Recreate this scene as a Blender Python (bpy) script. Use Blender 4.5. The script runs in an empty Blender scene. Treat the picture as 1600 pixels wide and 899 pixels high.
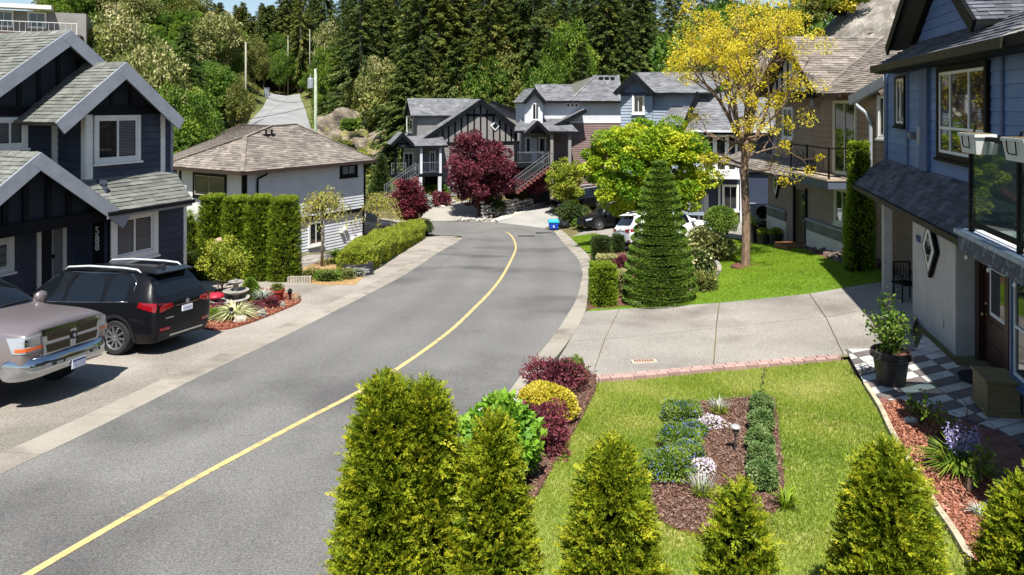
import bpy, bmesh, math, random
import numpy as np
from mathutils import Vector, Matrix
random.seed(7); RNG = np.random.default_rng(11)
S = bpy.context.scene; COL = S.collection
R = math.radians
# ---------------------------------------------------------------- camera, world, sun, exposure
F = 1120.0; CX = 800.0; HY = 165.0            # focal length, centre and horizon in photo pixels (1600 x 899)
cd = bpy.data.cameras.new('camera'); cam = bpy.data.objects.new('camera', cd); COL.objects.link(cam)
cam.location = (0, 0, 0); cam.rotation_euler = (R(90), 0, 0)
cd.sensor_width = 36; cd.lens = F / 1600 * 36; cd.shift_y = -(449.5 - HY) / 1600
cd.clip_start = .1; cd.clip_end = 3000
S.camera = cam
SUN = Vector((-.02, -.586, 1)).normalized()
W = bpy.data.worlds.new('World'); S.world = W; W.use_nodes = True
wn = W.node_tree; wn.nodes.clear()
sky = wn.nodes.new('ShaderNodeTexSky'); sky.sky_type = 'NISHITA'; sky.sun_disc = False
sky.sun_elevation = math.asin(SUN.z); sky.sun_rotation = math.atan2(SUN.x, SUN.y) % (2*math.pi)
sky.air_density = 1.1; sky.dust_density = .4; sky.ozone_density = 1.5
bg = wn.nodes.new('ShaderNodeBackground'); bg.inputs[1].default_value = .068
wo = wn.nodes.new('ShaderNodeOutputWorld')
wn.links.new(sky.outputs[0], bg.inputs[0]); wn.links.new(bg.outputs[0], wo.inputs[0])
sl = bpy.data.lights.new('sun', 'SUN'); sl.energy = 4.8; sl.angle = R(.53); sl.color = (1, .955, .88)
so = bpy.data.objects.new('sun', sl); COL.objects.link(so); so.rotation_euler = SUN.to_track_quat('Z', 'Y').to_euler()
so.location = SUN*50
S.view_settings.view_transform = 'Standard'; S.view_settings.look = 'None'
S.view_settings.exposure = 1.0; S.view_settings.gamma = 1; S.view_settings.use_curve_mapping = False
S.render.engine = 'CYCLES'; S.render.filter_size = 1.05; S.cycles.use_denoising = True
S.cycles.max_bounces = 6; S.cycles.diffuse_bounces = 3; S.cycles.glossy_bounces = 3; S.cycles.transmission_bounces = 4
S.cycles.transparent_max_bounces = 6; S.cycles.caustics_reflective = False; S.cycles.caustics_refractive = False
# ---------------------------------------------------------------- helpers
def rgb(h):
    h = h.lstrip('#'); c = [int(h[i:i+2], 16)/255 for i in (0, 2, 4)]
    return tuple(x/12.92 if x <= .04045 else ((x+.055)/1.055)**2.4 for x in c)
def V(*a): return Vector(a)
def sc(c, k): return tuple(x*k for x in c)
_M = {}
def mat(name, c1, c2=None, rough=.8, scale=4, island=0.0, bump=0.0, bscale=60, metal=0, spec=.4, fine=0.0, fscale=200, coat=0, c3=None, s3=1.0, stretch=None, lo=.35, hi=.65):
    """principled material: two colours mixed by noise, per-piece value variation, fine grain, relief"""
    if name in _M: return _M[name]
    m = bpy.data.materials.new(name); m.use_nodes = True; nt = m.node_tree; N = nt.nodes; L = nt.links
    b = N['Principled BSDF']; b.inputs['Roughness'].default_value = rough; b.inputs['Metallic'].default_value = metal
    b.inputs['Specular IOR Level'].default_value = spec; b.inputs['Coat Weight'].default_value = coat
    b.inputs['Coat Roughness'].default_value = .03
    tc = N.new('ShaderNodeTexCoord'); co = tc.outputs['Object']
    if stretch:
        mp = N.new('ShaderNodeMapping'); mp.inputs['Scale'].default_value = stretch; L.new(co, mp.inputs[0]); co = mp.outputs[0]
    def noise(s, d=4):
        n = N.new('ShaderNodeTexNoise'); n.inputs['Scale'].default_value = s; n.inputs['Detail'].default_value = d; L.new(co, n.inputs['Vector']); return n.outputs[0]
    def mix(f, a, bb, t='MIX'):
        x = N.new('ShaderNodeMix'); x.data_type = 'RGBA'; x.blend_type = t
        for i, v in ((0, f), (6, a), (7, bb)):
            if hasattr(v, 'links'): L.new(v, x.inputs[i])
            else: x.inputs[i].default_value = v if i == 0 else (*v[:3], 1)
        return x.outputs[2]
    def rng(v, a, bb, c, d):
        x = N.new('ShaderNodeMapRange'); L.new(v, x.inputs[0])
        for i, q in enumerate((a, bb, c, d)): x.inputs[i+1].default_value = q
        return x.outputs[0]
    col = None
    if c2: col = mix(rng(noise(scale), lo, hi, 0, 1), c1, c2)
    if c3: col = mix(rng(noise(s3, 6), .52, .7, 0, 1), col if col else c1, c3)
    if fine:
        g = rng(noise(fscale, 2), .25, .75, 1-fine, 1+fine); x = mix(1.0, col if col else c1, (1, 1, 1), 'MULTIPLY')
        L.new(g, x.node.inputs[7]); col = x
    if island:
        ge = N.new('ShaderNodeNewGeometry'); oi = N.new('ShaderNodeObjectInfo')
        ad = N.new('ShaderNodeMath'); ad.operation = 'ADD'; L.new(ge.outputs['Random Per Island'], ad.inputs[0]); L.new(oi.outputs['Random'], ad.inputs[1])
        fr = N.new('ShaderNodeMath'); fr.operation = 'FRACT'; L.new(ad.outputs[0], fr.inputs[0])
        g = rng(fr.outputs[0], 0, 1, 1-island, 1+island); x = mix(1.0, col if col else c1, (1, 1, 1), 'MULTIPLY')
        L.new(g, x.node.inputs[7]); col = x
    if col: L.new(col, b.inputs['Base Color'])
    else: b.inputs['Base Color'].default_value = (*c1, 1)
    if bump:
        bp = N.new('ShaderNodeBump'); bp.inputs['Strength'].default_value = bump; bp.inputs['Distance'].default_value = .02
        L.new(noise(bscale, 3), bp.inputs['Height']); L.new(bp.outputs[0], b.inputs['Normal'])
    _M[name] = m; return m
def leafmat(name, a, b, c=None, trans=.3, rough=.5):
    """leaf: colour runs a to b with the per-leaf attribute 'tint', some light comes through"""
    if name in _M: return _M[name]
    m = bpy.data.materials.new(name); m.use_nodes = True; nt = m.node_tree; N = nt.nodes; L = nt.links
    p = N['Principled BSDF']; p.inputs['Roughness'].default_value = rough; p.inputs['Specular IOR Level'].default_value = .25
    at = N.new('ShaderNodeAttribute'); at.attribute_name = 'tint'
    cr = N.new('ShaderNodeValToRGB'); e = cr.color_ramp.elements
    e[0].color = (*a, 1); e[1].color = (*b, 1)
    if c: n = e.new(.5); n.color = (*b, 1); e[-1].color = (*c, 1)
    L.new(at.outputs['Fac'], cr.inputs[0]); L.new(cr.outputs[0], p.inputs['Base Color'])
    t = N.new('ShaderNodeBsdfTranslucent'); L.new(cr.outputs[0], t.inputs[0])
    mx = N.new('ShaderNodeMixShader'); mx.inputs[0].default_value = trans
    L.new(p.outputs[0], mx.inputs[1]); L.new(t.outputs[0], mx.inputs[2]); L.new(mx.outputs[0], N['Material Output'].inputs[0])
    _M[name] = m; return m
ORG = {}
def org(o): return ORG.get(o.name, Vector((0, 0, 0))) if o else Vector((0, 0, 0))
def tag(o, label=None, cat=None, group=None, kind=None):
    for k, v in (('label', label), ('category', cat), ('group', group), ('kind', kind)):
        if v: o[k] = v
    return o
def thing(name, label, cat, loc, group=None):
    o = bpy.data.objects.new(name, None); COL.objects.link(o); o.location = loc; o.empty_display_size = .3
    ORG[o.name] = Vector(loc); return tag(o, label, cat, group)
def link(name, me, parent=None, loc=None):
    o = bpy.data.objects.new(name, me); COL.objects.link(o); o.parent = parent
    if parent: ORG[o.name] = org(parent)
    if loc is not None: o.location = loc
    return o
def copy_tree(o, loc=None, rz=None, parent=None):
    c = o.copy(); COL.objects.link(c); c.parent = parent
    if loc is not None: c.location = loc
    if rz is not None: c.rotation_euler = (0, 0, rz)
    for ch in o.children: copy_tree(ch, parent=c)
    return c
class MB:
    def __init__(s): s.v = []; s.f = []; s.m = []
    def add(s, vs, fs, m=0):
        k = len(s.v); s.v += [tuple(p) for p in vs]; s.f += [tuple(i+k for i in f) for f in fs]; s.m += [m]*len(fs); return s
    def hexa(s, p, m=0):   # bottom 4 then top 4
        return s.add(p, [(3,2,1,0),(4,5,6,7),(0,1,5,4),(1,2,6,5),(2,3,7,6),(3,0,4,7)], m)
    def box(s, x0, x1, y0, y1, z0, z1, m=0, f=None):
        p = [(x0,y0,z0),(x1,y0,z0),(x1,y1,z0),(x0,y1,z0),(x0,y0,z1),(x1,y0,z1),(x1,y1,z1),(x0,y1,z1)]
        return s.hexa([f(*q) for q in p] if f else p, m)
    def cbox(s, c, sx, sy, sz, rz=0, m=0, b=0):
        q = Matrix.Rotation(rz, 3, 'Z'); c = Vector(c)
        p = [c+q@Vector((i*sx/2, j*sy/2, k*sz/2)) for k in (-1, 1) for i, j in ((-1,-1),(1,-1),(1,1),(-1,1))]
        return s.hexa(p, m)
    def prism(s, poly, vec, m=0):
        poly = [Vector(p) for p in poly]; vec = Vector(vec); n = len(poly)
        nn = Vector((0, 0, 0))
        for i in range(n): nn += (poly[i]).cross(poly[(i+1) % n])
        if nn.dot(vec) < 0: poly.reverse()
        vs = poly+[p+vec for p in poly]
        fs = [tuple(range(n))[::-1], tuple(range(n, 2*n))]+[(i, (i+1) % n, (i+1) % n+n, i+n) for i in range(n)]
        return s.add(vs, fs, m)
    def beam(s, p, q, w, h, side=None, m=0, top=0):
        """bar from p to q, w wide along side, from top down by h"""
        p = Vector(p); q = Vector(q); d = (q-p).normalized()
        sd = Vector(side).normalized() if side is not None else d.cross(Vector((0,0,1))).normalized()
        up = sd.cross(d).normalized()
        if up.z < 0: up = -up
        a = [(-w/2, top-h), (w/2, top-h), (w/2, top), (-w/2, top)]
        ps = [p+sd*x+up*y for x, y in a]+[q+sd*x+up*y for x, y in a]
        return s.hexa(ps, m)
    def tube(s, pts, r, n=8, m=0, cap=True):
        pts = [Vector(p) for p in pts]; rs = r if isinstance(r, (list, tuple)) else [r]*len(pts)
        vs = []; ref = None
        for i, p in enumerate(pts):
            d = (pts[min(i+1, len(pts)-1)]-pts[max(i-1, 0)]).normalized()
            if ref is None or abs(ref.dot(d)) > .95: ref = Vector((1,0,0)) if abs(d.x) < .8 else Vector((0,1,0))
            a = d.cross(ref).normalized(); b = d.cross(a); ref = a.cross(d)
            vs += [p+(a*math.cos(t)+b*math.sin(t))*rs[i] for t in [2*math.pi*j/n for j in range(n)]]
        fs = [(i*n+j, (i+1)*n+j, (i+1)*n+(j+1) % n, i*n+(j+1) % n) for i in range(len(pts)-1) for j in range(n)]
        if cap: fs += [tuple(range(n)), tuple(range((len(pts)-1)*n, len(pts)*n))[::-1]]
        return s.add(vs, fs, m)
    def lathe(s, c, prof, n=20, m=0, axis=None, sx=1, sy=1, jit=0):
        """profile of (radius, height) about the vertical (or axis)"""
        c = Vector(c); A = Vector(axis).normalized() if axis is not None else Vector((0,0,1))
        q = A.to_track_quat('Z', 'Y').to_matrix() if axis is not None else Matrix.Identity(3)
        vs = []
        for r, z in prof: vs += [c+q@Vector((r*sx*math.cos(2*math.pi*j/n), r*sy*math.sin(2*math.pi*j/n), z)) for j in range(n)]
        k = len(prof); fs = [(i*n+j, i*n+(j+1) % n, (i+1)*n+(j+1) % n, (i+1)*n+j) for i in range(k-1) for j in range(n)]
        fs += [tuple(range(n))[::-1], tuple(range((k-1)*n, k*n))]
        return s.add(vs, fs, m)
    def build(s, name, mats, parent=None, smooth=False, kind=None, angle=None):
        me = bpy.data.meshes.new(name); o0 = org(parent)
        me.from_pydata([(x-o0.x, y-o0.y, z-o0.z) for x, y, z in s.v], [], s.f)
        for m in (mats if isinstance(mats, (list, tuple)) else [mats]): me.materials.append(m)
        if any(s.m): me.polygons.foreach_set('material_index', s.m)
        if smooth:
            me.polygons.foreach_set('use_smooth', [True]*len(me.polygons))
            if angle: me.set_sharp_from_angle(angle=angle)
        me.update(); o = link(name, me, parent)
        if kind: o['kind'] = kind
        return o
def fixn(o):
    bm = bmesh.new(); bm.from_mesh(o.data); bmesh.ops.recalc_face_normals(bm, faces=bm.faces); bm.to_mesh(o.data); bm.free(); return o
def bevel(o, w=.02, seg=2):
    m = o.modifiers.new('bevel', 'BEVEL'); m.width = w; m.segments = seg; m.limit_method = 'ANGLE'; m.angle_limit = R(35); return o
def npmesh(name, verts, quads, m, parent=None, tint=None, smooth=False, kind=None, n=4):
    """fast mesh from numpy arrays (world coordinates)"""
    me = bpy.data.meshes.new(name); v = np.asarray(verts, dtype=np.float32)-np.array(org(parent), dtype=np.float32); q = np.asarray(quads, dtype=np.int32)
    me.vertices.add(len(v)); me.vertices.foreach_set('co', v.ravel())
    me.loops.add(q.size); me.loops.foreach_set('vertex_index', q.ravel())
    me.polygons.add(len(q)); me.polygons.foreach_set('loop_start', np.arange(len(q), dtype=np.int32)*n)
    if tint is not None:
        a = me.attributes.new('tint', 'FLOAT', 'FACE'); a.data.foreach_set('value', np.asarray(tint, dtype=np.float32))
    if smooth: me.polygons.foreach_set('use_smooth', np.ones(len(q), dtype=bool))
    me.update(calc_edges=True); me.materials.append(m); o = link(name, me, parent)
    if kind: o['kind'] = kind
    return o
def unit(a): return a/np.maximum(np.linalg.norm(a, axis=1, keepdims=True), 1e-9)
def leaves(name, P, D, L, Wd, m, parent=None, tint=None, rng=RNG, nrm=None, fold=.18, kind=None):
    """one rhombic folded leaf per point P, lying along D"""
    N = len(P); D = unit(D)
    nr = rng.normal(size=(N, 3)) if nrm is None else nrm+rng.normal(size=(N, 3))*.35
    s = unit(np.cross(D, nr)); nn = np.cross(s, D)
    L = np.broadcast_to(L, N)[:, None]; Wd = np.broadcast_to(Wd, N)[:, None]
    v = np.stack([P, P+D*L*.45+s*Wd*.5+nn*Wd*fold, P+D*L, P+D*L*.45-s*Wd*.5+nn*Wd*fold], 1).reshape(-1, 3)
    if tint is None: tint = rng.random(N)
    return npmesh(name, v, np.arange(N*4).reshape(-1, 4), m, parent, tint, kind=kind)
def ball(n, rng=RNG): return unit(rng.normal(size=(n, 3)))
# ---------------------------------------------------------------- terrain
_PY = np.array([-60,-30,0,5.2,15.1,21,29.4,40,47,52,58,63,70,75,400.]); _PH = np.array([2.6,3.1,4.0,4.4,5.2,5.7,6.6,7.9,8.6,8.8,8.35,7.8,7.5,7.4,7.4])
def _base(Y): return sum(np.interp(Y+k, _PY, _PH) for k in (-3,-1.5,0,1.5,3))/5
def vnoise(X, Y, s, seed=0):
    x = X/s+seed*17.3; y = Y/s-seed*9.1
    return (np.sin(x*1.7+np.sin(y*1.3)*1.2)+np.sin(y*2.1+np.sin(x*1.9))+np.sin((x+y)*.9+2.0*np.sin(y*.7)))/3
def hill_road_x(Y): return np.interp(Y, [70, 85, 105, 125, 150], [-22., -28.5, -33.5, -39.6, -47])
def terr(X, Y):
    X = np.asarray(X, float); Y = np.asarray(Y, float)
    r = X-2.5; r = .5*(r+np.sqrt(r*r+2)); r = np.minimum(r, 26)
    z = -_base(Y)+np.interp(Y, [0, 8, 12, 22, 44, 62], [.05, .05, .06, .11, .11, .05])*r
    # the wooded hill behind, the hillside on the left, the rock bank on the right
    d = Y-np.interp(X, [-60, -20, 10, 30], [78, 80, 72, 60]); h = .42*np.where(d > 0, d*d/(d+14), 0)
    dl = np.maximum(0, -27-X)*np.clip((Y-36)/18, 0, 1); h += .42*np.where(dl > 0, dl*dl/(dl+7), 0)
    dr = np.maximum(0, X-26)*np.clip((Y-18)/14, 0, 1); h += .55*np.where(dr > 0, dr*dr/(dr+4), 0)
    h = 17*np.tanh(h/17)
    h = h+np.clip(h/3, 0, 1)*(vnoise(X, Y, 7, 1)*.9+vnoise(X, Y, 17, 2)*1.6)
    w = np.exp(-((X-hill_road_x(Y))/8)**2)*np.clip((Y-66)/14, 0, 1)*np.clip((160-Y)/25, 0, 1)
    zc = np.interp(Y, [60, 75, 85, 105, 125, 160], [-7.6, -5.6, -2.9, -.6, 1.5, 6])
    return (z+h)*(1-w)+zc*w
def _itp(x, xs, ys):
    if x <= xs[0]: return ys[0]
    for i in range(1, len(xs)):
        if x <= xs[i]: return ys[i-1]+(ys[i]-ys[i-1])*(x-xs[i-1])/(xs[i]-xs[i-1])
    return ys[-1]
_pyl, _phl = _PY.tolist(), _PH.tolist()
def tz(x, y):
    if y > 60 or x < -26 or x > 25: return float(terr(x, y))
    r = x-2.5; r = .5*(r+math.sqrt(r*r+2)); b = 0
    for k in (-3, -1.5, 0, 1.5, 3): b += _itp(y+k, _pyl, _phl)
    return -b/5+_itp(y, (0, 8, 12, 22, 44, 62), (.05, .05, .06, .11, .11, .05))*min(r, 26)
def G(px, py, lo=3.0, hi=260.0):
    """point of the terrain seen at a photo pixel"""
    a = (px-CX)/F; b = (HY-py)/F; t = lo
    while t < hi and b*t > tz(a*t, t): t *= 1.02
    l, h = t/1.02, t
    for _ in range(30):
        m = (l+h)/2
        if b*m > tz(a*m, m): l = m
        else: h = m
    return Vector((a*h, h, tz(a*h, h)))
def PX(px, py, Y): return Vector(((px-CX)/F*Y, Y, (HY-py)/F*Y))
def onG(x, y, dz=0): return Vector((x, y, tz(x, y)+dz))
def cr(pts, n=8, closed=False):
    """Catmull-Rom through 2-D or 3-D points"""
    P = [Vector(p) for p in pts]; out = []; k = len(P)
    for i in range(k if closed else k-1):
        p0 = P[(i-1) % k] if closed or i > 0 else P[0]*2-P[1]; p1 = P[i]; p2 = P[(i+1) % k]; p3 = P[(i+2) % k] if closed or i+2 < k else P[-1]*2-P[-2]
        for j in range(n):
            t = j/n; out.append(.5*((2*p1)+(p2-p0)*t+(2*p0-5*p1+4*p2-p3)*t*t+(3*p1-p0-3*p2+p3)*t**3))
    if not closed: out.append(P[-1])
    return out
def sheet(name, poly, off, m, res=1.0, parent=None, skirt=0.0, kind='structure'):
    """a piece of ground following the terrain, its outline given in plan"""
    bm = bmesh.new(); vs = [bm.verts.new((p[0], p[1], 0)) for p in poly]; bm.faces.new(vs)
    bmesh.ops.triangulate(bm, faces=bm.faces[:])
    xs = [p[0] for p in poly]; ys = [p[1] for p in poly]
    for ax, a, b in ((0, min(xs), max(xs)), (1, min(ys), max(ys))):
        k = math.ceil(a/res)*res
        while k < b:
            co = [0, 0, 0]; no = [0, 0, 0]; co[ax] = k; no[ax] = 1
            bmesh.ops.bisect_plane(bm, geom=bm.verts[:]+bm.edges[:]+bm.faces[:], plane_co=co, plane_no=no); k += res
    z = terr([v.co.x for v in bm.verts], [v.co.y for v in bm.verts])
    for v, q in zip(bm.verts, z): v.co.z = q+off
    if skirt:
        be = [e for e in bm.edges if e.is_boundary]; r = bmesh.ops.extrude_edge_only(bm, edges=be)
        for g in r['geom']:
            if isinstance(g, bmesh.types.BMVert): g.co.z -= skirt
    bmesh.ops.recalc_face_normals(bm, faces=bm.faces[:])
    if sum(f.normal.z*f.calc_area() for f in bm.faces) < 0: bmesh.ops.reverse_faces(bm, faces=bm.faces[:])
    o0 = org(parent)
    for v in bm.verts: v.co -= o0
    me = bpy.data.meshes.new(name); bm.to_mesh(me); bm.free(); me.materials.append(m); o = link(name, me, parent)
    if kind and not parent: o['kind'] = kind
    return o
def inside(poly, X, Y):
    c = np.zeros(len(X), bool); n = len(poly)
    for i in range(n):
        x1, y1 = poly[i][0], poly[i][1]; x2, y2 = poly[(i+1) % n][0], poly[(i+1) % n][1]
        if y1 == y2: continue
        k = ((y1 > Y) != (y2 > Y)) & (X < (x2-x1)*(Y-y1)/(y2-y1)+x1); c ^= k
    return c
def scatter(poly, n, rng=RNG):
    xs = [p[0] for p in poly]; ys = [p[1] for p in poly]; o = []; k = 0
    while k < n:
        X = rng.uniform(min(xs), max(xs), n*2); Y = rng.uniform(min(ys), max(ys), n*2); i = inside(poly, X, Y)
        o.append(np.stack([X[i], Y[i]], 1)); k += i.sum()
        if i.sum() == 0: break
    p = np.concatenate(o)[:n]; return np.column_stack([p, terr(p[:, 0], p[:, 1])])
# ---------------------------------------------------------------- building helpers
class Fr:
    """a wall: a runs along it, d out of it, z is world height"""
    def __init__(s, O, u): s.O = Vector((O[0], O[1], 0)); s.u = Vector((u[0], u[1], 0)).normalized(); s.n = Vector((s.u.y, -s.u.x, 0))
    def P(s, a, d, z): return s.O+s.u*a+s.n*d+Vector((0, 0, z))
    def at(s, px, py, d=0):
        r = Vector(((px-CX)/F, 1, 0)); o = s.O+s.n*d
        t = o.dot(s.n)/r.dot(s.n); p = r*t-o
        return p.dot(s.u), (HY-py)/F*t
    def a(s, px, d=0): return s.at(px, HY, d)[0]
    def side(s, a, d, sign): # the wall that turns back at a; sign -1 faces -u, +1 faces +u
        return Fr(s.P(a, d, 0), s.n if sign < 0 else -s.n)
def clip(poly, f):
    out = []
    for i in range(len(poly)):
        p, q = poly[i], poly[(i+1) % len(poly)]; a, b = f(p), f(q)
        if a >= 0: out.append(p)
        if (a > 0 > b) or (a < 0 < b): t = a/(a-b); out.append(tuple(x+(y-x)*t for x, y in zip(p, q)))
    return out
def cliprect(poly, x0, x1, y0, y1):
    for f in (lambda p: p[0]-x0, lambda p: x1-p[0], lambda p: p[1]-y0, lambda p: y1-p[1]):
        poly = clip(poly, f)
        if len(poly) < 3: return []
    return poly
def wall(fr, poly, m, parent, d=0, t=.16, name='wall'):
    return MB().prism([fr.P(a, d-t, z) for a, z in poly], fr.n*t).build(name, m, parent)
def siding(fr, poly, m, parent, d=0, h=.17, joined=False, name='siding_board', kmax=999, lap=.03):
    """lap boards over a convex wall polygon, each a part (or one mesh where too far to tell apart)"""
    zs = [p[1] for p in poly]; z = min(zs); mb = MB(); k = 0
    while z < max(zs)-.01:
        c = cliprect(list(poly), -1e3, 1e3, z+(.012 if not joined else .004), min(z+h, max(zs)))
        if len(c) >= 3:
            z1 = z+h; n = len(c)
            if not joined: mb = MB()
            bot = [fr.P(a, d, q) for a, q in c]; top = [fr.P(a, d+.004+lap*max(0, (z1-q)/h), q) for a, q in c]
            mb.add(bot+top, [tuple(range(n))[::-1], tuple(range(n, 2*n))]+[(i, (i+1) % n, (i+1) % n+n, i+n) for i in range(n)])
            if not joined: fixn(mb.build(name, m, parent))
        z += h; k += 1
    if joined: fixn(mb.build('siding', m, parent, kind='stuff'))
def bx(fr, a0, a1, z0, z1, d0, d1, name, m, parent, bev=0):
    o = MB().box(a0, a1, d0, d1, z0, z1, f=lambda a, d, z: fr.P(a, d, z)).build(name, m, parent); fixn(o)
    return bevel(o, bev) if bev else o
def window(fr, a0, a1, z0, z1, parent, d=.03, mul=(), tra=(), trim=.1, tm=None, sm=None, glass=None, sill=True, blind=None, proud=.05, sash=.045, sw=.08):
    """casing (part) with sash, panes, sill and blind as its own pieces"""
    f = lambda a, dd, z: fr.P(a, dd, z)
    mb = MB(); e = .002
    mb.box(a0-trim, a0, d-.05, d+proud, z0-trim, z1+trim, f=f); mb.box(a1, a1+trim, d-.05, d+proud, z0-trim, z1+trim, f=f)
    mb.box(a0, a1, d-.05, d+proud-e, z1, z1+trim, f=f); mb.box(a0, a1, d-.05, d+proud-e, z0-trim, z0, f=f)
    w = fixn(mb.build('window', tm or M_WHITE, parent))
    s = MB(); q = sash
    s.box(a0, a0+q, d-.04, d+.026, z0, z1, f=f); s.box(a1-q, a1, d-.04, d+.026, z0, z1, f=f)
    s.box(a0+q, a1-q, d-.04, d+.024, z1-q, z1, f=f); s.box(a0+q, a1-q, d-.04, d+.024, z0, z0+q, f=f)
    xs = [a0+q]+sorted(a0+(a1-a0)*t for t in mul)+[a1-q]; ys = [z0+q]+sorted(z0+(z1-z0)*t for t in tra)+[z1-q]
    for x in xs[1:-1]: s.box(x-q*.45, x+q*.45, d-.04, d+.028, z0+q, z1-q, f=f)
    for y in ys[1:-1]: s.box(a0+q, a1-q, d-.04, d+.021, y-q*.45, y+q*.45, f=f)
    fixn(s.build('sash', sm or M_WHITE, w))
    for i in range(len(xs)-1):
        for j in range(len(ys)-1):
            x0, x1, y0, y1 = xs[i], xs[i+1], ys[j], ys[j+1]
            MB().box(x0, x1, d-.02, d+.004, y0, y1, f=f).build('pane', glass or M_GLASS, w)
            if blind and (blind is True or i in blind):
                b = MB(); z = y0+.03
                while z < y1-.02: b.box(x0+.03, x1-.03, d+.005, d+.009, z, z+.028, f=f); z += .042
                b.build('blind', M_BLIND, w)
    if sill: fixn(MB().box(a0-trim-sw*.5, a1+trim+sw*.5, d-.05, d+proud+.04, z0-trim-.06, z0-trim-e, f=f).build('sill', tm or M_WHITE, w))
    return w
def roofplane(poly, m, parent, th=.09, expo=.15, tab=.32, nparts=0, sm=None, rng=random):
    """sloping slab; poly starts with its eave, left to right seen from outside; shingles are laid in courses on it"""
    P = [Vector(p) for p in poly]; s = (P[1]-P[0]).normalized()
    nn = Vector((0, 0, 0))
    for i in range(len(P)): nn += (P[i]-P[0]).cross(P[(i+1) % len(P)]-P[0])
    nn.normalize()
    if nn.z < 0: nn = -nn
    t = nn.cross(s).normalized()
    if t.z < 0: t = -t
    r = MB().prism([p-nn*(th+.02) for p in P], nn*th).build('roof', m, parent)
    q = [((p-P[0]).dot(s), (p-P[0]).dot(t)) for p in P]
    smin, smax = min(x for x, _ in q), max(x for x, _ in q); tmax = max(y for _, y in q)
    items = []; y = 0; k = 0
    while y < tmax-.02:
        x = smin-rng.random()*tab
        while x < smax:
            w = tab*(.7+.6*rng.random())
            c = cliprect(q, x+.003, x+w-.003, max(y, .001), y+expo)
            if len(c) >= 3:
                hh = .016+.018*rng.random(); k = len(c)
                b = [P[0]+s*a+t*bq-nn*.02 for a, bq in c]; tp = [P[0]+s*a+t*bq+nn*(hh*(1-.75*(bq-y)/expo)-.004) for a, bq in c]
                ce = sum(b, Vector())/k
                items.append((ce.length, b+tp, [tuple(range(k, 2*k))]+[(i, (i+1) % k, (i+1) % k+k, i+k) for i in range(k)]))
            x += w
        y += expo
    items.sort(key=lambda i: i[0])
    for d, v, f in items[:nparts]: fixn_up(MB().add(v, f).build('shingle', sm, r), nn)
    rest = MB()
    for d, v, f in items[nparts:]: rest.add(v, f)
    if rest.v:
        fixn_up(rest.build('shingles', sm, r, kind='stuff'), nn)
    return r
def fixn_up(o, nn):
    me = o.data
    if me.polygons and me.polygons[0].normal.dot(nn) < 0: me.flip_normals()
    return o
def bar(p, q, w, h, name, m, parent, side=None, top=0): return fixn(MB().beam(p, q, w, h, side, 0, top).build(name, m, parent))
def text(s, size, fr, a, z, d, m, parent=None, name='house_number', depth=.02):
    cu = bpy.data.curves.new(name, 'FONT'); cu.body = s; cu.size = size; cu.extrude = depth; cu.align_x = 'CENTER'
    o = bpy.data.objects.new(name, cu); COL.objects.link(o); dg = bpy.context.evaluated_depsgraph_get()
    me = bpy.data.meshes.new_from_object(o.evaluated_get(dg)); bpy.data.objects.remove(o)
    q = Matrix((fr.u, Vector((0,0,1)), fr.n)).transposed().to_4x4(); q.translation = fr.P(a, d, z)-org(parent); me.transform(q)
    me.materials.clear(); me.materials.append(m); return link(name, me, parent)
# ---------------------------------------------------------------- materials
M_WHITE = mat('white_paint', rgb('dcdcd8'), rgb('cfcfcc'), rough=.5, scale=3)
M_GLASS = mat('window_glass', (.012,.016,.02), rough=.03, spec=.9)
M_BLIND = mat('blind', rgb('5d5f63'), rough=.6)
M_BLACK = mat('black_trim', rgb('0b0c0e'), rgb('101113'), rough=.55, scale=3, spec=.12)
M_ASPH = mat('asphalt', rgb('656462'), rgb('6e6d6a'), rough=.9, scale=.35, fine=.45, fscale=42, bump=.4, bscale=60, c3=rgb('525150'), s3=.3)
M_CONC = mat('concrete', rgb('8a837b'), rgb('9a938a'), rough=.9, scale=.5, fine=.4, fscale=34, bump=.3, bscale=60, c3=rgb('746f66'), s3=.35)
M_CONC2 = mat('aggregate', rgb('827d76'), rgb('938e86'), rough=.9, scale=.45, fine=.42, fscale=36, bump=.35, bscale=60, c3=rgb('6d6660'), s3=.5)
M_GUT = mat('kerb_concrete', rgb('888277'), rgb('979186'), rough=.9, scale=.8, fine=.2, fscale=60, bump=.25, bscale=60, c3=rgb('6f695f'), s3=1.1, island=.07)
M_YEL = mat('yellow_paint', rgb('c4ad74'), rgb('b5a06a'), rough=.8, scale=3, fine=.25, fscale=60, c3=rgb('7d7564'), s3=7)
M_SOIL = mat('soil', rgb('5a4a34'), rgb('6a6a3c'), rough=1, scale=.6, fine=.3, fscale=20)
M_HILL = mat('hill_ground', rgb('4a5426'), rgb('6d6a3a'), rough=1, scale=.12, fine=.3, fscale=6, c3=rgb('3a4a22'), s3=.06, bump=.6, bscale=2)
M_MULCH = mat('mulch', rgb('6b4636'), rgb('54372c'), rough=1, scale=9, fine=.4, fscale=60, bump=.8, bscale=45)
M_RMULCH = mat('red_mulch', rgb('8c4630'), rgb('6f3526'), rough=1, scale=9, fine=.4, fscale=60, bump=.8, bscale=45)
M_LAWN = mat('turf', rgb('6a7c2a'), rgb('87904a'), rough=1, scale=.8, fine=.3, fscale=30, c3=rgb('a89b62'), s3=.7)
M_LAWN2 = mat('turf_green', rgb('4f7420'), rgb('5f8426'), rough=1, scale=.8, fine=.3, fscale=30)
M_PINK = mat('pink_brick', rgb('a58a82'), rgb('957a72'), rough=.9, scale=6, fine=.2, fscale=60, island=.18, bump=.3)
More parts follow.
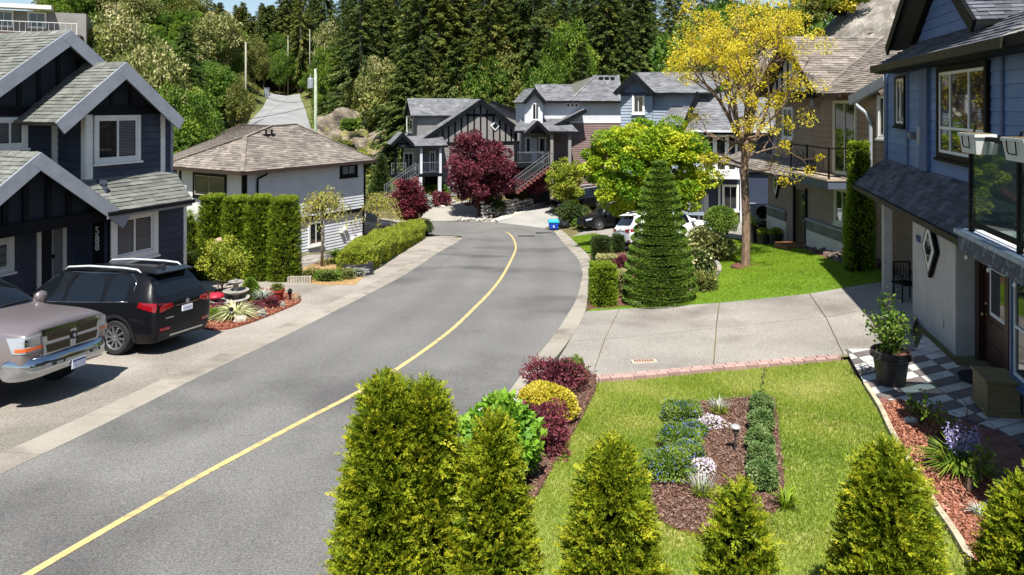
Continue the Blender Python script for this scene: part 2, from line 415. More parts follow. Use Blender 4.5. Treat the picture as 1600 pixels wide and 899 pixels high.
M_STONE = mat('stone', rgb('8d8a84'), rgb('6c6862'), rough=.9, scale=5, fine=.2, fscale=40, island=.3, bump=.5, bscale=20)
# ---------------------------------------------------------------- ground
def axis(parts):
    a = []
    for lo, hi, st in parts: a += list(np.arange(lo, hi, st))
    return np.array(a+[parts[-1][1]])
gx = axis([(-420,-120,30), (-120,-60,5), (-60,50,2), (50,120,5), (120,420,30)]); gy = axis([(-60,-12,8), (-12,150,2), (150,260,10), (260,620,40)])
GX, GY = np.meshgrid(gx, gy); GZ = terr(GX, GY)-.07-.03*np.clip((GY-50)/10, 0, 1)
nx = len(gx); ij = np.arange(len(gy)-1)[:, None]*nx+np.arange(nx-1)[None, :]
ground = npmesh('ground', np.stack([GX, GY, GZ], -1).reshape(-1, 3), np.stack([ij, ij+1, ij+nx+1, ij+nx], -1).reshape(-1, 4), M_SOIL, smooth=True, kind='structure')
ground.data.materials.append(M_HILL)
yc = (GY[:-1, :-1]+GY[1:, 1:])/2; xc = (GX[:-1, :-1]+GX[1:, 1:])/2
ground.data.polygons.foreach_set('material_index', ((yc > 64) | (xc < -26) | (xc > 24)).astype(np.int32).ravel())
def gp(*px): return [G(*p) for p in px]
LE = cr(gp((-420,975),(-150,822),(0,742),(100,694),(200,645),(330,580),(450,523),(560,468),(640,425),(690,392),(714,379),(723,372)), 6)
LE2 = cr(gp((723,372),(716,368.6),(690,368),(650,367),(560,367)), 6)
RE = cr(gp((866,361),(878,377),(901,402),(909,421),(910,432),(907,445),(900,469),(880,503),(861,530),(816,585),(791,618),(760,655),(720,705),(660,790),(590,900),(480,1100)), 6)
RO = cr(gp((877,360),(890,371),(913,393),(924,410),(923,425),(919,443),(915,487),(889,534),(852,581),(826,616),(790,660),(752,712),(700,790),(640,900),(540,1100)), 6)
FE = cr(gp((560,338),(620,345),(660,347),(720,346),(777,348.5),(820,353.5),(850,358),(866,361)), 5)
wl = V(-40, LE2[-1].y+2, 0); wf = V(-40, FE[0].y+2, 0)
road_poly = LE+LE2[1:]+[wl, wf]+FE+RE[1:]
road = sheet('road', road_poly, 0, M_ASPH, .45)
_nt = M_ASPH.node_tree; _b = _nt.nodes['Principled BSDF']; _lk = _b.inputs['Base Color'].links[0].from_socket     # tyre-worn lanes and an oil-darker middle of each lane
_at = _nt.nodes.new('ShaderNodeAttribute'); _at.attribute_name = 'wear'; _mr = _nt.nodes.new('ShaderNodeMapRange'); _mr.inputs[3].default_value = .86; _mr.inputs[4].default_value = 1.10
_mx = _nt.nodes.new('ShaderNodeMix'); _mx.data_type = 'RGBA'; _mx.blend_type = 'MULTIPLY'; _mx.inputs[0].default_value = 1
_nt.links.new(_at.outputs['Fac'], _mr.inputs[0]); _nt.links.new(_lk, _mx.inputs[6]); _nt.links.new(_mr.outputs[0], _mx.inputs[7]); _nt.links.new(_mx.outputs[2], _b.inputs['Base Color'])
# yellow centre line
cl = cr(gp((20,913),(50,895),(200,808),(330,735),(470,660),(600,590),(700,520),(746,477),(770,452),(786,430),(796,412),(804,395),(806,386),(803,375),(797,366.5),(790,362.5)), 8)
_c = np.array([(p.x, p.y) for p in cl]); _n = len(road.data.vertices); _v = np.empty(_n*3, np.float32); road.data.vertices.foreach_get('co', _v); _v = _v.reshape(-1, 3)
_d = np.sqrt(((_v[:, None, :2]-_c[None])**2).sum(2)).min(1); _w = np.exp(-((_d-.85)/.32)**2)+np.exp(-((_d-2.35)/.35)**2)
_a = road.data.attributes.new('wear', 'FLOAT', 'POINT'); _a.data.foreach_set('value', np.clip(.42+.42*_w-.22*np.exp(-((_d-1.6)/.3)**2)+.12*vnoise(_v[:, 0], _v[:, 1], 2.3, 4), 0, 1).astype(np.float32))
def ribbon(pts, w, off=0):
    L, Rr = [], []
    for i, p in enumerate(pts):
        d = pts[min(i+1, len(pts)-1)]-pts[max(i-1, 0)]; n = Vector((-d.y, d.x, 0)).normalized()
        L.append(p+n*(off+w/2)); Rr.append(p+n*(off-w/2))
    return L+Rr[::-1]
sheet('road_marking', ribbon(cl, .105), .006, M_YEL, .6)
_r = random.Random(12)
for k, (off, i0, i1) in enumerate(((2.9, 74, 90),)):
    cp = []
    for i in range(i0, i1):
        d = (cl[i+1]-cl[i]).normalized(); cp.append(cl[i]+Vector((-d.y, d.x, 0))*(off+_r.uniform(-.09, .09)))
    sheet('road_crack', ribbon(cp, .013), .004, mat('crack', rgb('3e3e3e'), rough=1), .6)
# kerb gutters in cast sections
def sections(name, A, B, n, m, h=.02, gap=.008, off=.012):
    root = thing(name, None, None, (0, 0, 0)); root['kind'] = 'structure'
    def res(P):
        d = [0]
        for i in range(1, len(P)): d.append(d[-1]+(P[i]-P[i-1]).length)
        def f(t):
            t *= d[-1]
            for i in range(1, len(P)):
                if d[i] >= t: return P[i-1].lerp(P[i], (t-d[i-1])/max(1e-6, d[i]-d[i-1]))
            return P[-1]
        return f
    fa, fb = res(A), res(B)
    for i in range(n):
        mb = MB(); K = 5; vs = []
        e = gap*.5/n
        for j in range(K+1):
            t = (i+j/K)/n; t = min(max(t, i/n+e), (i+1)/n-e); a, b = fa(t), fb(t)
            for p, z in ((a, .004), (a.lerp(b, .25), off), (b, off+h), (b, -.05)): vs.append((p.x, p.y, tz(p.x, p.y)+z))
        mb.add(vs, [(j*4+k, (j+1)*4+k, (j+1)*4+k+1, j*4+k+1) for j in range(K) for k in range(3)]+[(0,1,2,3), (K*4+3, K*4+2, K*4+1, K*4)])
        o = fixn(mb.build('kerb_section', m, root))
    return root
LO = []
for i, p in enumerate(LE):
    d = LE[min(i+1, len(LE)-1)]-LE[max(i-1, 0)]; n = Vector((-d.y, d.x, 0)).normalized()
    w = .52 if i < len(LE)-8 else .52+.25*(i-len(LE)+8)/8
    LO.append(p+n*w)
sections('kerb', LE, LO, 22, M_GUT); sections('kerb', RE, RO, 20, M_GUT)
# concrete forecourt in front of the left houses and the footway along the hedge
lo = LO
hedge_edge = gp((667,371),(640,388),(600,412),(568,430),(545,440),(500,441),(450,437))
ap = lo+[G(716,369.4), G(690,369)]+hedge_edge+gp((400,440),(330,438),(250,440))+[V(-15, 21.5, 0), V(-17, 12, 0), V(-14, 4, 0), V(-7, 2, 0)]
sheet('forecourt', ap, .016, M_CONC, .9, skirt=.05)
# left garden island
island = cr(gp((312,512),(350,517),(395,505),(440,487),(468,474),(466,464),(440,458),(400,452),(340,455),(300,480)), 4, True)
sheet('garden_bed', island, .035, M_RMULCH, .5, skirt=.05)
side_bed = gp((470,441),(500,447),(555,446),(570,432),(600,410),(660,372),(640,360),(600,372),(575,385),(480,416),(462,425))
sheet('garden_bed', side_bed, .02, mat('dry_bed', rgb('a98a5c'), rgb('8a6e48'), rough=1, scale=5, fine=.4, fscale=50, bump=.6), .8)
# right driveway slabs
drive = thing('driveway', None, None, (0, 0, 0)); drive['kind'] = 'structure'
cols = [[(915,488),(889,535),(856,590)], [(968,484),(945,531),(925,590)], [(1124,474),(1119,514),(1115,573)], [(1264,460),(1290,497),(1318,556)], [(1392,438),(1420,472),(1432,548)]]
for i in range(4):
    for j in range(2):
        q = gp(cols[i][j], cols[i][j+1], cols[i+1][j+1], cols[i+1][j]); c = sum(q, Vector())/4
        q = [p+(c-p).normalized()*.018 for p in q]
        sheet('slab', q, .022, M_CONC2, .8, parent=drive, skirt=.05)
sheet('driveway_joint', gp(cols[0][0], cols[0][1], cols[0][2], cols[4][2], cols[4][0]), .004, M_SOIL, .8)
sheet('porch_floor', gp((1392,438),(1420,472),(1431,545),(1426,512),(1440,480),(1430,440),(1420,415)), .03, M_CONC2, .8, skirt=.06)
# far driveways
sheet('driveway', gp((777,348),(820,353),(852,357.5),(880,340),(905,322),(862,312),(835,322)), .02, mat('drive_far', rgb('8b8a86'), rgb('9a9894'), rough=.9, scale=.5, fine=.2, fscale=20), 1, skirt=.05)
sheet('driveway', gp((862,312),(800,340),(772,348),(764,346.5),(800,331),(866,303)), .05, mat('drive_edge', rgb('b4b0a6'), rgb('a49f95'), rough=.9, scale=.6, fine=.2, fscale=20), 1, skirt=.08)
sheet('driveway', gp((662,346),(720,345),(770,347),(752,330),(745,312),(690,318),(655,330)), .02, mat('drive_far2', rgb('8a857c'), rgb('99958b'), rough=.9, scale=.5, fine=.2, fscale=20), 1, skirt=.05)
sheet('driveway', gp((889,371),(913,362),(960,352),(1040,340),(1120,335),(1200,335),(1200,375),(1125,372),(1080,385),(1000,390),(955,394),(960,378),(930,368)), .015, M_CONC2, 1, skirt=.05)
sheet('driveway', gp((560,338),(610,343),(640,345),(640,352),(600,372),(575,384),(540,370)), .02, mat('drive_far2', (0,0,0)), 1)
hr = [V(float(hill_road_x(y))+s*w, y, 0) for s in (-1, 1) for y, w in ([(80,4.2),(90,3.6),(105,3),(118,2.6),(124,2.6)] if s < 0 else [(124,2.6),(118,2.6),(105,3.2),(90,4.6),(80,6)])]
sheet('road', hr, .25, mat('old_asphalt', rgb('8a8c8c'), rgb('7a7c7d'), rough=.9, scale=.3, fine=.2, fscale=8), 3, skirt=.3)
# lawns and beds on the right
far_lawn = cr(gp((916,488),(968,484.5),(1124,474.5),(1264,460.5)), 3)+gp((1320,451),(1386,440),(1388,424),(1330,418),(1285,404),(1258,392),(1188,381),(1120,374),(1105,395),(1122,424),(1100,447),(1062,465),(985,480))
sheet('lawn', far_lawn, .035, M_LAWN2, .7, skirt=.05)
far_bed = gp((921,440),(925,415),(950,392),(1010,388),(1092,384),(1122,410),(1123,426),(1100,447),(1062,466),(985,480),(918,486))
sheet('garden_bed', far_bed, .045, M_MULCH, .7, skirt=.05)
small_lawn = gp((891,371.5),(930,366),(962,374),(962,384),(952,392),(916,394))
sheet('lawn', small_lawn, .035, M_LAWN2, .7, skirt=.05)
rock_bed = gp((1200,384),(1258,392),(1285,404),(1330,418),(1388,424),(1388,412),(1330,402),(1282,388),(1230,378))
sheet('garden_bed', rock_bed, .05, M_MULCH, .7, skirt=.05)
near_lawn = gp((932,602),(1115,585),(1322,566),(1352,612),(1395,690),(1450,785),(1500,862),(1560,985),(1300,1080),(760,1080),(800,850),(842,775),(880,705),(908,660),(930,615))
sheet('lawn', near_lawn, .03, M_LAWN, .5, skirt=.05)
bed = cr(gp((1052,640),(1100,633),(1150,628),(1200,624),(1212,640),(1218,700),(1226,780),(1200,812),(1140,838),(1060,835),(1020,800),(1018,740),(1035,690)), 3, True)
sheet('garden_bed', bed, .055, M_MULCH, .4, skirt=.04)
road_bed = gp((858,592),(932,590),(930,615),(908,660),(880,705),(842,775),(800,850),(760,980),(620,980),(645,895),(703,788),(755,712),(793,660),(829,616))
sheet('garden_bed', road_bed, .06, M_MULCH, .5, skirt=.05)
red_bed = gp((1378,640),(1405,630),(1450,650),(1500,705),(1560,775),(1600,850),(1640,985),(1562,985),(1503,862),(1452,785),(1397,690))
sheet('garden_bed', red_bed, .05, M_RMULCH, .5, skirt=.04)
# brick-edged strip between driveway and lawn: bricks laid end to end
strip = thing('brick_edging', 'pink brick edging between the grey driveway and the near lawn', 'edging', onG(*G(1115,580)[:2]))
bm0 = MB().box(-.107, .107, -.056, .056, -.05, .03).build('brick', M_PINK, strip); bmesh_me = bm0.data
bmesh_me.transform(Matrix.Translation(org(strip))); bpy.data.objects.remove(bm0)
ea = cr(gp((856,592),(925,591),(1115,574),(1318,557)), 6); eb = cr(gp((878,603),(932,602),(1115,585),(1322,566)), 6)
def along(P, s):
    for i in range(1, len(P)):
        l = (P[i]-P[i-1]).length
        if s <= l: return P[i-1].lerp(P[i], s/l), (P[i]-P[i-1]).normalized()
        s -= l
    return P[-1], (P[-1]-P[-2]).normalized()
tot = sum((ea[i]-ea[i-1]).length for i in range(1, len(ea)))
k = 0
while (k+.5)*.222 < tot-.1:
    p, d = along(ea, (k+.5)*.222); n = Vector((d.y, -d.x, 0))
    for r in (0, 1):
        q = p+n*(.06+r*.118)+d*(.0 if r else .1); o = link('brick', bmesh_me, strip)
        o.location = onG(q.x, q.y, .022+random.uniform(-.003, .003))-org(strip); o.rotation_euler = (0, 0, math.atan2(d.y, d.x)+random.uniform(-.02, .02))
    k += 1
# painted tiles of the entrance
ent = gp((1321,548),(1432,547),(1442,524),(1496,574),(1530,580),(1580,596),(1640,640),(1640,740),(1590,690),(1540,668),(1480,650),(1400,632),(1372,622),(1352,605))
sheet('entrance_path', ent, .026, mat('grout', rgb('4a4444'), rough=.9), .6, skirt=.05)
tiles = thing('tiled_entrance', 'white and grey painted tile paving before the brown front door', 'tiles', onG(*G(1450,600)[:2]))
mt = [mat('tile_white', rgb('bfbdb8'), rgb('aeaca7'), rough=.7, scale=3, fine=.12, fscale=40, c3=rgb('9a958e'), s3=3), mat('tile_grey', rgb('6b6462'), rgb('5d5655'), rough=.7, scale=3, fine=.15, fscale=40)]
tu = V(.93, .36, 0).normalized(); tv = V(-.36, .93, 0); c0 = G(1450, 600)
qe = [((p-c0).dot(tu), (p-c0).dot(tv)) for p in ent]
from mathutils.geometry import tessellate_polygon
tris = tessellate_polygon([[Vector((a, b, 0)) for a, b in qe]])
for r in range(-14, 15):
    for c in range(-9, 10):
        g, o = .010, r*.13; x0, x1, y0, y1 = c*.66+g, (c+1)*.66-g, r*.26+g, (r+1)*.26-g
        hp = (lambda p: p[1]-y0, lambda p: y1-p[1], lambda p: p[0]-.5*p[1]-x0, lambda p: x1-(p[0]-.5*p[1]))
        cell = list(qe)
        for h in hp:
            cell = clip(cell, h)
            if len(cell) < 3: break
        if len(cell) < 3: continue
        w = [c0+tu*a+tv*b for a, b in cell]; white = (c+r) % 2 == 0 or random.random() < .06 or w[0].x < 6.05
        MB().prism([onG(p.x, p.y, .0) for p in w], (0, 0, .034)).build('tile', mt[0 if white else 1], tiles)
# brick path right of the red bed, in the house's shade
path = thing('brick_path', 'dark red brick path beside the red mulch bed', 'path', onG(*G(1520,680)[:2]))
pth = gp((1372,622),(1400,632),(1480,650),(1540,668),(1590,690),(1640,740),(1720,860),(1660,930),(1600,850),(1560,775),(1500,705),(1450,650),(1405,630),(1380,640))
sheet('path', pth, .02, mat('grout', (0,0,0)), .6, skirt=.05)
M_PATH = mat('path_brick', rgb('7b544d'), rgb('6a4641'), rough=.9, scale=5, island=.18, fine=.2, fscale=50)
pm = MB().box(-.105, .105, -.052, .052, -.05, .034).build('brick', M_PATH, path); pme = pm.data; pme.transform(Matrix.Translation(org(path))); bpy.data.objects.remove(pm)
cand = []; g0 = G(1520, 700)
for r in range(-60, 60):
    for c in range(-30, 30):
        p = g0+tu*(c*.222+(.11 if r % 2 else 0))+tv*(r*.113); cand.append(p)
ok = inside(pth, np.array([p.x for p in cand]), np.array([p.y for p in cand]))
cand = sorted([p for p, k in zip(cand, ok) if k], key=lambda p: p.y)[:300]
for p in cand:
    o = link('brick', pme, path); o.location = onG(p.x, p.y, random.uniform(-.003, .003))-org(path); o.rotation_euler = (0, 0, math.atan2(tu.y, tu.x)+random.uniform(-.015, .015))
# cream edging board of the red bed
edg = thing('bed_edging', 'cream weathered edging between the near lawn and red mulch', 'edging', onG(*G(1440,765)[:2]))
ee = cr(gp((1352,607),(1375,643),(1397,690),(1452,785),(1503,862),(1562,985)), 4)
for i in range(len(ee)-1):
    a, b = ee[i], ee[i+1]; g = (b-a).normalized()*.006
    bar(onG(a.x, a.y, .1)+g, onG(b.x, b.y, .1)-g, .07, .13, 'edging_stone', mat('edging_stone', rgb('b5a98f'), rgb('8f8672'), rough=.9, scale=6, fine=.25, fscale=40, island=.12), edg)
# road grates
for px, py in ((823,369.5), (850,364.5)):
    p = G(px, py); g = thing('storm_drain', 'iron storm drain grate near the %s' % ('yellow line at the bend' if px < 830 else 'blue recycling box'), 'drain', onG(p.x, p.y, .008))
    MB().cbox(g.location, 1.1, .5, .012).build('frame', mat('iron', rgb('3a3b3c'), rgb('2b2c2d'), rough=.7, scale=20), g)
    for k in range(6): MB().cbox(g.location+Vector((-.42+k*.168, 0, .012)), .09, .4, .02).build('grate_bar', mat('iron', (0,0,0)), g)
p = G(1006, 567.5); g = thing('driveway_drain', 'rusty rectangular drain set in the grey driveway', 'drain', onG(p.x, p.y, .03))
q = math.atan2(.09, 1)
MB().cbox(g.location, .50, .17, .03, q).build('frame', mat('cast_concrete', rgb('b0a898')), g)
for k in range(8): MB().cbox(g.location+Matrix.Rotation(q, 3, 'Z')@Vector((-.18+k*.051, 0, .018)), .03, .11, .012, q).build('grate_bar', mat('rust', rgb('8a5a40'), rgb('6a4430'), rough=.9, scale=20), g)
# ---------------------------------------------------------------- houses
def gable(fr, am, za, half, sl, d0, d1, rm, sm, fm, parent, fw=.26, nparts=0, halfl=None, expo=.15, tab=.32, soffit=None, left=True, ft=.05):
    hl = halfl or half
    for s, h in ((-1, hl), (1, half)):
        a = am+s*h; ze = za-sl*h
        roofplane([fr.P(a, d1, ze), fr.P(a, d0, ze), fr.P(am, d0, za), fr.P(am, d1, za)], rm, parent, nparts=nparts if s < 0 else 0, sm=sm, expo=expo, tab=tab)
        o = .0 if s < 0 else .004
        bar(fr.P(a-s*-.02, d0+.02+o, ze-.02), fr.P(am+s*.0, d0+.02+o, za), ft, fw, 'fascia', fm, parent, side=fr.n, top=.015)
    n = int((d0-d1)/.33)
    for i in range(min(n, 40)):
        d = d0-.02-i*.33; mb = MB()
        for s in (-1, 1): mb.hexa([fr.P(am, d, za+.005), fr.P(am+s*.15, d, za-.15*sl+.005), fr.P(am+s*.15, d-.34, za-.15*sl+.002), fr.P(am, d-.34, za+.002), fr.P(am, d, za+.035), fr.P(am+s*.15, d, za-.15*sl+.03), fr.P(am+s*.15, d-.34, za-.15*sl+.016), fr.P(am, d-.34, za+.018)])
        fixn(mb.build('ridge_cap', sm, parent))
def hipcap(p, q, sm, parent, w=.2):
    p, q = Vector(p), Vector(q); L = (q-p).length; n = max(2, int(L/.4)); d = (q-p)/n
    mb = MB()
    for i in range(n): mb.beam(p+d*i+Vector((0,0,.012)), p+d*(i+1.04)+Vector((0,0,.0)), w, .03, top=.035)
    fixn(mb.build('hip_cap', sm, parent))
def vol(fr, poly, d0, d1, m, parent, name='wall'): return fixn(MB().prism([fr.P(a, d0, z) for a, z in poly], fr.n*(d1-d0)).build(name, m, parent))
def railing(P0, P1, h, m, parent, post=.05, gap=.12, bal=.018, bottom=.09, name='railing', posts=True):
    P0, P1 = Vector(P0), Vector(P1); up = Vector((0,0,1)); L = (P1-P0).length; mb = MB()
    mb.beam(P0+up*h, P1+up*h, .06, .05); mb.beam(P0+up*(bottom+.04), P1+up*(bottom+.04), .045, .04)
    r = fixn(mb.build(name, m, parent)); n = max(2, int(L/gap)); me = None
    for i in range(1, n):
        p = P0.lerp(P1, i/n)
        if me is None:
            o = MB().box(p.x-bal/2, p.x+bal/2, p.y-bal/2, p.y+bal/2, p.z+bottom, p.z+h-.05).build('baluster', m, r); me = o.data; q0 = p
        else: link('baluster', me, r).location = p-q0
    if posts:
        for p in (P0, P1): MB().box(p.x-post/2, p.x+post/2, p.y-post/2, p.y+post/2, p.z, p.z+h+.04).build('post', m, r)
    return r
# ---- navy house with the number
M_NAVY = mat('navy_siding', rgb('353c4d'), rgb('2d3444'), rough=.6, scale=2, c3=rgb('444c5d'), s3=.9, island=.07, bump=.1, bscale=25)
M_NAVYD = mat('charcoal_panel', rgb('2b2f38'), rgb('242830'), rough=.65, scale=2, spec=.15)
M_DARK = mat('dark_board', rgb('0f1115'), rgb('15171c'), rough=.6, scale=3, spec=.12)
M_FASC = mat('pale_fascia', rgb('8f949d'), rgb('838891'), rough=.55, scale=3, fine=.08, fscale=25)
M_SHG = mat('grey_shingle', rgb('6f716c'), rgb('5e605a'), rough=.95, scale=2.5, island=.24, fine=.25, fscale=40, bump=.4, bscale=60)
M_ROOFB = mat('roof_felt', rgb('55554f'), rough=.95)
f1 = Fr(PX(268, HY, 21.5), (.373, .928)); zg = -6.0
h1 = thing('house', 'navy blue house with white window trim and the number 588 by its door', 'house', f1.P(0, 0, zg))
aL = f1.a(134, 0); zb = f1.at(250, 270)[1]
am, za = f1.at(196, 98, .5); ar, zr = f1.at(286, 187, .5); half = ar-am; sl = (za-zr)/half
am1, za1 = f1.at(109, 48, -.6); x, z = f1.at(164, 98, -.6); sl1 = (za1-z)/(x-am1); half1 = 3.3
ze1 = za1-sl1*(half1-.4)-.12
vol(f1, [(am1-half1+.4, zg), (0, zg), (0, ze1), (am1+half1-.5, ze1), (am1, za1-.15), (am1-half1+.4, ze1)], -8, -1.15, M_NAVYD, h1)
bay = [(aL, zb-.1), (0, zb-.1), (0, zr+sl*.45-.1), (am, za-.12), (aL, za-sl*(am-aL)-.12)]
vol(f1, bay, -1.2, -.01, M_NAVYD, h1)
zbeam = f1.at(180, 172, .06)[1]
siding(f1, [(aL, zb), (0, zb), (0, zbeam-.1), (aL, zbeam-.1)], M_NAVY, h1, d=0, h=.2)
vol(f1, [(aL, zbeam+.1), (0, zbeam+.1), (0, zr+sl*.45), (am, za-.1), (aL, za-sl*(am-aL)-.1)], -.02, .02, M_NAVYD, h1, 'gable_panel')
bx(f1, aL-.1, .02, zbeam-.12, zbeam+.12, 0, .09, 'beam', M_DARK, h1)
for px in (174, 203, 232, 255):
    a = f1.a(px, .03); zt = za-sl*abs(a-am)-.32
    if zt > zbeam+.2: bx(f1, a-.05, a+.05, zbeam+.12, zt, .02, .055, 'batten', M_DARK, h1)
gable(f1, am, za, half, sl, .5, -4.2, M_ROOFB, M_SHG, M_FASC, h1, fw=.36, nparts=140, expo=.14, tab=.34)
a0, z1 = f1.at(151, 186, .03); a1, z0 = f1.at(214, 246, .03)
window(f1, a0, a1, z0, z1, h1, mul=(.5,), trim=.09, blind=[1], sash=.06)
for a in (aL, -.0): bx(f1, a-.02, a+.17, zb-.02, zbeam-.12, .0, .045, 'corner_board', M_WHITE, h1) if a < -1 else bx(f1, a-.42, a-.27, zb, zbeam-.12, .0, .045, 'corner_board', M_WHITE, h1)
bx(f1, -.06, .03, zb-.03, zbeam-.12, -.1, .04, 'downspout', M_FASC, h1)
sb = f1.side(aL, 0, -1)
siding(sb, [(-1.1, zb-.5), (-.1, zb-.5), (-.1, zbeam+.6), (-1.1, zbeam+.6)], M_NAVY, h1, d=0, h=.2)
bx(sb, -.13, .02, zb-.3, zbeam+.2, -.0, .04, 'corner_board', M_WHITE, h1)
# rear-left gable
zbeam1 = f1.at(40, 172, -1.1)[1]
siding(f1, [(am1-2.9, zb-.6), (aL, zb-.6), (aL, zbeam1), (am1-2.9, zbeam1)], M_NAVY, h1, d=-1.12, h=.2)
vol(f1, [(am1-half1+.4, zbeam1), (am1+half1-.5, zbeam1), (am1, za1-.12)], -1.17, -1.1, M_NAVYD, h1, 'gable_panel')
bx(f1, am1-3.3, aL, zbeam1-.12, zbeam1+.1, -1.13, -1.03, 'beam', M_DARK, h1)
for px in (30, 61, 91, 122):
    a = f1.a(px, -1.08); zt = za1-sl1*abs(a-am1)-.3
    bx(f1, a-.055, a+.055, zbeam1+.1, zt, -1.1, -1.06, 'batten', M_DARK, h1)
gable(f1, am1, za1, half1, sl1, -.6, -8, M_ROOFB, M_SHG, M_FASC, h1, fw=.34, nparts=60, expo=.14, tab=.34)
a0, z1 = f1.at(-30, 190, -1.1); a1, z0 = f1.at(36, 226, -1.1)
window(f1, a0, a1, z0, z1, h1, d=-1.09, mul=(.33, .66), trim=.09, blind=True, sash=.05)
a = f1.a(85, -1.08); bx(f1, a-.07, a+.07, zb-.6, zbeam1-.12, -1.1, -1.04, 'corner_board', M_WHITE, h1)
# ground floor: window bay, porch wall, door
a5 = f1.a(168, .5)
vol(f1, [(a5, zg), (.05, zg), (.05, zb-.5), (a5, zb-.5)], -1.4, .49, M_NAVYD, h1)
siding(f1, [(a5, zg+.3), (.05, zg+.3), (.05, zb-.45), (a5, zb-.45)], M_NAVY, h1, d=.49, h=.2)
a0, z1 = f1.at(181, 344, .55); a1, z0 = f1.at(239, 390, .55)
window(f1, a0, a1, z0, z1, h1, d=.52, mul=(.5,), trim=.16, blind=True, sash=.06, proud=.06)
bx(f1, -.04, .06, zg, zb-.4, .45, .54, 'corner_board', M_WHITE, h1); bx(f1, a5, a5+.1, zg, zb-.4, .49, .55, 'corner_board', M_DARK, h1)
sn = f1.side(a5, .5, -1)
siding(sn, [(-1.3, zg+.1), (0, zg+.1), (0, zb), (-1.3, zb)], M_NAVY, h1, d=0, h=.2)
aa = sn.a(153.5, .03)
bx(sn, aa-.2, aa+.2, zg+.2, zb-.5, .0, .045, 'number_board', M_DARK, h1)
for c, py in (('5', 366.5), ('8', 379.5), ('8', 391.5)): text(c, .3, sn, aa, sn.at(154, py, .05)[1], .062, M_WHITE, h1, depth=.012)
a7 = am1-4
vol(f1, [(a7, zg), (a5, zg), (a5, zb), (a7, zb)], -2.2, -.71, M_NAVYD, h1)
siding(f1, [(a7, zg+.1), (a5, zg+.1), (a5, zb), (a7, zb)], M_NAVY, h1, d=-.7, h=.2)
d0, zt = f1.at(64, 352, -.65); d1, _ = f1.at(98, 352, -.65); zd = -5.75
door = bx(f1, d0, d1, zd, zt, -.75, -.655, 'door', mat('dark_interior', rgb('14151a')), h1)
fr_ = MB()
for q in ((d0-.1, d0, zd, zt+.1), (d1, d1+.1, zd, zt+.1), (d0, d1, zt, zt+.1)): fr_.box(q[0], q[1], -.75, -.63, q[2], q[3], f=lambda a, d, z: f1.P(a, d, z))
fixn(fr_.build('door_frame', M_WHITE, door))
dm = d0+(d1-d0)*.52
bx(f1, dm, d1, zd, zt, -.655, -.645, 'door_leaf', mat('grey_door', rgb('6a6c70'), rough=.4), door)
bx(f1, dm-.02, dm+.02, zd, zt, -.66, -.63, 'door_edge', M_FASC, door)
for z in (zd+.3, zd+1.05, zd+1.75): bx(f1, dm-.03, dm+.05, z, z+.1, -.64, -.62, 'hinge', M_BLACK, door)
a0, z1 = f1.at(-45, 388, -.7); a1, z0 = f1.at(12, 418, -.7)
window(f1, a0, a1, z0, z1, h1, d=-.68, mul=(.5,), trim=.12, blind=True)
# skirt roof over the bay
ae, ze = f1.at(300, 312, 1.0)
roofplane([f1.P(a5-.4, 1.0, ze), f1.P(ae, 1.0, ze), f1.P(.08, .02, zb+.03), f1.P(a5-.4, .02, zb+.03)], M_ROOFB, h1, nparts=90, sm=M_SHG, expo=.14, tab=.34)
bar(f1.P(a5-.4, .99, ze-.01), f1.P(ae, .99, ze-.01), .05, .16, 'fascia', M_FASC, h1, side=f1.n); bar(f1.P(ae, .99, ze-.01), f1.P(.1, .02, zb-.02), .05, .12, 'fascia', M_DARK, h1)
bar(f1.P(a5-.4, 1.06, ze+.0), f1.P(ae+.02, 1.06, ze), .1, .09, 'gutter', M_DARK, h1, side=f1.n)
# porch gable
am4, za4 = f1.at(62, 239, .95); x, z = f1.at(200, 338, .95); sl4 = (za4-z)/(x-am4); hf = x-am4
gable(f1, am4, za4, hf, sl4, .95, -1.1, M_ROOFB, M_SHG, M_FASC, h1, fw=.34, nparts=60, expo=.14, tab=.34)
zb4 = f1.at(88, 341, .6)[1]
vol(f1, [(am4-hf+.2, zb4), (am4+hf-.2, zb4), (am4, za4-.1)], .5, .56, M_NAVYD, h1, 'gable_panel')
bx(f1, am4-hf, am4+hf-.1, zb4-.26, zb4+.02, .45, .68, 'beam', M_DARK, h1)
for px in (8, 40, 76, 108, 142):
    a = f1.a(px, .6); zt = za4-sl4*abs(a-am4)-.28
    if zt > zb4+.1: bx(f1, a-.065, a+.065, zb4, zt, .56, .62, 'batten', M_DARK, h1)
bx(f1, am4-hf+.1, am4-hf+.3, zg, zb4-.2, .48, .66, 'post', M_DARK, h1)
# ---- white house with a brown hip roof
M_SHB = mat('brown_shingle', rgb('817870'), rgb('6b645d'), rough=.95, scale=1.6, island=.32, fine=.2, fscale=25, bump=.4, bscale=50)
M_SHB2 = mat('roof_felt_brown', rgb('5a4f48'), rough=.95)
M_PALE = mat('pale_siding', rgb('c3c6cc'), rgb('b6bac2'), rough=.6, scale=1.5)
M_PALEW = mat('white_stucco', rgb('cfcfcd'), rgb('c4c4c3'), rough=.8, scale=2)
En = PX(378, 269, 32.85); Er = PX(588, 250.5, 40.2); ez = -3.05; En.z = Er.z = ez
u2 = (Er-En); u2.z = 0; L2 = u2.length; u2.normalize(); w2 = Vector((u2.y, -u2.x, 0)); fe = Fr(En, u2)
k = 6.44; El = En-Vector((u2.y, -u2.x, 0))*0 + Vector((-u2.y, u2.x, 0))*k; El.z = ez
h2 = thing('house', 'white house with a brown shingled hip roof and black corner trim', 'house', fe.P(3, -3, -8.1))
def hit(px, py, p0, n):
    r = Vector(((px-CX)/F, 1, (HY-py)/F)); return r*(p0.dot(n)/r.dot(n))
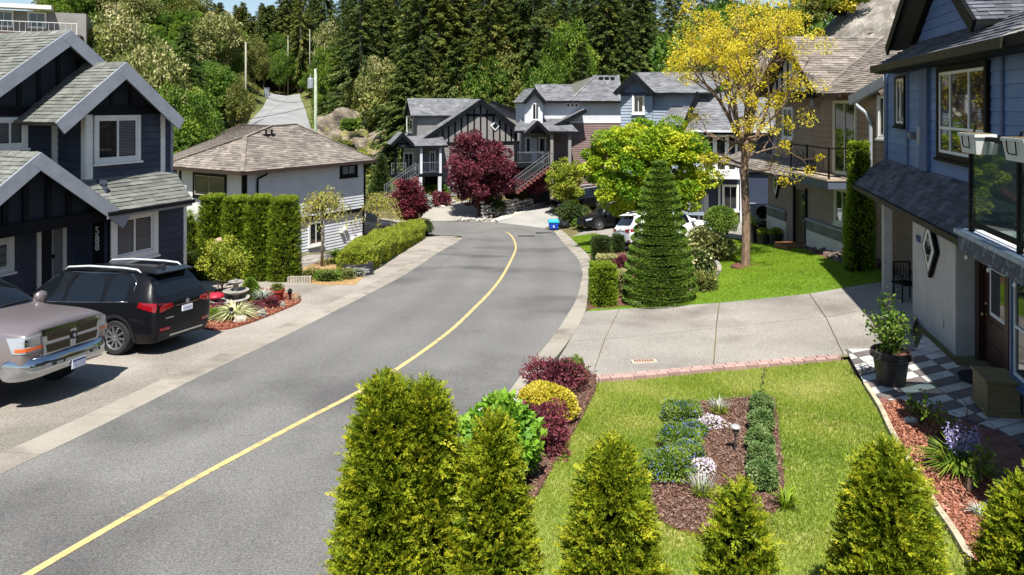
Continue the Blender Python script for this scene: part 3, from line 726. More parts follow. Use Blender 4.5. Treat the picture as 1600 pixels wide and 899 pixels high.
R2 = En+u2*(L2-3.05)-w2*3.05; R2.z = ez+2.02
nr = (Er-En).cross(R2-En).normalized(); W2 = hit(383, 214, En, nr); M2 = hit(424, 197, En, nr)
nl = (W2-El).cross(M2-El).normalized(); R1 = hit(374, 194.5, El, nl); Lf = hit(236, 250, El, nl)
roofplane([En, Er, R2, M2, W2], M_SHB2, h2, sm=M_SHB, expo=.15, tab=.33)
roofplane([El, En, W2], M_SHB2, h2, sm=M_SHB, expo=.15, tab=.33)
roofplane([Lf, El, W2, M2, R1], M_SHB2, h2, sm=M_SHB, expo=.15, tab=.33)
Bk = El+u2*(L2); R2b = R2; Bk.z = ez
roofplane([Er, Bk, R2], M_SHB2, h2, sm=M_SHB, expo=.3, tab=.6)
for p, q in ((En, W2), (El, W2), (W2, M2), (M2, R2), (Er, R2), (M2, R1)): hipcap(p, q, M_SHB, h2)
M_BROWN = mat('brown_gutter', rgb('3a2c28'), rough=.5)
for p, q in ((El, En), (En, Er)):
    d = (q-p).normalized(); bar(p+Vector((0,0,-.02)), q+d*.02+Vector((0,0,-.02)), .12, .13, 'gutter', M_BROWN, h2)
f2 = Fr(En+u2*.5-w2*.5, u2); aR = f2.a(570); zf = f2.at(567, 327)[1]; zbot = -8.2
vol(f2, [(0, zf), (aR, zf), (aR, ez-.12), (0, ez-.12)], -5.4, 0, M_PALEW, h2)
vol(f2, [(0, zbot), (aR, zbot), (aR, zf), (0, zf)], -5.3, -.1, M_PALEW, h2)
siding(f2, [(.1, zf+.1), (aR-.1, zf+.1), (aR-.1, ez-.15), (.1, ez-.15)], M_PALE, h2, d=.0, h=.155, joined=True)
siding(f2, [(.1, zbot+.25), (aR-.1, zbot+.25), (aR-.1, zf-.08), (.1, zf-.08)], M_PALE, h2, d=-.1, h=.155, joined=True, lap=.03)
bx(f2, 0, aR+.02, zf-.1, zf+.1, -.12, .045, 'floor_trim', M_BLACK, h2)
for a, z0, z1, d in ((0, zf+.1, ez-.14, .0), (aR-.1, zf+.1, ez-.14, .0), (aR-.1, zbot, zf-.1, -.1)): bx(f2, a-.01, a+.12, z0, z1, d-.05, d+.05, 'corner_board', M_BLACK, h2)
mb = MB(); a = f2.a(403, .1); mb.tube([f2.P(a+.35, .45, ez-.1), f2.P(a+.3, .3, ez-.25), f2.P(a+.02, .1, ez-.42), f2.P(a, .08, ez-.6), f2.P(a, .08, zf-1)], .05, 8); mb.build('downspout', M_BLACK, h2)
a0, z1 = f2.at(533, 260); a1, z0 = f2.at(555, 272); window(f2, a0, a1, z0, z1, h2, d=.03, mul=(.5,), trim=.12, tm=M_BLACK, sm=M_BLACK)
a0, z1 = f2.at(483, 350, -.1); a1, z0 = f2.at(502, 379, -.1); window(f2, a0, a1, z0, z1, h2, d=-.06, mul=(.5,), trim=.09, tm=M_WHITE)
for i, (px, py) in enumerate(((534, 361), (551, 373), (562, 369), (540, 357))):
    a, z = f2.at(px, py, 0); bx(f2, a-.1, a+.1, z-.1, z+.1, -.1, .12, 'wall_vent', M_WHITE, h2, .02)
f2f = Fr(f2.P(0, 0, 0)-Vector((u2.y, -u2.x, 0))*0, Vector((u2.y, -u2.x, 0))); aF = f2f.a(281)
vol(f2f, [(aF, zbot), (0, zbot), (0, ez-.12), (aF, ez-.12)], -.3, -.002, M_PALEW, h2)
a0, z1 = f2f.at(305, 273); a1, z0 = f2f.at(352, 309); window(f2f, a0, a1, z0, z1, h2, d=.02, mul=(.5,), trim=.11, tm=M_BLACK, sm=mat('almond_sash', rgb('a9a08c')), blind=None)
for a in (aF+.02, -.13): bx(f2f, a-.02, a+.11, zbot, ez-.14, 0, .045, 'corner_board', M_BLACK, h2)
p = [PX(283, 300, 36.8), PX(190, 345, 35.5), PX(190, 262, 41), PX(283, 262, 41.5)]
roofplane([p[1], p[0], p[3], p[2]], M_SHB2, h2, sm=M_SHB, expo=.15, tab=.33)
vol(f2f, [(aF-4, zbot), (aF, zbot), (aF, -5.0), (aF-4, -5.2)], -3, -.6, M_PALEW, h2)
for t in (.28, .62):
    q = En.lerp(W2, .5).lerp(M2.lerp(R2, t), .62); vb = MB(); vb.lathe(q-Vector((0,0,.05)), [(.05,0),(.05,.28),(.07,.28),(.07,.33)], 8); vb.cbox(q+Vector((0,0,.03)), .3, .3, .06); vb.build('roof_vent', M_DARK, h2)
q = M2.lerp(R1, .7); MB().cbox(q-Vector((0,.3,.02)), .5, .5, .12).build('roof_vent', M_BROWN, h2)
M_RAILG = mat('grey_rail', rgb('5f6266'), rough=.5)
# ---- grey house with batten gable, far side of the bend
M_GREY = mat('grey_siding', rgb('7f7d7c'), rgb('747271'), rough=.65, scale=1.2)
M_GREYP = mat('grey_panel', rgb('85827f'), rgb('7b7876'), rough=.65, scale=1.2)
M_SHF = mat('far_shingle', rgb('77787b'), rgb('606164'), rough=.95, scale=1.5, island=.22, fine=.2, fscale=20)
M_LITEW = mat('pale_wall', rgb('c4c6ca'), rgb('b8bac0'), rough=.7, scale=1)
f3 = Fr(PX(727, HY, 63), (.95, .31)); zg3 = -7.9
h3 = thing('house', 'dark grey house with a batten gable and diamond window behind the red plum tree', 'house', f3.P(0, 0, zg3))
am, za = f3.at(752, 155, .5); aLe, zLe = f3.at(650, 224, .5); slL = (za-zLe)/(am-aLe); aRe, zRe = f3.at(806, 196, .5); slR = (za-zRe)/(aRe-am)
ztr = f3.at(727, 224, 0)[1]
poly = [(aLe+.4, ztr), (f3.a(815), ztr), (f3.a(815), zRe-.3), (am, za-.25)]
vol(f3, [(aLe+.4, zg3), (f3.a(815), zg3), (f3.a(815), zRe-.4), (am, za-.25), (aLe+.5, ztr+.1)], -9, -.02, M_GREY, h3)
vol(f3, [(aLe+.6, ztr), (f3.a(813), ztr), (f3.a(813), zRe-.3), (am, za-.25)], -.03, .02, M_GREYP, h3, 'gable_panel')
siding(f3, [(aLe+.6, zg3), (f3.a(815), zg3), (f3.a(815), ztr-.1), (aLe+.6, ztr-.1)], M_GREY, h3, d=0, h=.17, joined=True)
for s, a, sl_ in ((-1, aLe, slL), (1, aRe, slR)):
    ze = za-sl_*abs(a-am)
    roofplane([f3.P(a, -9, ze), f3.P(a, .5, ze), f3.P(am, .5, za), f3.P(am, -9, za)], M_ROOFB, h3, sm=M_SHF, expo=.16, tab=.36)
    bar(f3.P(a, .53+.004*s, ze), f3.P(am, .53+.004*s, za), .06, .38, 'fascia', M_DARK, h3, side=f3.n, top=.02)
bx(f3, aLe+.5, f3.a(815), ztr-.12, ztr+.12, .0, .09, 'beam', M_DARK, h3)
zc = f3.at(752, 180, .05)[1]; bx(f3, f3.a(728), f3.a(776), zc-.1, zc+.1, .02, .08, 'beam', M_DARK, h3)
for px in (662, 673, 682, 692, 701, 711, 721, 731, 741, 751, 761, 771, 781, 790, 799):
    a = f3.a(px, .05); zt = za-(slL if a < am else slR)*abs(a-am)-.5
    if zt > ztr+.2: bx(f3, a-.07, a+.07, ztr+.12, zt, .02, .065, 'batten', M_DARK, h3)
a, z = f3.at(773.5, 197, .08); r = .42
w = MB().prism([f3.P(a-r, .02, z), f3.P(a, .02, z-r), f3.P(a+r, .02, z), f3.P(a, .02, z+r)], f3.n*.1).build('diamond_window', M_WHITE, h3)
MB().prism([f3.P(a-r*.68, .1, z), f3.P(a, .1, z-r*.68), f3.P(a+r*.68, .1, z), f3.P(a, .1, z+r*.68)], f3.n*.03).build('pane', M_GLASS, w)
# block with the left dormer wall: ridge parallel to the front
ar3, zr3 = f3.at(640, 154, -3.0); ae3, ze3 = f3.at(651, 181, -1.2)
e0 = f3.a(651, -1.2); e1 = am-1.2
roofplane([f3.P(ar3-.2, -1.2, ze3), f3.P(e1, -1.2, ze3), f3.P(am, -3.2, zr3), f3.P(ar3-.2, -3.2, zr3)], M_ROOFB, h3, sm=M_SHF, expo=.16, tab=.36)
roofplane([f3.P(ar3-.2, -5.2, ze3), f3.P(e1, -5.2, ze3), f3.P(am, -3.2, zr3), f3.P(ar3-.2, -3.2, zr3)], M_ROOFB, h3, sm=M_SHF, expo=.3, tab=.7)
aw = f3.a(652, -1.7)
vol(f3, [(aw, -4.5), (am, -4.5), (am, ze3-.1), (aw, ze3-.1)], -4.9, -1.7, M_GREY, h3)
siding(f3, [(aw, -3.6), (am-1, -3.6), (am-1, ze3-.1), (aw, ze3-.1)], M_GREY, h3, d=-1.7, h=.17, joined=True)
s3 = f3.side(aw, -1.7, -1)
vol(s3, [(-3.1, -4.5), (0, -4.5), (0, ze3-.1), (-1.55, zr3-.3), (-3.1, ze3-.1)], -.1, .0, M_LITEW, h3)
for s in (0, -3.9): bar(s3.P(.5+s if s == 0 else -3.6, .52, ze3-.05), s3.P(-1.55, .52+.003*s, zr3), .06, .3, 'fascia', M_DARK, h3, side=s3.n)
a0, z1 = s3.at(636, 182, .02); a1, z0 = s3.at(645, 206, .02); window(s3, min(a0, a1), max(a0, a1), z0, z1, h3, mul=(.5,), trim=.09)
# porch: small gable, skirt roof, deck, posts, stairs
zd3 = f3.at(670, 271, 1.5)[1]; zpe = f3.at(670, 228, 1.9)[1]
roofplane([f3.P(f3.a(622, 1.9), 1.9, zpe), f3.P(f3.a(700, 1.9), 1.9, zpe), f3.P(f3.a(690, 0), .02, zpe+.75), f3.P(f3.a(628, 0), .02, zpe+.75)], M_ROOFB, h3, sm=M_SHF, expo=.16, tab=.36)
bar(f3.P(f3.a(622, 1.9), 1.93, zpe), f3.P(f3.a(700, 1.9), 1.93, zpe), .08, .15, 'gutter', M_DARK, h3, side=f3.n)
ga, gz = f3.at(629, 207, 2.2)
for s in (-1, 1):
    roofplane([f3.P(ga+s*1.0, .0, gz-1.0), f3.P(ga+s*1.0, 2.2, gz-1.0), f3.P(ga, 2.2, gz), f3.P(ga, .0, gz)], M_ROOFB, h3, sm=M_SHF, expo=.16, tab=.36)
    bar(f3.P(ga+s*1.0, 2.23+.003*s, gz-1.0), f3.P(ga, 2.23+.003*s, gz), .06, .26, 'fascia', M_DARK, h3, side=f3.n)
vol(f3, [(ga-.8, gz-.9), (ga+.8, gz-.9), (ga, gz-.15)], 1.9, 2.0, M_NAVYD, h3, 'gable_panel')
dk0, dk1 = f3.a(612, 1.7), f3.a(692, 1.7)
vol(f3, [(dk0, zd3-.25), (dk1, zd3-.25), (dk1, zd3), (dk0, zd3)], -1.5, 1.7, M_DARK, h3, 'deck')
for px in (618, 658, 688): a = f3.a(px, 1.6); bx(f3, a-.1, a+.1, zd3, zpe-.02, 1.48, 1.68, 'porch_post', M_DARK if px < 650 else M_LITEW, h3)
for px in (657, 687): a = f3.a(px, 1.6); bx(f3, a-.14, a+.14, zg3, zd3-.25, 1.42, 1.68, 'porch_post', M_LITEW, h3)
railing(f3.P(f3.a(660, 1.6), 1.62, zd3), f3.P(f3.a(686, 1.6), 1.62, zd3), .95, M_RAILG, h3, gap=.16)
railing(f3.P(f3.a(612, 1.6), 1.62, zd3), f3.P(f3.a(634, 1.6), 1.62, zd3), .95, M_RAILG, h3, gap=.16)
for px0, px1, py0, py1, mm in ((632, 645, 240, 268, M_WHITE), (672, 679, 238, 266, M_WHITE)):
    a0, z1 = f3.at(px0, py0, .05); a1, z0 = f3.at(px1, py1, .05); window(f3, a0, a1, z0, z1, h3, d=.04, mul=(.5,), trim=.08)
a0 = f3.a(664, .05); a1 = f3.a(684, .05); bx(f3, a0, a1, zg3, zd3-.3, .02, .06, 'garage_door', M_DARK, h3)
n = 9
for i in range(n):
    t = i/n; a = f3.a(650, 2)-t*2.6
    bx(f3, a-.3, a, zd3-.2-(i+1)*.19, zd3-.02-(i+1)*.19+.05, 1.9, 3.1, 'stair_tread', mat('red_stair', rgb('6b3a36'), rough=.7), h3)
for d in (1.9, 3.1):
    p = f3.P(f3.a(650, 2), d, zd3); q = p-f3.u*2.6+Vector((0, 0, -1.75)); railing(p, q, .95, M_RAILG, h3, gap=.2)
# block behind on the right
vol(f3, [(f3.a(800, -2), zg3), (f3.a(818, -2)+.6, zg3), (f3.a(818, -2)+.6, f3.at(818, 186, -2)[1]), (f3.a(775, -2), f3.at(775, 162, -2)[1])], -8, -2, M_GREY, h3)
bar(f3.P(f3.a(768, -1.8), -1.8, f3.at(768, 157, -1.8)[1]), f3.P(f3.a(824, -1.8), -1.8, f3.at(824, 178, -1.8)[1]), .5, .25, 'fascia', M_DARK, h3, side=f3.n)
# ---- two-tone house: navy and white above, brown siding below
M_PURP = mat('brown_siding', rgb('7c6763'), rgb('705c59'), rough=.65, scale=1.2)
M_SLATE = mat('slate_wall', rgb('63718c'), rgb('586680'), rough=.65, scale=1.2)
f4 = Fr(PX(905, HY, 60), (.985, .17)); zg4 = -6.9
h4 = thing('house', 'two tone house of pale upper walls and brown siding with red porch stairs', 'house', f4.P(0, 0, zg4))
ze4 = f4.at(905, 158, .5)[1]; zw = f4.at(905, 191)[1]; x0, x1 = f4.a(847), f4.a(975)
vol(f4, [(x0, zw), (x1, zw), (x1, ze4), (x0, ze4)], -8, 0, M_LITEW, h4)
zs4 = f4.at(905, 176)[1]
bx(f4, x0+.05, x1, zw-.08, zw+.06, -.02, .07, 'floor_trim', M_WHITE, h4)
x2 = f4.a(850)
vol(f4, [(x2, zg4), (x1, zg4), (x1, zw-.05), (x2, zw-.05)], -8, -.02, M_PURP, h4)
siding(f4, [(x2, zg4), (x1, zg4), (x1, zw-.08), (x2, zw-.08)], M_PURP, h4, d=0, h=.19, joined=True, lap=.03)
zr4 = f4.at(940, 118, -3.6)[1]; r0, r1 = f4.a(931, -3.6), f4.a(966, -3.6); zl4 = f4.at(840, 132, -2)[1]
E = [f4.P(x0-.2, .55, ze4), f4.P(f4.a(971, .5), .55, ze4)]
roofplane([f4.P(f4.a(890, .5), .55, ze4), E[1], f4.P(r1, -3.6, zr4), f4.P(r0, -3.6, zr4)], M_ROOFB, h4, sm=M_SHF, expo=.16, tab=.36)
roofplane([f4.P(x0-.2, .55, ze4), f4.P(f4.a(905, .5), .55, ze4), f4.P(f4.a(890, -2), -2.0, zl4), f4.P(f4.a(835, -2), -2.0, zl4)], M_ROOFB, h4, sm=M_SHF, expo=.16, tab=.36)
roofplane([f4.P(f4.a(893, .5), .6, ze4+.02), f4.P(r0, -3.6, zr4+.01), f4.P(f4.a(880, -3), -3.6, zl4-.2)], M_ROOFB, h4, sm=M_SHF, expo=.16, tab=.36)
roofplane([E[1], f4.P(f4.a(985, -6), -7, ze4), f4.P(r1, -3.6, zr4)], M_ROOFB, h4, sm=M_SHF, expo=.3, tab=.7)
hipcap(f4.P(f4.a(890, .5), .55, ze4), f4.P(r0, -3.6, zr4), M_SHF, h4); hipcap(E[1], f4.P(r1, -3.6, zr4), M_SHF, h4)
bar(E[0]+Vector((0,0,-.01)), E[1]+Vector((0,0,-.01)), .1, .16, 'gutter', M_DARK, h4, side=f4.n)
for i in range(3):
    a, z = f4.at(939+i*9, 121.5, -2.9); MB().cbox(f4.P(a, -2.9, z-.05), .36, .36, .18).build('roof_vent', M_BLACK, h4)
for i in range(3):
    a0, z1 = f4.at(885.5+i*6.4, 162, .03); a1, z0 = f4.at(890+i*6.4, 167.5, .03); window(f4, a0, a1, z0, z1, h4, trim=.06, sill=False)
# projecting gable bay on the left
ag, zg_ = f4.at(833, 138, 1.6); bl, br = f4.a(820, 1.2), f4.a(848, 1.2); zbe = f4.at(833, 159, 1.6)[1]; zbb = f4.at(833, 193, 1.2)[1]
vol(f4, [(bl, zbb), (br, zbb), (br, zbe), ((bl+br)/2, zg_-.35), (bl, zbe)], -3, 1.2, M_LITEW, h4)
for s in (-1, 1):
    h_ = (br-bl)/2+.25; slp = (zg_-zbe)/h_*1.05
    roofplane([f4.P((bl+br)/2+s*h_, -3, zg_-slp*h_), f4.P((bl+br)/2+s*h_, 1.6, zg_-slp*h_), f4.P((bl+br)/2, 1.6, zg_), f4.P((bl+br)/2, -3, zg_)], M_ROOFB, h4, sm=M_SHF, expo=.16, tab=.36)
    bar(f4.P((bl+br)/2+s*h_, 1.63+.003*s, zg_-slp*h_), f4.P((bl+br)/2, 1.63+.003*s, zg_), .06, .3, 'fascia', M_DARK, h4, side=f4.n)
a0, z1 = f4.at(832, 163, 1.25); a1, z0 = f4.at(842, 187, 1.25); window(f4, a0, a1, z0, z1, h4, d=1.23, mul=(.5,), trim=.08, blind=[1])
# lower roofs and porch
zp4 = f4.at(870, 206, 2.4)[1]
roofplane([f4.P(f4.a(803, 2.4), 2.4, zp4+.1), f4.P(f4.a(904, 2.4), 2.4, zp4+.0), f4.P(f4.a(885, .1), .1, zp4+1.0), f4.P(f4.a(815, .1), .1, zp4+1.0)], M_ROOFB, h4, sm=M_SHF, expo=.16, tab=.36)
bar(f4.P(f4.a(803, 2.4), 2.43, zp4+.1), f4.P(f4.a(904, 2.4), 2.43, zp4), .1, .18, 'gutter', M_DARK, h4, side=f4.n)
q0, q1 = f4.at(856, 200, 1.3), f4.at(915, 170, 1.3)
roofplane([f4.P(q0[0], -.5, q0[1]), f4.P(q0[0], 1.3, q0[1]), f4.P(q1[0], 1.3, q1[1]), f4.P(q1[0], -.5, q1[1])], M_ROOFB, h4, sm=M_SHF, expo=.16, tab=.36)
bar(f4.P(q0[0], 1.33, q0[1]), f4.P(q1[0], 1.33, q1[1]), .07, .32, 'fascia', M_DARK, h4, side=f4.n)
ag2, zg2 = f4.at(840, 188, 2.8)
for s in (-1, 1):
    roofplane([f4.P(ag2+s*1.05, .1, zg2-1.0), f4.P(ag2+s*1.05, 2.8, zg2-1.0), f4.P(ag2, 2.8, zg2), f4.P(ag2, .1, zg2)], M_ROOFB, h4, sm=M_SHF, expo=.16, tab=.36)
    bar(f4.P(ag2+s*1.05, 2.83+.003*s, zg2-1.0), f4.P(ag2, 2.83+.003*s, zg2), .06, .28, 'fascia', M_DARK, h4, side=f4.n)
vol(f4, [(ag2-.8, zg2-.95), (ag2+.8, zg2-.95), (ag2, zg2-.2)], 2.3, 2.45, M_NAVYD, h4, 'gable_panel')
zd4 = f4.at(850, 256, 2.2)[1]; k0, k1 = f4.a(803, 2.2), f4.a(893, 2.2)
vol(f4, [(f4.a(815), zd4), (f4.a(893), zd4), (f4.a(893), zp4+.3), (f4.a(815), zp4+.3)], -1, -.05, M_GREY, h4)
vol(f4, [(k0, zd4-.28), (k1, zd4-.28), (k1, zd4), (k0, zd4)], -.5, 2.2, M_DARK, h4, 'deck')
vol(f4, [(f4.a(815), zg4-1), (f4.a(893), zg4-1), (f4.a(893), zd4-.3), (f4.a(815), zd4-.3)], -1, 1.0, M_DARK, h4)
for px in (806, 862, 890): a = f4.a(px, 2.1); bx(f4, a-.12, a+.12, zd4 if px < 850 else zg4-.6, zp4, 1.95, 2.18, 'porch_post', M_DARK if px < 850 else M_GREYP, h4)
railing(f4.P(f4.a(808, 2), 2.1, zd4), f4.P(f4.a(848, 2), 2.1, zd4), .95, M_RAILG, h4, gap=.16); railing(f4.P(f4.a(866, 2), 2.1, zd4), f4.P(f4.a(888, 2), 2.1, zd4), .95, M_DARK, h4, gap=.16)
for px0, px1 in ((822, 829), (843, 852)):
    a0, z1 = f4.at(px0, 216, .05); a1, z0 = f4.at(px1, 238, .05); window(f4, a0, a1, z0, z1, h4, d=0, trim=.08)
a0, z1 = f4.at(831, 216, .05); a1 = f4.a(839, .05); bx(f4, a0, a1, zd4, z1, -.04, .0, 'door', M_LITEW, h4)
a0, z1 = f4.at(873, 219, .05); a1 = f4.a(880, .05); bx(f4, a0, a1, zd4, z1, -.04, .0, 'door', M_DARK, h4)
for i in range(11):
    a = f4.a(858, 2.4)-i*.26
    bx(f4, a-.27, a, zd4-(i+1)*.185-.16, zd4-(i+1)*.185, 2.25, 3.5, 'stair_tread', mat('red_tread', rgb('6e3f3a'), rgb('5c332f'), rough=.7), h4)
for d in (2.25, 3.5):
    p = f4.P(f4.a(858, 2.4), d, zd4); q = p-f4.u*2.9+Vector((0, 0, -2.05)); railing(p, q, .95, M_RAILG, h4, gap=.2)
# ---- blue-grey house behind the maple
M_BLG = mat('bluegrey_siding', rgb('8b95a3'), rgb('7d8795'), rough=.65, scale=1.2)
M_BLD = mat('navy_wall', rgb('262f42'), rgb('2d374b'), rough=.6, scale=1.2)
f5 = Fr(PX(1020, HY, 44), (.97, -.24)); zg5 = -6.9
h5 = thing('house', 'blue grey gabled house behind the bright maple with a white framed balcony', 'house', f5.P(0, 0, zg5))
ap5, zp5 = f5.at(990, 113, .9); el, zel = f5.at(957, 146, .9); er, zer = f5.at(1021, 146, .9); hf5 = (er-el)/2; sl5 = (zp5-zel)/(ap5-el)
wl_, wr_ = f5.a(970, .3), f5.a(1019, .3); zw5 = f5.at(990, 215)[1]
vol(f5, [(wl_, -6), (wr_, -6), (wr_, zer-.05), (ap5, zp5-.3), (wl_, zer-.05)], -6, .3, M_BLG, h5)
zb5 = f5.at(990, 147, .3)[1]
siding(f5, [(wl_, zw5), (wr_, zw5), (wr_, zb5), (wl_, zb5)], M_BLG, h5, d=.3, h=.18, joined=True)
vol(f5, [(wl_, zb5), (wr_, zb5), (wr_, zer-.05), (ap5, zp5-.3), (wl_, zer-.05)], .3, .34, M_SLATE, h5, 'gable_panel')
bx(f5, wl_, wr_, zb5-.12, zb5+.08, .3, .4, 'beam', M_BLD, h5)
gable(f5, ap5, zp5, hf5, sl5, .9, -6, M_ROOFB, M_SHF, M_DARK, h5, fw=.3, expo=.16, tab=.36)
bar(f5.P(el+.25, .75, zel+.1), f5.P(ap5, .75, zp5-.15), .06, .2, 'fascia', M_SLATE, h5, side=f5.n); bar(f5.P(er-.25, .753, zer+.1), f5.P(ap5, .753, zp5-.15), .06, .2, 'fascia', M_SLATE, h5, side=f5.n)
a0, z1 = f5.at(990, 150, .35); a1, z0 = f5.at(1005, 176, .35); window(f5, a0, a1, z0, z1, h5, d=.35, mul=(.5,), trim=.09)
# main roof to the right, ridge along the front
zr5 = f5.at(1060, 113, -2.2)[1]; e5z = f5.at(1060, 145, .2)[1]
roofplane([f5.P(wr_-.3, .2, e5z), f5.P(f5.a(1110, .2), .2, e5z), f5.P(f5.a(1150, -2.2), -2.2, zr5), f5.P(ap5, -2.2, zr5)], M_ROOFB, h5, sm=M_SHF, expo=.16, tab=.36)
bar(f5.P(wr_, .22, e5z), f5.P(f5.a(1068, .2), .22, e5z), .1, .14, 'gutter', M_DARK, h5, side=f5.n)
vol(f5, [(wr_, zw5-.6), (f5.a(1085), zw5-.6), (f5.a(1085), e5z), (wr_, e5z)], -5, -.3, M_BLG, h5)
siding(f5, [(wr_, zw5-.6), (f5.a(1085), zw5-.6), (f5.a(1085), e5z-.1), (wr_, e5z-.1)], M_BLG, h5, d=-.3, h=.18, joined=True)
z5a = f5.at(1060, 196, 1.5)[1]; z5b = f5.at(1075, 146, -1.6)[1]
roofplane([f5.P(f5.a(1024, 1.5), 1.5, z5a), f5.P(f5.a(1098, 1.5), 1.5, z5a), f5.P(f5.a(1092, -1.6), -1.6, z5b), f5.P(f5.a(1068, -1.6), -1.6, z5b)], M_ROOFB, h5, sm=M_SHF, expo=.16, tab=.36)
bar(f5.P(f5.a(1066, 1.53), 1.53, f5.at(1066, 194, 1.53)[1]), f5.P(f5.a(1088, 1.53), 1.53, f5.at(1088, 143, 1.53)[1]), .12, .3, 'fascia', M_DARK, h5, side=f5.n)
vol(f5, [(f5.a(1024, 1), -6.5), (f5.a(1100, 1), -6.5), (f5.a(1100, 1), z5a), (f5.a(1024, 1), z5a)], -4, 1.0, M_BLG, h5)
re, rez = f5.at(1105, 203, 2.0)
roofplane([f5.P(re-1.2, 2.0, rez), f5.P(f5.a(1215, 2.0), 2.0, rez), f5.P(f5.a(1205, -1), -1.0, rez+2.2), f5.P(re-.2, -1.0, rez+2.2)], M_ROOFB, h5, sm=M_SHF, expo=.16, tab=.36)
bar(f5.P(re-1.2, 2.03, rez), f5.P(f5.a(1200, 2.0), 2.03, rez), .1, .14, 'gutter', M_LITEW, h5, side=f5.n)
zdk = f5.at(1125, 271, 2.0)[1]; p0, p1 = f5.a(1070, 1.4), f5.a(1215, 1.4)
vol(f5, [(p0, zdk), (p1, zdk), (p1, rez), (p0, rez)], -4, .9, M_BLD, h5)
vol(f5, [(p0-3, zg5-.6), (p1, zg5-.6), (p1, zdk-.1), (p0-3, zdk-.1)], -4, .7, M_BLD, h5)
vol(f5, [(f5.a(1085, 2.2), zdk-.3), (f5.a(1156, 2.2), zdk-.3), (f5.a(1156, 2.2), zdk), (f5.a(1085, 2.2), zdk)], .5, 2.2, M_WHITE, h5, 'deck')
for px0, px1 in ((1098, 1115), (1119, 1134), (1138, 1150)):
    a0, z1 = f5.at(px0, 213, 1); a1 = f5.a(px1, 1); window(f5, a0, a1, zdk+.1, z1, h5, d=.93, tra=(.45,), trim=.08)
railing(f5.P(f5.a(1088, 2.1), 2.12, zdk), f5.P(f5.a(1154, 2.1), 2.12, zdk), 1.0, M_WHITE, h5, gap=.9, bal=.04)
a0, z1 = f5.at(1131, 291, .8); a1, z0 = f5.at(1152, 328, .8); window(f5, a0, a1, z0, z1, h5, d=.74, mul=(.5,), trim=.09)
a0, z1 = f5.at(1098, 304, .8); a1, z0 = f5.at(1107, 335, .8); bx(f5, a0, a1, z0-.3, z1, .68, .75, 'door', M_LITEW, h5)
for px in (1092, 1124, 1158): a = f5.a(px, .8); bx(f5, a-.06, a+.06, zg5-.3, zdk-.3, .7, .8, 'corner_board', M_LITEW, h5)
# ---- brown house on the right
M_TAUPE = mat('taupe_siding', rgb('907b69'), rgb('83705f'), rough=.65, scale=1.5, island=.05)
M_TAUPS = mat('taupe_stucco', rgb('8a7b6e'), rgb('7f7165'), rough=.85, scale=2)
M_CREAM = mat('cream_stucco', rgb('cdc8ba'), rgb('c0bbad'), rough=.85, scale=2)
M_BAND = mat('slate_tile', rgb('5b5a54'), rgb('6e6c64'), rough=.7, scale=4, island=.25)
f6 = Fr((11.2, 26, 0), (.06, -1)); z6 = -5.35
h6 = thing('house', 'brown house with an iron railed balcony behind the yellow locust tree', 'house', f6.P(0, 0, z6))
b0, b1 = f6.a(1200), f6.a(1350); zdk6 = f6.at(1283, 277, 0)[1]-.05
vol(f6, [(b0, z6-.4), (b1, z6-.4), (b1, zdk6), (b0, zdk6)], -7, 0, M_TAUPS, h6)
zwn = z6+1.05; zband = z6+.68
for a0, a1 in ((b0, f6.a(1229)), (f6.a(1262), b1)):
    bx(f6, a0-.02, a1, z6-.3, zband, -.01, .06, 'stucco_base', M_CREAM, h6); bx(f6, a0-.02, a1+.01, zwn, zwn+.07, -.01, .11, 'wainscot_cap', M_FASC, h6)
    n = max(1, int((a1-a0)/.3))
    for i in range(n): bx(f6, a0+(a1-a0)*i/n+.004, a0+(a1-a0)*(i+1)/n-.004, zband+.004, zwn-.004, 0, .07, 'wall_tile', M_BAND, h6)
d0, d1 = f6.a(1243), f6.a(1260); zt = z6+2.1
door = bx(f6, d0, d1, z6, zt, -.02, .02, 'door', mat('dark_door', rgb('1c1614'), rgb('241b18'), rough=.4), h6)
bx(f6, d0-.1, d0, z6, zt+.1, 0, .07, 'door_frame', M_DARK, door); bx(f6, d1, d1+.1, z6, zt+.1, 0, .07, 'door_frame', M_DARK, door)
bx(f6, d1-.32, d1-.05, z6+.95, zt-.08, .02, .035, 'door_glass', M_FASC, door); bx(f6, d1-.29, d1-.08, z6+.98, zt-.11, .03, .04, 'pane', M_GLASS, door)
bx(f6, d0-.1, d1+.1, z6-.3, z6+.02, 0, .8, 'step', mat('timber_step', rgb('7a5230'), rough=.7), h6)
def diamond(fr, a, z, w, h, parent, d=.02, fm=None, t=.07):
    o = fixn(MB().prism([fr.P(a-w, d, z), fr.P(a, d, z-h), fr.P(a+w, d, z), fr.P(a, d, z+h)], fr.n*.07).build('diamond_window', fm or M_BLACK, parent))
    k = .82; fixn(MB().prism([fr.P(a-w*k, d, z), fr.P(a, d, z-h*k), fr.P(a+w*k, d, z), fr.P(a, d, z+h*k)], fr.n*.078).build('sash', M_WHITE, o))
    k = .52; fixn(MB().prism([fr.P(a-w*k, d, z), fr.P(a, d, z-h*k), fr.P(a+w*k, d, z), fr.P(a, d, z+h*k)], fr.n*.084).build('pane', M_GLASS, o)); return o
a, z = f6.at(1215, 287); diamond(f6, a, z, .28, .62, h6)
text('585', .22, f6, f6.a(1225.5), f6.at(1225, 291)[1], .02, M_BLACK, h6)
a0, z1 = f6.at(1308, 296); a1, z0 = f6.at(1329, 352); window(f6, a0, a1, z0, z1, h6, mul=(.5,), trim=.08, sm=M_CREAM, tm=M_CREAM)
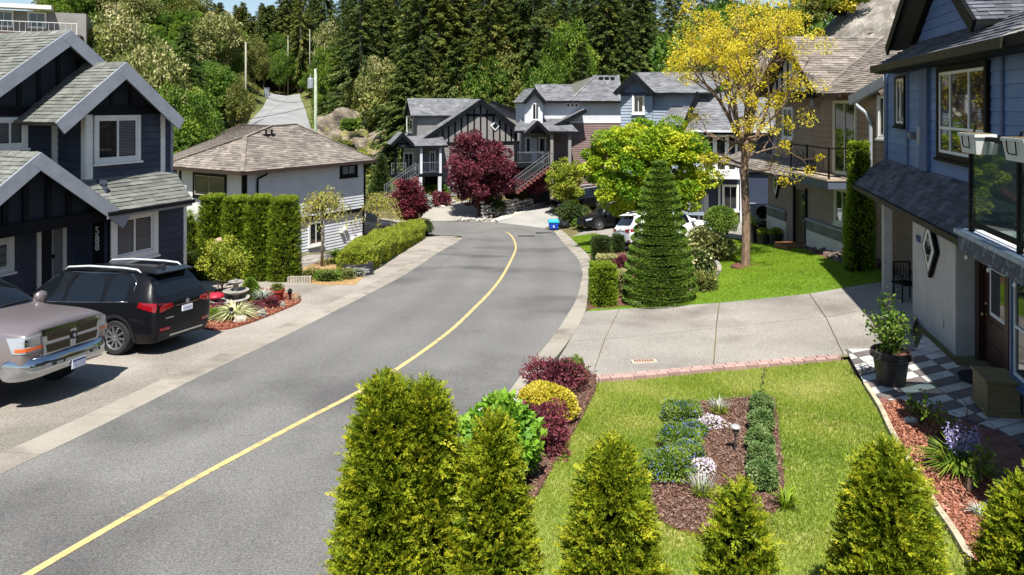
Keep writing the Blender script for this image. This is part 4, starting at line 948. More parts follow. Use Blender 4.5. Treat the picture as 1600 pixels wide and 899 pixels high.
# balcony deck, iron railing
dk = [f6.at(1233, 262, 1.1)[0], f6.at(1288, 280, 1.1)[0]]; zk = f6.at(1286, 279, 1.1)[1]; e1 = dk[1]+.25
vol(f6, [(dk[0], zk-.32), (e1, zk-.32), (e1, zk-.06), (dk[0], zk-.06)], 0, 1.1, mat('slate_fascia', rgb('4e5564'), rough=.55), h6, 'deck')
vol(f6, [(dk[0]-.03, zk-.06), (e1+.03, zk-.06), (e1+.03, zk), (dk[0]-.03, zk)], -.3, 1.15, mat('deck_membrane', rgb('a99b88'), rgb('988b7a'), rough=.8, scale=3), h6, 'deck_floor')
ir = [f6.P(dk[0]+.05, 1.05, zk), f6.P(e1-.05, 1.05, zk), f6.P(e1-.05, -.1, zk)]
rl = MB()
for i in (0, 1):
    for h_ in (1.02, .12): rl.beam(ir[i]+Vector((0,0,h_)), ir[i+1]+Vector((0,0,h_)), .05, .04)
rr = fixn(rl.build('railing', M_BLACK, h6))
for p in (ir[0], ir[0].lerp(ir[1], .45), ir[1], ir[2]): MB().box(p.x-.025, p.x+.025, p.y-.025, p.y+.025, p.z, p.z+1.05).build('post', M_BLACK, rr)
for t in (.15, .3, .6, .8):
    c = ir[0].lerp(ir[1], t); cv = [c+f6.u*(.22*math.sin(k*.5)*(1-k/22))+Vector((0,0,.5+.34*math.cos(k*.5)*(1-k/22))) for k in range(18)]
    MB().tube(cv, .012, 5).build('scroll', M_BLACK, rr)
sk = [f6.at(1163, 244, .9)[0], f6.at(1233, 262, .9)[0]]
roofplane([f6.P(sk[0]-3, 1.0, zk-.25), f6.P(sk[1], 1.0, zk-.25), f6.P(sk[1], -.2, zk+.3), f6.P(sk[0]-3, -.2, zk+.3)], M_SHB2, h6, sm=M_SHB, expo=.15, tab=.33)
# upper floor
uw = f6.a(1282, -.3)
vol(f6, [(b0-.6, zdk6), (uw, zdk6), (uw, .35), (b0-.6, .35)], -7, -.6, M_TAUPE, h6); vol(f6, [(uw, zdk6), (b1+.6, zdk6), (b1+.6, .35), (uw, .35)], -7, -.1, M_TAUPE, h6)
siding(f6, [(b0-.6, zdk6+.3), (uw, zdk6+.3), (uw, .3), (b0-.6, .3)], M_TAUPE, h6, d=-.6, h=.2)
siding(f6, [(uw, zdk6+.3), (b1+.6, zdk6+.3), (b1+.6, .3), (uw, .3)], M_TAUPE, h6, d=-.1, h=.2)
a0, z1 = f6.at(1306, 160, -.1); a1 = f6.a(1339, -.1); window(f6, a0, a1, zk+.08, z1, h6, d=-.06, mul=(.5,), trim=.06, sm=M_CREAM, tm=M_CREAM, sill=False)
a0, z1 = f6.at(1226, 170, -.6); a1, z0 = f6.at(1240, 215, -.6); window(f6, a0, a1, z0, z1, h6, d=-.56, mul=(.5,), trim=.08)
# gable to the street
A6, zA = f6.at(1222, 57, .5); B6, zB = f6.at(1276, 146, .5); hf6 = B6-A6; sl6 = (zA-zB)/hf6
for s in (1, -1):
    roofplane([f6.P(A6+s*hf6, -8, zB), f6.P(A6+s*hf6, .5, zB), f6.P(A6, .5, zA), f6.P(A6, -8, zA)], M_SHB2, h6, nparts=200 if s > 0 else 0, sm=M_SHB, expo=.15, tab=.33)
    bar(f6.P(A6+s*hf6, .53+.003*s, zB), f6.P(A6, .53+.003*s, zA), .06, .24, 'fascia', M_BLACK, h6, side=f6.n)
vol(f6, [(A6-hf6+.4, zB), (A6+hf6-.4, zB), (A6, zA-.2)], -.5, .0, M_LITEW, h6, 'gable_panel')
for px in (1205, 1214, 1222, 1231, 1240, 1249): 
    a = f6.a(px, .02); zt = zA-sl6*abs(a-A6)-.28
    if zt > zB+.1: bx(f6, a-.05, a+.05, zB, zt, 0, .04, 'batten', M_BLACK, h6)
bx(f6, A6-hf6+.3, A6+hf6-.3, zB-.14, zB+.1, -.3, .07, 'beam', M_BLACK, h6)
zC = zB; q = [f6.P(B6-.05, .35, zC-.02), f6.P(B6+3.6, .35, zC-.02), f6.P(B6+3.6, -3.6, zA-.02), f6.P(A6, -3.6, zA-.02)]
roofplane(q, M_SHB2, h6, nparts=60, sm=M_SHB, expo=.15, tab=.33)
hipcap(q[0]+Vector((0,0,.03)), q[3]+Vector((0,0,.03)), M_SHB, h6, .12)
bar(f6.P(B6, .38, zC-.02), f6.P(B6+1.4, .38, zC-.02), .1, .13, 'gutter', M_BROWN, h6, side=f6.n)
a, z = f6.at(1331, 155, .55); a2, z2 = f6.at(1386, 124, .55)
bar(f6.P(a, .6, z), f6.P(a2, .6, z2), .12, .3, 'fascia', M_FASC, h6, side=f6.n, top=.1)
vol(f6, [(a+.2, z6), (a2+2, z6), (a2+2, z2), (a2, z2-.05), (a+.2, z-.1)], -4, .1, M_TAUPE, h6)
siding(f6, [(a+.2, z6), (a2+2, z6), (a2+2, z-.2), (a+.2, z-.2)], M_TAUPE, h6, d=.1, h=.2)
a0, z1 = f6.at(1374, 152, .15); a1, z0 = f6.at(1388, 213, .15); window(f6, a0, a1, z0, z1, h6, d=.13, mul=(.5,), trim=.09)
mb = MB(); mb.tube([f6.P(a+.05, .55, z-.1), f6.P(a+.4, .3, z-.45), f6.P(a+.55, .25, z-.7), f6.P(a+.55, .25, zk-.2), f6.P(a+.55, .2, z6)], .055, 8); mb.build('downspout', M_FASC, h6)
MB().lathe(f6.P(uw+.25, .1, f6.at(1292, 168)[1]), [(.03,0),(.12,.05),(.1,.25),(.02,.3)], 10).build('wall_lamp', M_FASC, h6)
bx(f6, b1+.25, b1+.75, z6+.9, z6+2.0, .1, .16, 'wall_cabinet', M_DARK, h6)
# ---- blue house, near right
M_BLUE = mat('blue_siding', rgb('5f78a2'), rgb('546e98'), rough=.55, scale=1.5, c3=rgb('6d83a8'), s3=.8, island=.07, bump=.1, bscale=30)
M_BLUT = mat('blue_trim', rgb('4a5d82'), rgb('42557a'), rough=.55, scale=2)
M_STUC = mat('grey_stucco', rgb('b5b1aa'), rgb('a9a59e'), rough=.9, scale=2.5, fine=.08, fscale=60, bump=.25, bscale=80)
M_SHD = mat('slate_shingle', rgb('5a5c63'), rgb('484a51'), rough=.9, scale=3, island=.4, fine=.2, fscale=40, bump=.4, bscale=60)
M_GUTT = mat('olive_gutter', rgb('35342b'), rgb('2b2a22'), rough=.5, scale=4, spec=.15)
M_INDIGO = mat('indigo_fascia', rgb('333d57'), rgb('2b344c'), rough=.5, scale=4, c3=rgb('8a90a0'), s3=14)
f7 = Fr(PX(1426, HY, 16.3), (-.254, -.967)); z7 = -4.95
h7 = thing('house', 'blue sided house with a glass railed balcony over its brown front door', 'house', f7.P(2, 0, z7))
w1 = f7.a(1493); zee = f7.at(1420, 331, .3)[1]; du = -.45
a_c = f7.a(1385, du); zub = f7.at(1400, 253, du)[1]
vol(f7, [(0, z7-.4), (w1, z7-.4), (w1, zee+.1), (0, zee+.1)], -5, 0, M_STUC, h7)
vol(f7, [(w1, z7-.4), (w1+2.95, z7-.4), (w1+2.95, zee+.1), (w1, zee+.1)], -5, -.45, M_STUC, h7)
a8 = f7.a(1577, .15)
vol(f7, [(a8, z7-.4), (a8+6, z7-.4), (a8+6, zee+.1), (a8, zee+.1)], -5, .15, M_STUC, h7)
bx(f7, 0, w1, z7-.1, z7+.06, 0, .05, 'plinth', M_STUC, h7)
a, z = f7.at(1458, 388); diamond(f7, a, z, .46, .62, h7)
text('583', .2, f7, f7.a(1436), f7.at(1436, 378)[1], .012, mat('number_blue', rgb('4b5578')), h7)
for px, py in ((1474, 506),): a, z = f7.at(px, py); bx(f7, a-.05, a+.05, z-.09, z+.09, 0, .03, 'outlet_cover', M_STUC, h7, .01)
# door in its recess
d0, d1 = f7.a(1539, -.4), f7.a(1580, -.4); zdb = z7+.18; zdt = zdb+2.05
M_DOOR = mat('brown_door', rgb('3a211b'), rgb('311b16'), rough=.45, scale=3, stretch=(6,6,.6))
door = bx(f7, d0, d1, zdb, zdt, -.45, -.40, 'door', M_DOOR, h7)
bx(f7, d0-.2, d0, z7, zdt+.1, -.46, -.30, 'door_frame', M_DOOR, door); bx(f7, d1, d1+.15, z7, zdt+.1, -.46, -.30, 'door_frame', M_DOOR, door)
bx(f7, d0+.3, d1-.12, zdb+1.0, zdt-.15, -.40, -.375, 'door_glass', M_WHITE, door); bx(f7, d0+.37, d1-.19, zdb+1.07, zdt-.22, -.40, -.37, 'pane', M_GLASS, door)
for z in (.12, .55): bx(f7, d0+.15, d1-.15, zdb+z, zdb+z+.34, -.40, -.385, 'door_panel', M_DOOR, door, .01)
MB().lathe(f7.P(d0+.09, -.40, zdb+.95), [(.035,0),(.035,.01),(.014,.015),(.014,.05),(.03,.055),(.032,.08),(.015,.09)], 12, axis=f7.n).build('handle', mat('brass', rgb('b5a27a'), metal=1, rough=.3), door)
MB().lathe(f7.P(d0+.09, -.40, zdb+1.15), [(.03,0),(.03,.02),(.01,.03)], 12, axis=f7.n).build('lock', mat('brass', (0,0,0)), door)
bx(f7, d0-.1, d1+.1, z7-.1, zdb, -.45, -.25, 'threshold', M_FASC, h7)
bx(f7, w1+.1, w1+.2, z7+1.1, z7+1.24, -.45, -.42, 'doorbell', M_WHITE, h7)
a0, z1 = f7.at(1584, 432, .2); _, z0 = f7.at(1590, 590, .2); window(f7, a0, a0+1.5, z0, z1, h7, d=.18, mul=(.34, .67), tra=(.5,), trim=.07, tm=M_BLUT)
# lower roof
alf = f7.a(1326, .3); b_ = f7.a(1497, .3)
roofplane([f7.P(alf, .3, zee), f7.P(8.4, .3, zee), f7.P(8.4, du+.02, zub), f7.P(a_c-.1, du+.02, zub)], M_ROOFB, h7, nparts=170, sm=M_SHD, expo=.14, tab=.32)
bar(f7.P(alf, .33, zee-.01), f7.P(8.4, .33, zee-.01), .06, .12, 'fascia', M_GUTT, h7, side=f7.n)
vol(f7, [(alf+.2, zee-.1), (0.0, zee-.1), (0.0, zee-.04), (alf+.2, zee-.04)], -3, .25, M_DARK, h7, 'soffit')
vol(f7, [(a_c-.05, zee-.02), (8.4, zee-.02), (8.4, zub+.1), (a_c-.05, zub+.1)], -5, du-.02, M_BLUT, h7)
a = f7.a(1386, .05); pc = bx(f7, a-.1, a+.1, z7-.6, zee-.05, -.05, .15, 'porch_column', M_STUC, h7)
# upper wall
zut = f7.at(1400, 101, .1)[1]-.02; au1 = 9.5
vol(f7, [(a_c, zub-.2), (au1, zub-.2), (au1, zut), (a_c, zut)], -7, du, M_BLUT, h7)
siding(f7, [(a_c+.02, zub), (au1, zub), (au1, zut-.05), (a_c+.02, zut-.05)], M_BLUE, h7, d=du, h=.235, lap=.014)
for p0, p1 in ((1384, 1388), (1418, 1421), (1443, 1455), (1567, 1571)):
    a0, a1 = f7.a(p0, du), f7.a(p1, du); bx(f7, a0, max(a1, a0+.07), zub, zut-.04, du, du+(.1 if p0 == 1443 else .05), 'trim_board', M_BLUT, h7)
a0, z1 = f7.at(1472, 114, du); a1, z0 = f7.at(1545, 252, du)
wf7 = window(f7, a0, a1, z0, z1, h7, d=du+.04, mul=(.27, .68), tra=(.31,), trim=.12, tm=M_BLACK, sash=.06, proud=.05)
a0, z1 = f7.at(1404, 124, du); a1, z0 = f7.at(1417, 194, du); window(f7, a0, a1, z0, z1, h7, d=du+.04, mul=(.5,), trim=.07, tm=M_BLACK, sash=.06)
a, z = f7.at(1436, 212, du+.1); bx(f7, a-.12, a+.12, z-.22, z+.22, du, du+.13, 'meter_box', M_FASC, h7, .015); a, z = f7.at(1424, 212, du+.1); MB().lathe(f7.P(a, du+.02, z), [(.1,0),(.1,.12),(.07,.16),(.02,.17)], 14, axis=f7.n).build('meter', mat('meter_glass', rgb('6a6c70'), rough=.2), h7)
# eave, skirt roof, gable above
ge0, gz0 = f7.at(1364, 104, .15); ge1 = f7.a(1571, .15)
bar(f7.P(ge0, .15, gz0), f7.P(ge1, .15, gz0), .15, .17, 'gutter', M_GUTT, h7, side=f7.n)
bar(f7.P(ge1+.02, .13, gz0+.01), f7.P(ge1+5, .13, gz0+.01), .1, .17, 'gutter', M_BLACK, h7, side=f7.n)
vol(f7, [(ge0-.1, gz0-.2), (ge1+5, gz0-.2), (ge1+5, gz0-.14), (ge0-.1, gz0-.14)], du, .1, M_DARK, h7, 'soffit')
dg = -.75; g0, gz = f7.at(1428, 69, dg); g1 = f7.a(1567, dg); gx_, gzt = f7.at(1453, 0, dg); slg = (gzt-gz)/(gx_-g0); gm = (g0+g1)/2; gap_ = gz+slg*(gm-g0)
roofplane([f7.P(ge0, .1, gz0), f7.P(ge1+.1, .1, gz0), f7.P(ge1+.1, dg, gz), f7.P(ge0+.6, dg, gz)], M_ROOFB, h7, nparts=30, sm=M_SHD, expo=.14, tab=.32)
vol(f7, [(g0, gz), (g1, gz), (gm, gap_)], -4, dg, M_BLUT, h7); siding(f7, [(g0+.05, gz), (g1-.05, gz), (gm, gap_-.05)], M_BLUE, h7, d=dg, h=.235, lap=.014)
ov = .55
for s in (-1, 1):
    hw = (g1-g0)/2+.38; zE = gap_+.22-slg*hw
    roofplane([f7.P(gm+s*hw, -4, zE), f7.P(gm+s*hw, dg+ov, zE), f7.P(gm, dg+ov, gap_+.22), f7.P(gm, -4, gap_+.22)], M_ROOFB, h7, sm=M_SHD, expo=.14, tab=.32)
    bar(f7.P(gm+s*hw, dg+ov+.03+.003*s, zE), f7.P(gm, dg+ov+.03+.003*s, gap_+.22), .06, .26, 'fascia', M_BLACK, h7, side=f7.n)
    bar(f7.P(gm+s*(hw-.35), dg+.04, zE+.02), f7.P(gm, dg+.04+.002*s, gap_), .08, .2, 'rake_trim', M_BLACK, h7, side=f7.n)
roofplane([f7.P(ge1-.3, .1, gz0+.02), f7.P(ge1+5, .1, gz0+.02), f7.P(ge1+5, -4, gz0+2.6), f7.P(ge1-.3, -4, gz0+2.6)], M_ROOFB, h7, nparts=30, sm=mat('pale_shingle', rgb('96948f'), rgb('84827d'), rough=.95, scale=3, island=.15, fine=.2, fscale=40, bump=.4), expo=.16, tab=.36)
# balcony with glass panels, at the level of the upper floor
zbk = -1.70; bd = 1.22; k0 = f7.at(1497, 358, bd)[0]; k1 = k0+4.4
vol(f7, [(k0, zbk-.30), (k1, zbk-.30), (k1, zbk-.06), (k0, zbk-.06)], du, bd, M_INDIGO, h7, 'deck')
vol(f7, [(k0-.02, zbk-.06), (k1, zbk-.06), (k1, zbk), (k0-.02, zbk)], du, bd+.05, mat('deck_edge', rgb('8f94a2'), rgb('aab0ba'), rough=.5, scale=9), h7, 'deck_edge')
vol(f7, [(k0+.12, zbk), (k1, zbk), (k1, zbk+.02), (k0+.12, zbk+.02)], du, bd-.14, M_WHITE, h7, 'deck_floor')
bx(f7, k1-.3, k1-.1, z7-.8, zbk-.30, bd-.35, bd-.15, 'deck_post', M_BLUT, h7)
for k in range(5): a = k0+.5+k*.75; MB().lathe(f7.P(a, bd+.06, zbk-.33), [(.012, 0), (.02, .02), (.012, .05)], 8).build('string_light', M_WHITE, h7)
rd = bd-.09; r0 = f7.a(1518, rd); zrt = zbk+1.3; step = f7.a(1594, rd)-r0
rail = bar(f7.P(r0-.02, rd, zrt), f7.P(k1, rd, zrt), .07, .06, 'railing', M_BLACK, h7, side=f7.n)
bar(f7.P(r0, rd, zbk+.15), f7.P(k1, rd, zbk+.15), .05, .06, 'bottom_rail', M_BLACK, rail, side=f7.n)
bar(f7.P(r0, rd-.04, zrt-.002), f7.P(r0, du+.02, zrt-.002), .07, .06, 'side_rail', M_BLACK, rail); bar(f7.P(r0, rd-.04, zbk+.148), f7.P(r0, du+.02, zbk+.148), .05, .06, 'bottom_rail', M_BLACK, rail)
m = mat('rail_glass', (.6,.7,.7), rough=.02); nt = m.node_tree
b = nt.nodes['Principled BSDF']; b.inputs['Base Color'].default_value = (.03,.045,.05,1); b.inputs['Specular IOR Level'].default_value = 1
tr = nt.nodes.new('ShaderNodeBsdfTransparent'); tr.inputs[0].default_value = (.7,.82,.82,1); mx = nt.nodes.new('ShaderNodeMixShader'); mx.inputs[0].default_value = .5
nt.links.new(tr.outputs[0], mx.inputs[1]); nt.links.new(b.outputs[0], mx.inputs[2]); nt.links.new(mx.outputs[0], nt.nodes['Material Output'].inputs[0])
n_p = int((k1-r0)/step)
for i in range(n_p+1):
    a = r0+i*step; bx(f7, a-.028, a+.028, zbk, zrt-.06, rd-.028, rd+.028, 'post', M_BLACK, rail)
    if i < n_p: bx(f7, a+.04, a+step-.04, zbk+.15, zrt-.07, rd-.005, rd+.005, 'glass_panel', m, rail)
bx(f7, r0-.005, r0+.005, zbk+.15, zrt-.07, du+.04, rd-.05, 'glass_panel', m, rail)
# white planter boxes hung on the rail
M_PLN = mat('white_plastic', rgb('c9cac8'), rgb('bfc0be'), rough=.5, scale=4)
for i, (px0, px1) in enumerate(((1502, 1560), (1570, 1630))):
    a = f7.a(px0, rd+.12)+.28; p = f7.P(a, rd+.02, zrt-.2)
    t = thing('planter_box', ('white planter box hung at the far corner post of the glass balcony rail', 'white planter box cut by the right picture edge on the balcony rail')[i], 'planter', p)
    L_, W_ = .30, .11; q = [f7.P(a+x*L_*(.86 if z < 0 else 1), rd+.03+y*W_*(.78 if z < 0 else 1), zrt-.01+z) for z in (-.22, 0) for x, y in ((-1,-1),(1,-1),(1,1),(-1,1))]
    fixn(MB().hexa(q).build('box', M_PLN, t)); q = [f7.P(a+x*L_*1.06, rd+.03+y*W_*1.15, zrt-.008+z) for z in (0, .04) for x, y in ((-1,-1),(1,-1),(1,1),(-1,1))]
    fixn(MB().hexa(q).build('rim', M_PLN, t)); MB().hexa([f7.P(a+x*L_*.95, rd+.03+y*W_*.9, zrt+.034+z) for z in (0, .006) for x, y in ((-1,-1),(1,-1),(1,1),(-1,1))]).build('soil', M_SOIL, t)
    d_ = rd+.03+W_*1.02; pts = [f7.P(a-.12, d_+.022, zrt-.0), f7.P(a-.12, d_+.012, zrt-.11), f7.P(a-.10, d_+.004, zrt-.15), f7.P(a+.10, d_+.004, zrt-.15), f7.P(a+.12, d_+.012, zrt-.11), f7.P(a+.12, d_+.022, zrt-.0)]
    MB().tube(pts, .007, 6).build('bracket', M_BLACK, t); MB().tube([f7.P(a-.2, rd, zrt+.03), f7.P(a-.2, rd-.02, zrt+.09), f7.P(a-.16, rd-.02, zrt+.1)], .012, 6).build('hook', M_BLACK, t)
# ---------------------------------------------------------------- plants
BARK = mat('bark', rgb('6b5647'), rgb('4d3d33'), rough=.95, scale=6, fine=.3, fscale=30, bump=.8, bscale=18, stretch=(3,3,.6))
BARKG = mat('grey_bark', rgb('8c8378'), rgb('6d655c'), rough=.95, scale=6, fine=.3, fscale=30, bump=.6, bscale=18, stretch=(3,3,.6))
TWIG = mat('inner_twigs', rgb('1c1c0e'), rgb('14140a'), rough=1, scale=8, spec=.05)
L_THUJA = leafmat('thuja_leaf', (.07,.125,.008), (.23,.29,.015), (.50,.47,.028), trans=.3)
L_CEDAR = leafmat('cedar_leaf', (.06,.12,.008), (.17,.25,.014), (.33,.37,.03), trans=.25)
L_DKGRN = leafmat('dark_leaf', (.022,.045,.012), (.05,.085,.02), (.10,.13,.03), trans=.2)
L_TOPI = leafmat('topiary_leaf', (.05,.105,.014), (.125,.215,.024), (.25,.33,.055), trans=.24)
L_CONI = leafmat('conifer_needle', (.030,.056,.014), (.082,.122,.028), (.18,.21,.05), trans=.2)
L_CONI2 = leafmat('conifer_needle_olive', (.05,.075,.014), (.13,.155,.028), (.26,.26,.055), trans=.2)
L_GREEN = leafmat('green_leaf', (.045,.10,.012), (.10,.19,.02), (.20,.28,.045), trans=.35)
L_BRIGHT = leafmat('bright_green_leaf', (.05,.115,.012), (.14,.235,.02), (.31,.38,.045), trans=.28)
L_OLIVE = leafmat('olive_leaf', (.07,.10,.018), (.16,.18,.035), (.32,.31,.09), trans=.3)
L_CREAM = leafmat('arbutus_leaf', (.09,.13,.02), (.22,.24,.06), (.55,.50,.27), trans=.28)
L_MAPLE = leafmat('maple_leaf', (.10,.22,.012), (.33,.44,.02), (.62,.62,.05), trans=.38)
L_LOCUST = leafmat('locust_leaf', (.42,.36,.015), (.72,.59,.03), (.83,.74,.13), trans=.42)
L_PLUM = leafmat('plum_leaf', (.06,.012,.02), (.14,.028,.045), (.26,.07,.085), trans=.28)
L_JRED = leafmat('red_maple_leaf', (.06,.008,.016), (.13,.018,.03), (.24,.05,.06), trans=.3)
L_GOLD = leafmat('gold_leaf', (.30,.28,.02), (.50,.42,.03), (.66,.55,.09), trans=.3)
L_YG = leafmat('yellow_green_leaf', (.13,.19,.015), (.27,.33,.03), (.44,.43,.06), trans=.32)
L_WEEP = leafmat('weeping_leaf', (.20,.24,.03), (.36,.36,.06), (.46,.38,.14), trans=.35)
L_BLUEF = leafmat('blue_flower', (.05,.09,.32), (.10,.16,.5), (.3,.36,.7), trans=.3)
L_PINKF = leafmat('white_pink_flower', (.6,.5,.6), (.72,.62,.72), (.8,.76,.8), trans=.3)
L_WHITEF = leafmat('white_flower', (.7,.7,.66), (.78,.78,.74), (.82,.82,.8), trans=.3)
L_LAVF = leafmat('lavender_flower', (.30,.27,.55), (.45,.40,.68), (.62,.58,.78), trans=.3)
L_VARIE = leafmat('variegated_leaf', (.16,.20,.05), (.38,.38,.14), (.62,.56,.32), trans=.25)
L_GREYL = leafmat('silver_leaf', (.20,.24,.18), (.33,.36,.30), (.48,.50,.45), trans=.2)
L_GRASS = leafmat('grass_blade', (.12,.21,.016), (.27,.34,.035), (.60,.52,.22), trans=.32)
L_GRASS2 = leafmat('grass_blade_green', (.13,.22,.012), (.24,.35,.02), (.38,.43,.06), trans=.32)
def rngs(s): return np.random.default_rng(s)
def uz(n): return np.tile(np.array([0., 0, 1]), (n, 1))
def column(name, label, cat, base, h, rad, n, m, seed, L=(.09, .16), Wd=(.03, .055), lump=.13, up=.8, group=None, sx=1, sy=1, core=.80, tops=1, part='foliage', yaw=0, bx_=0.0, frond=0, flen=.14):
    """upright evergreen: rad(t) gives the radius at height fraction t; many small sprays stand out of a lumpy surface"""
    r = rngs(seed); t = thing(name, label, cat, base, group); B = np.array(base)
    T = r.random(n)**.92; a = r.random(n)*2*np.pi; R0 = np.array([rad(x) for x in np.linspace(0, 1, 64)]); Rr = np.interp(T, np.linspace(0, 1, 64), R0)
    keep = r.random(n) < np.clip(Rr/R0.max(), .12, 1)**.8; T, a, Rr = T[keep], a[keep], Rr[keep]; n = len(T)
    ph = seed*1.7; z = T*h
    lm = np.sin(a*5+z*4.3/max(.6, h)*2+ph)*.35+np.sin(a*9-z*9+ph*2)*.35+np.sin(a*3+z*14+ph)*.3+r.normal(size=n)*.25
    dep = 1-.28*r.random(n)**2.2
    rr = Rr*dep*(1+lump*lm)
    ca, sa = np.cos(a), np.sin(a)
    if bx_ >= .2:
        tp_ = r.random(n) < .26; rr = np.where(tp_, np.interp(.9, np.linspace(0, 1, 64), R0)*np.sqrt(r.random(n))*.98, rr); T = np.where(tp_, 1.0, T); z = np.where(tp_, h*(1+.02*lm), z)
    if bx_: 
        k = 1/np.maximum(np.abs(ca), np.abs(sa)); k = 1+(k-1)*bx_; rr = rr*k
    x, y = ca*rr*sx, sa*rr*sy; cy, sy_ = math.cos(yaw), math.sin(yaw)
    P = np.column_stack([B[0]+x*cy-y*sy_, B[1]+x*sy_+y*cy, B[2]+z])
    ox, oy = ca*cy-sa*sy_, ca*sy_+sa*cy
    top = np.clip((T-.86)/.14, 0, 1)[:, None]
    D = np.column_stack([ox, oy, np.full(n, up)])*(1-top*.7)+uz(n)*top*.8+r.normal(size=(n, 3))*.45
    tang = np.column_stack([-oy, ox, np.zeros(n)])+r.normal(size=(n, 3))*.5
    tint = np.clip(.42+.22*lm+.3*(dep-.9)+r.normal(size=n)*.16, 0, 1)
    k = r.uniform(L[0], L[1], n)
    if frond:
        D = unit(D); sd = unit(np.cross(D, np.column_stack([ox, oy, np.full(n, .25)])+r.normal(size=(n, 3))*.7)); q = frond
        s_ = np.tile(np.linspace(.05, 1, q), n)+r.normal(size=n*q)*.03; sg = np.tile(np.where(np.arange(q) % 2, 1., -1.), n); rep = lambda v: np.repeat(v, q, 0)
        fl = rep(r.uniform(.7, 1.25, n)*flen); ax = rep(D); sv = rep(sd)*sg[:, None]
        PP = rep(P)+ax*(s_*fl)[:, None]+np.array([0, 0, -1.])*(.12*s_*s_*fl)[:, None]; DD = ax*.75+sv*(.85-.55*s_)[:, None]+r.normal(size=(n*q, 3))*.18
        kk = rep(k)*(1.1-.5*s_); leaves(part, PP, DD, kk, kk*.42, m, t, np.clip(rep(tint)+.14*(s_-.5)+r.normal(size=n*q)*.08, 0, 1), r, nrm=np.cross(ax, sv))
    else: leaves(part, P, D, k, r.uniform(Wd[0], Wd[1], n), m, t, tint, r, nrm=tang)
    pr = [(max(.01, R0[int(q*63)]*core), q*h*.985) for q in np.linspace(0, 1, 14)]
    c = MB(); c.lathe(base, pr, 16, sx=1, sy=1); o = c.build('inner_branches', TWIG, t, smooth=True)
    if bx_ or sx != 1 or sy != 1:
        for v in o.data.vertices:
            x, y = v.co.x, v.co.y; k = 1
            if bx_: q = math.hypot(x, y); k = 1+(q/max(abs(x), abs(y), 1e-6)-1)*bx_
            x *= k*sx; y *= k*sy; v.co.x = x*cy-y*sy_; v.co.y = x*sy_+y*cy
    return t
def bush(name, label, cat, base, rx, ry, rz, n, m, seed, L=.06, Wd=.035, lump=.22, group=None, m2=None, f2=0.0, L2=None, yaw=0, flat=.0, core=.72, up=.25, stems=True, parent=None, freq=4, zc=None):
    """rounded or domed shrub standing on its base"""
    r = rngs(seed); t = parent or thing(name, label, cat, base, group); B = np.array(base); zc = rz*.5 if zc is None else zc
    d = ball(n, r); d[:, 2] = np.where(d[:, 2] < -.55, -d[:, 2], d[:, 2]); ph = seed*2.3
    lm = np.sin(d[:, 0]*freq*1.3+ph)+np.sin(d[:, 1]*freq*1.7+ph*1.3)+np.sin(d[:, 2]*freq*1.5+ph*.7)+.6*np.sin((d[:, 0]+d[:, 1]-d[:, 2])*freq*2.4+ph)
    k = (1-.35*r.random(n)**2)*(1+lump*lm/2.2)
    x, y, z = d[:, 0]*rx*k, d[:, 1]*ry*k, d[:, 2]*(rz*.55)*k
    if flat: z = np.sign(z)*np.minimum(np.abs(z), rz*.55*(1-flat*.5))
    c, s = math.cos(yaw), math.sin(yaw)
    P = np.column_stack([B[0]+x*c-y*s, B[1]+x*s+y*c, np.maximum(B[2]+.02, B[2]+zc+z)])
    dd = np.column_stack([d[:, 0]*c-d[:, 1]*s, d[:, 0]*s+d[:, 1]*c, d[:, 2]])
    D = dd+np.array([0, 0, up])+r.normal(size=(n, 3))*.7
    tint = np.clip(.45+.18*lm+r.normal(size=n)*.2, 0, 1)
    w = r.random(n) < f2
    LL = r.uniform(.7, 1.3, n)*L; WW = r.uniform(.8, 1.2, n)*Wd
    nr = dd+np.array([0, 0, .5])
    leaves('foliage', P[~w], D[~w], LL[~w], WW[~w], m, t, tint[~w], r, nrm=nr[~w])
    if m2 is not None and 0 < w.sum() < 60:
        for q, e in zip(P[w]+dd[w]*L*.5, dd[w]):
            e = Vector(e); a_ = e.orthogonal().normalized(); b_ = e.cross(a_); q = Vector(q); s_ = L2 or L; fm_ = MB()
            for k_ in range(4):
                g_ = a_*math.cos(k_*math.pi/2)+b_*math.sin(k_*math.pi/2); h_ = a_*math.cos(k_*math.pi/2+.8)+b_*math.sin(k_*math.pi/2+.8); fm_.add([q, q+g_*s_*.6, q+(g_+h_)*s_*.55+e*s_*.2, q+h_*s_*.6], [(0, 1, 2, 3)])
            fm_.build('bloom', m2, t)
    elif m2 is not None and w.any():
        q = P[w]+dd[w]*L*.6; l2 = L2 or L*.6
        leaves('flowers', q, dd[w]+r.normal(size=(w.sum(), 3))*.8, l2, l2*.9, m2, t, r.random(w.sum()), r, nrm=dd[w]+np.array([0, 0, .6]), kind='stuff')
    if stems:
        mb = MB()
        for i in range(6):
            a = r.random()*6.28; e = B+np.array([math.cos(a)*rx*.55, math.sin(a)*ry*.55, zc+rz*.15]); mb.tube([tuple(B-np.array([0,0,.03])), tuple((B+e)/2+r.normal(size=3)*.03*rx), tuple(e)], [max(.008, rx*.035), max(.006, rx*.025), .005], 5)
        mb.build('stems', BARK, t)
    if core: MB().lathe((B[0], B[1], B[2]), [(max(rx, ry)*core*.55, .0), (max(rx, ry)*core, zc), (max(rx, ry)*core*.75, zc+rz*.32*core), (.01, zc+rz*.5*core)], 10, sx=rx/max(rx, ry), sy=ry/max(rx, ry)).build('inner_branches', TWIG, t, smooth=True)
    return t
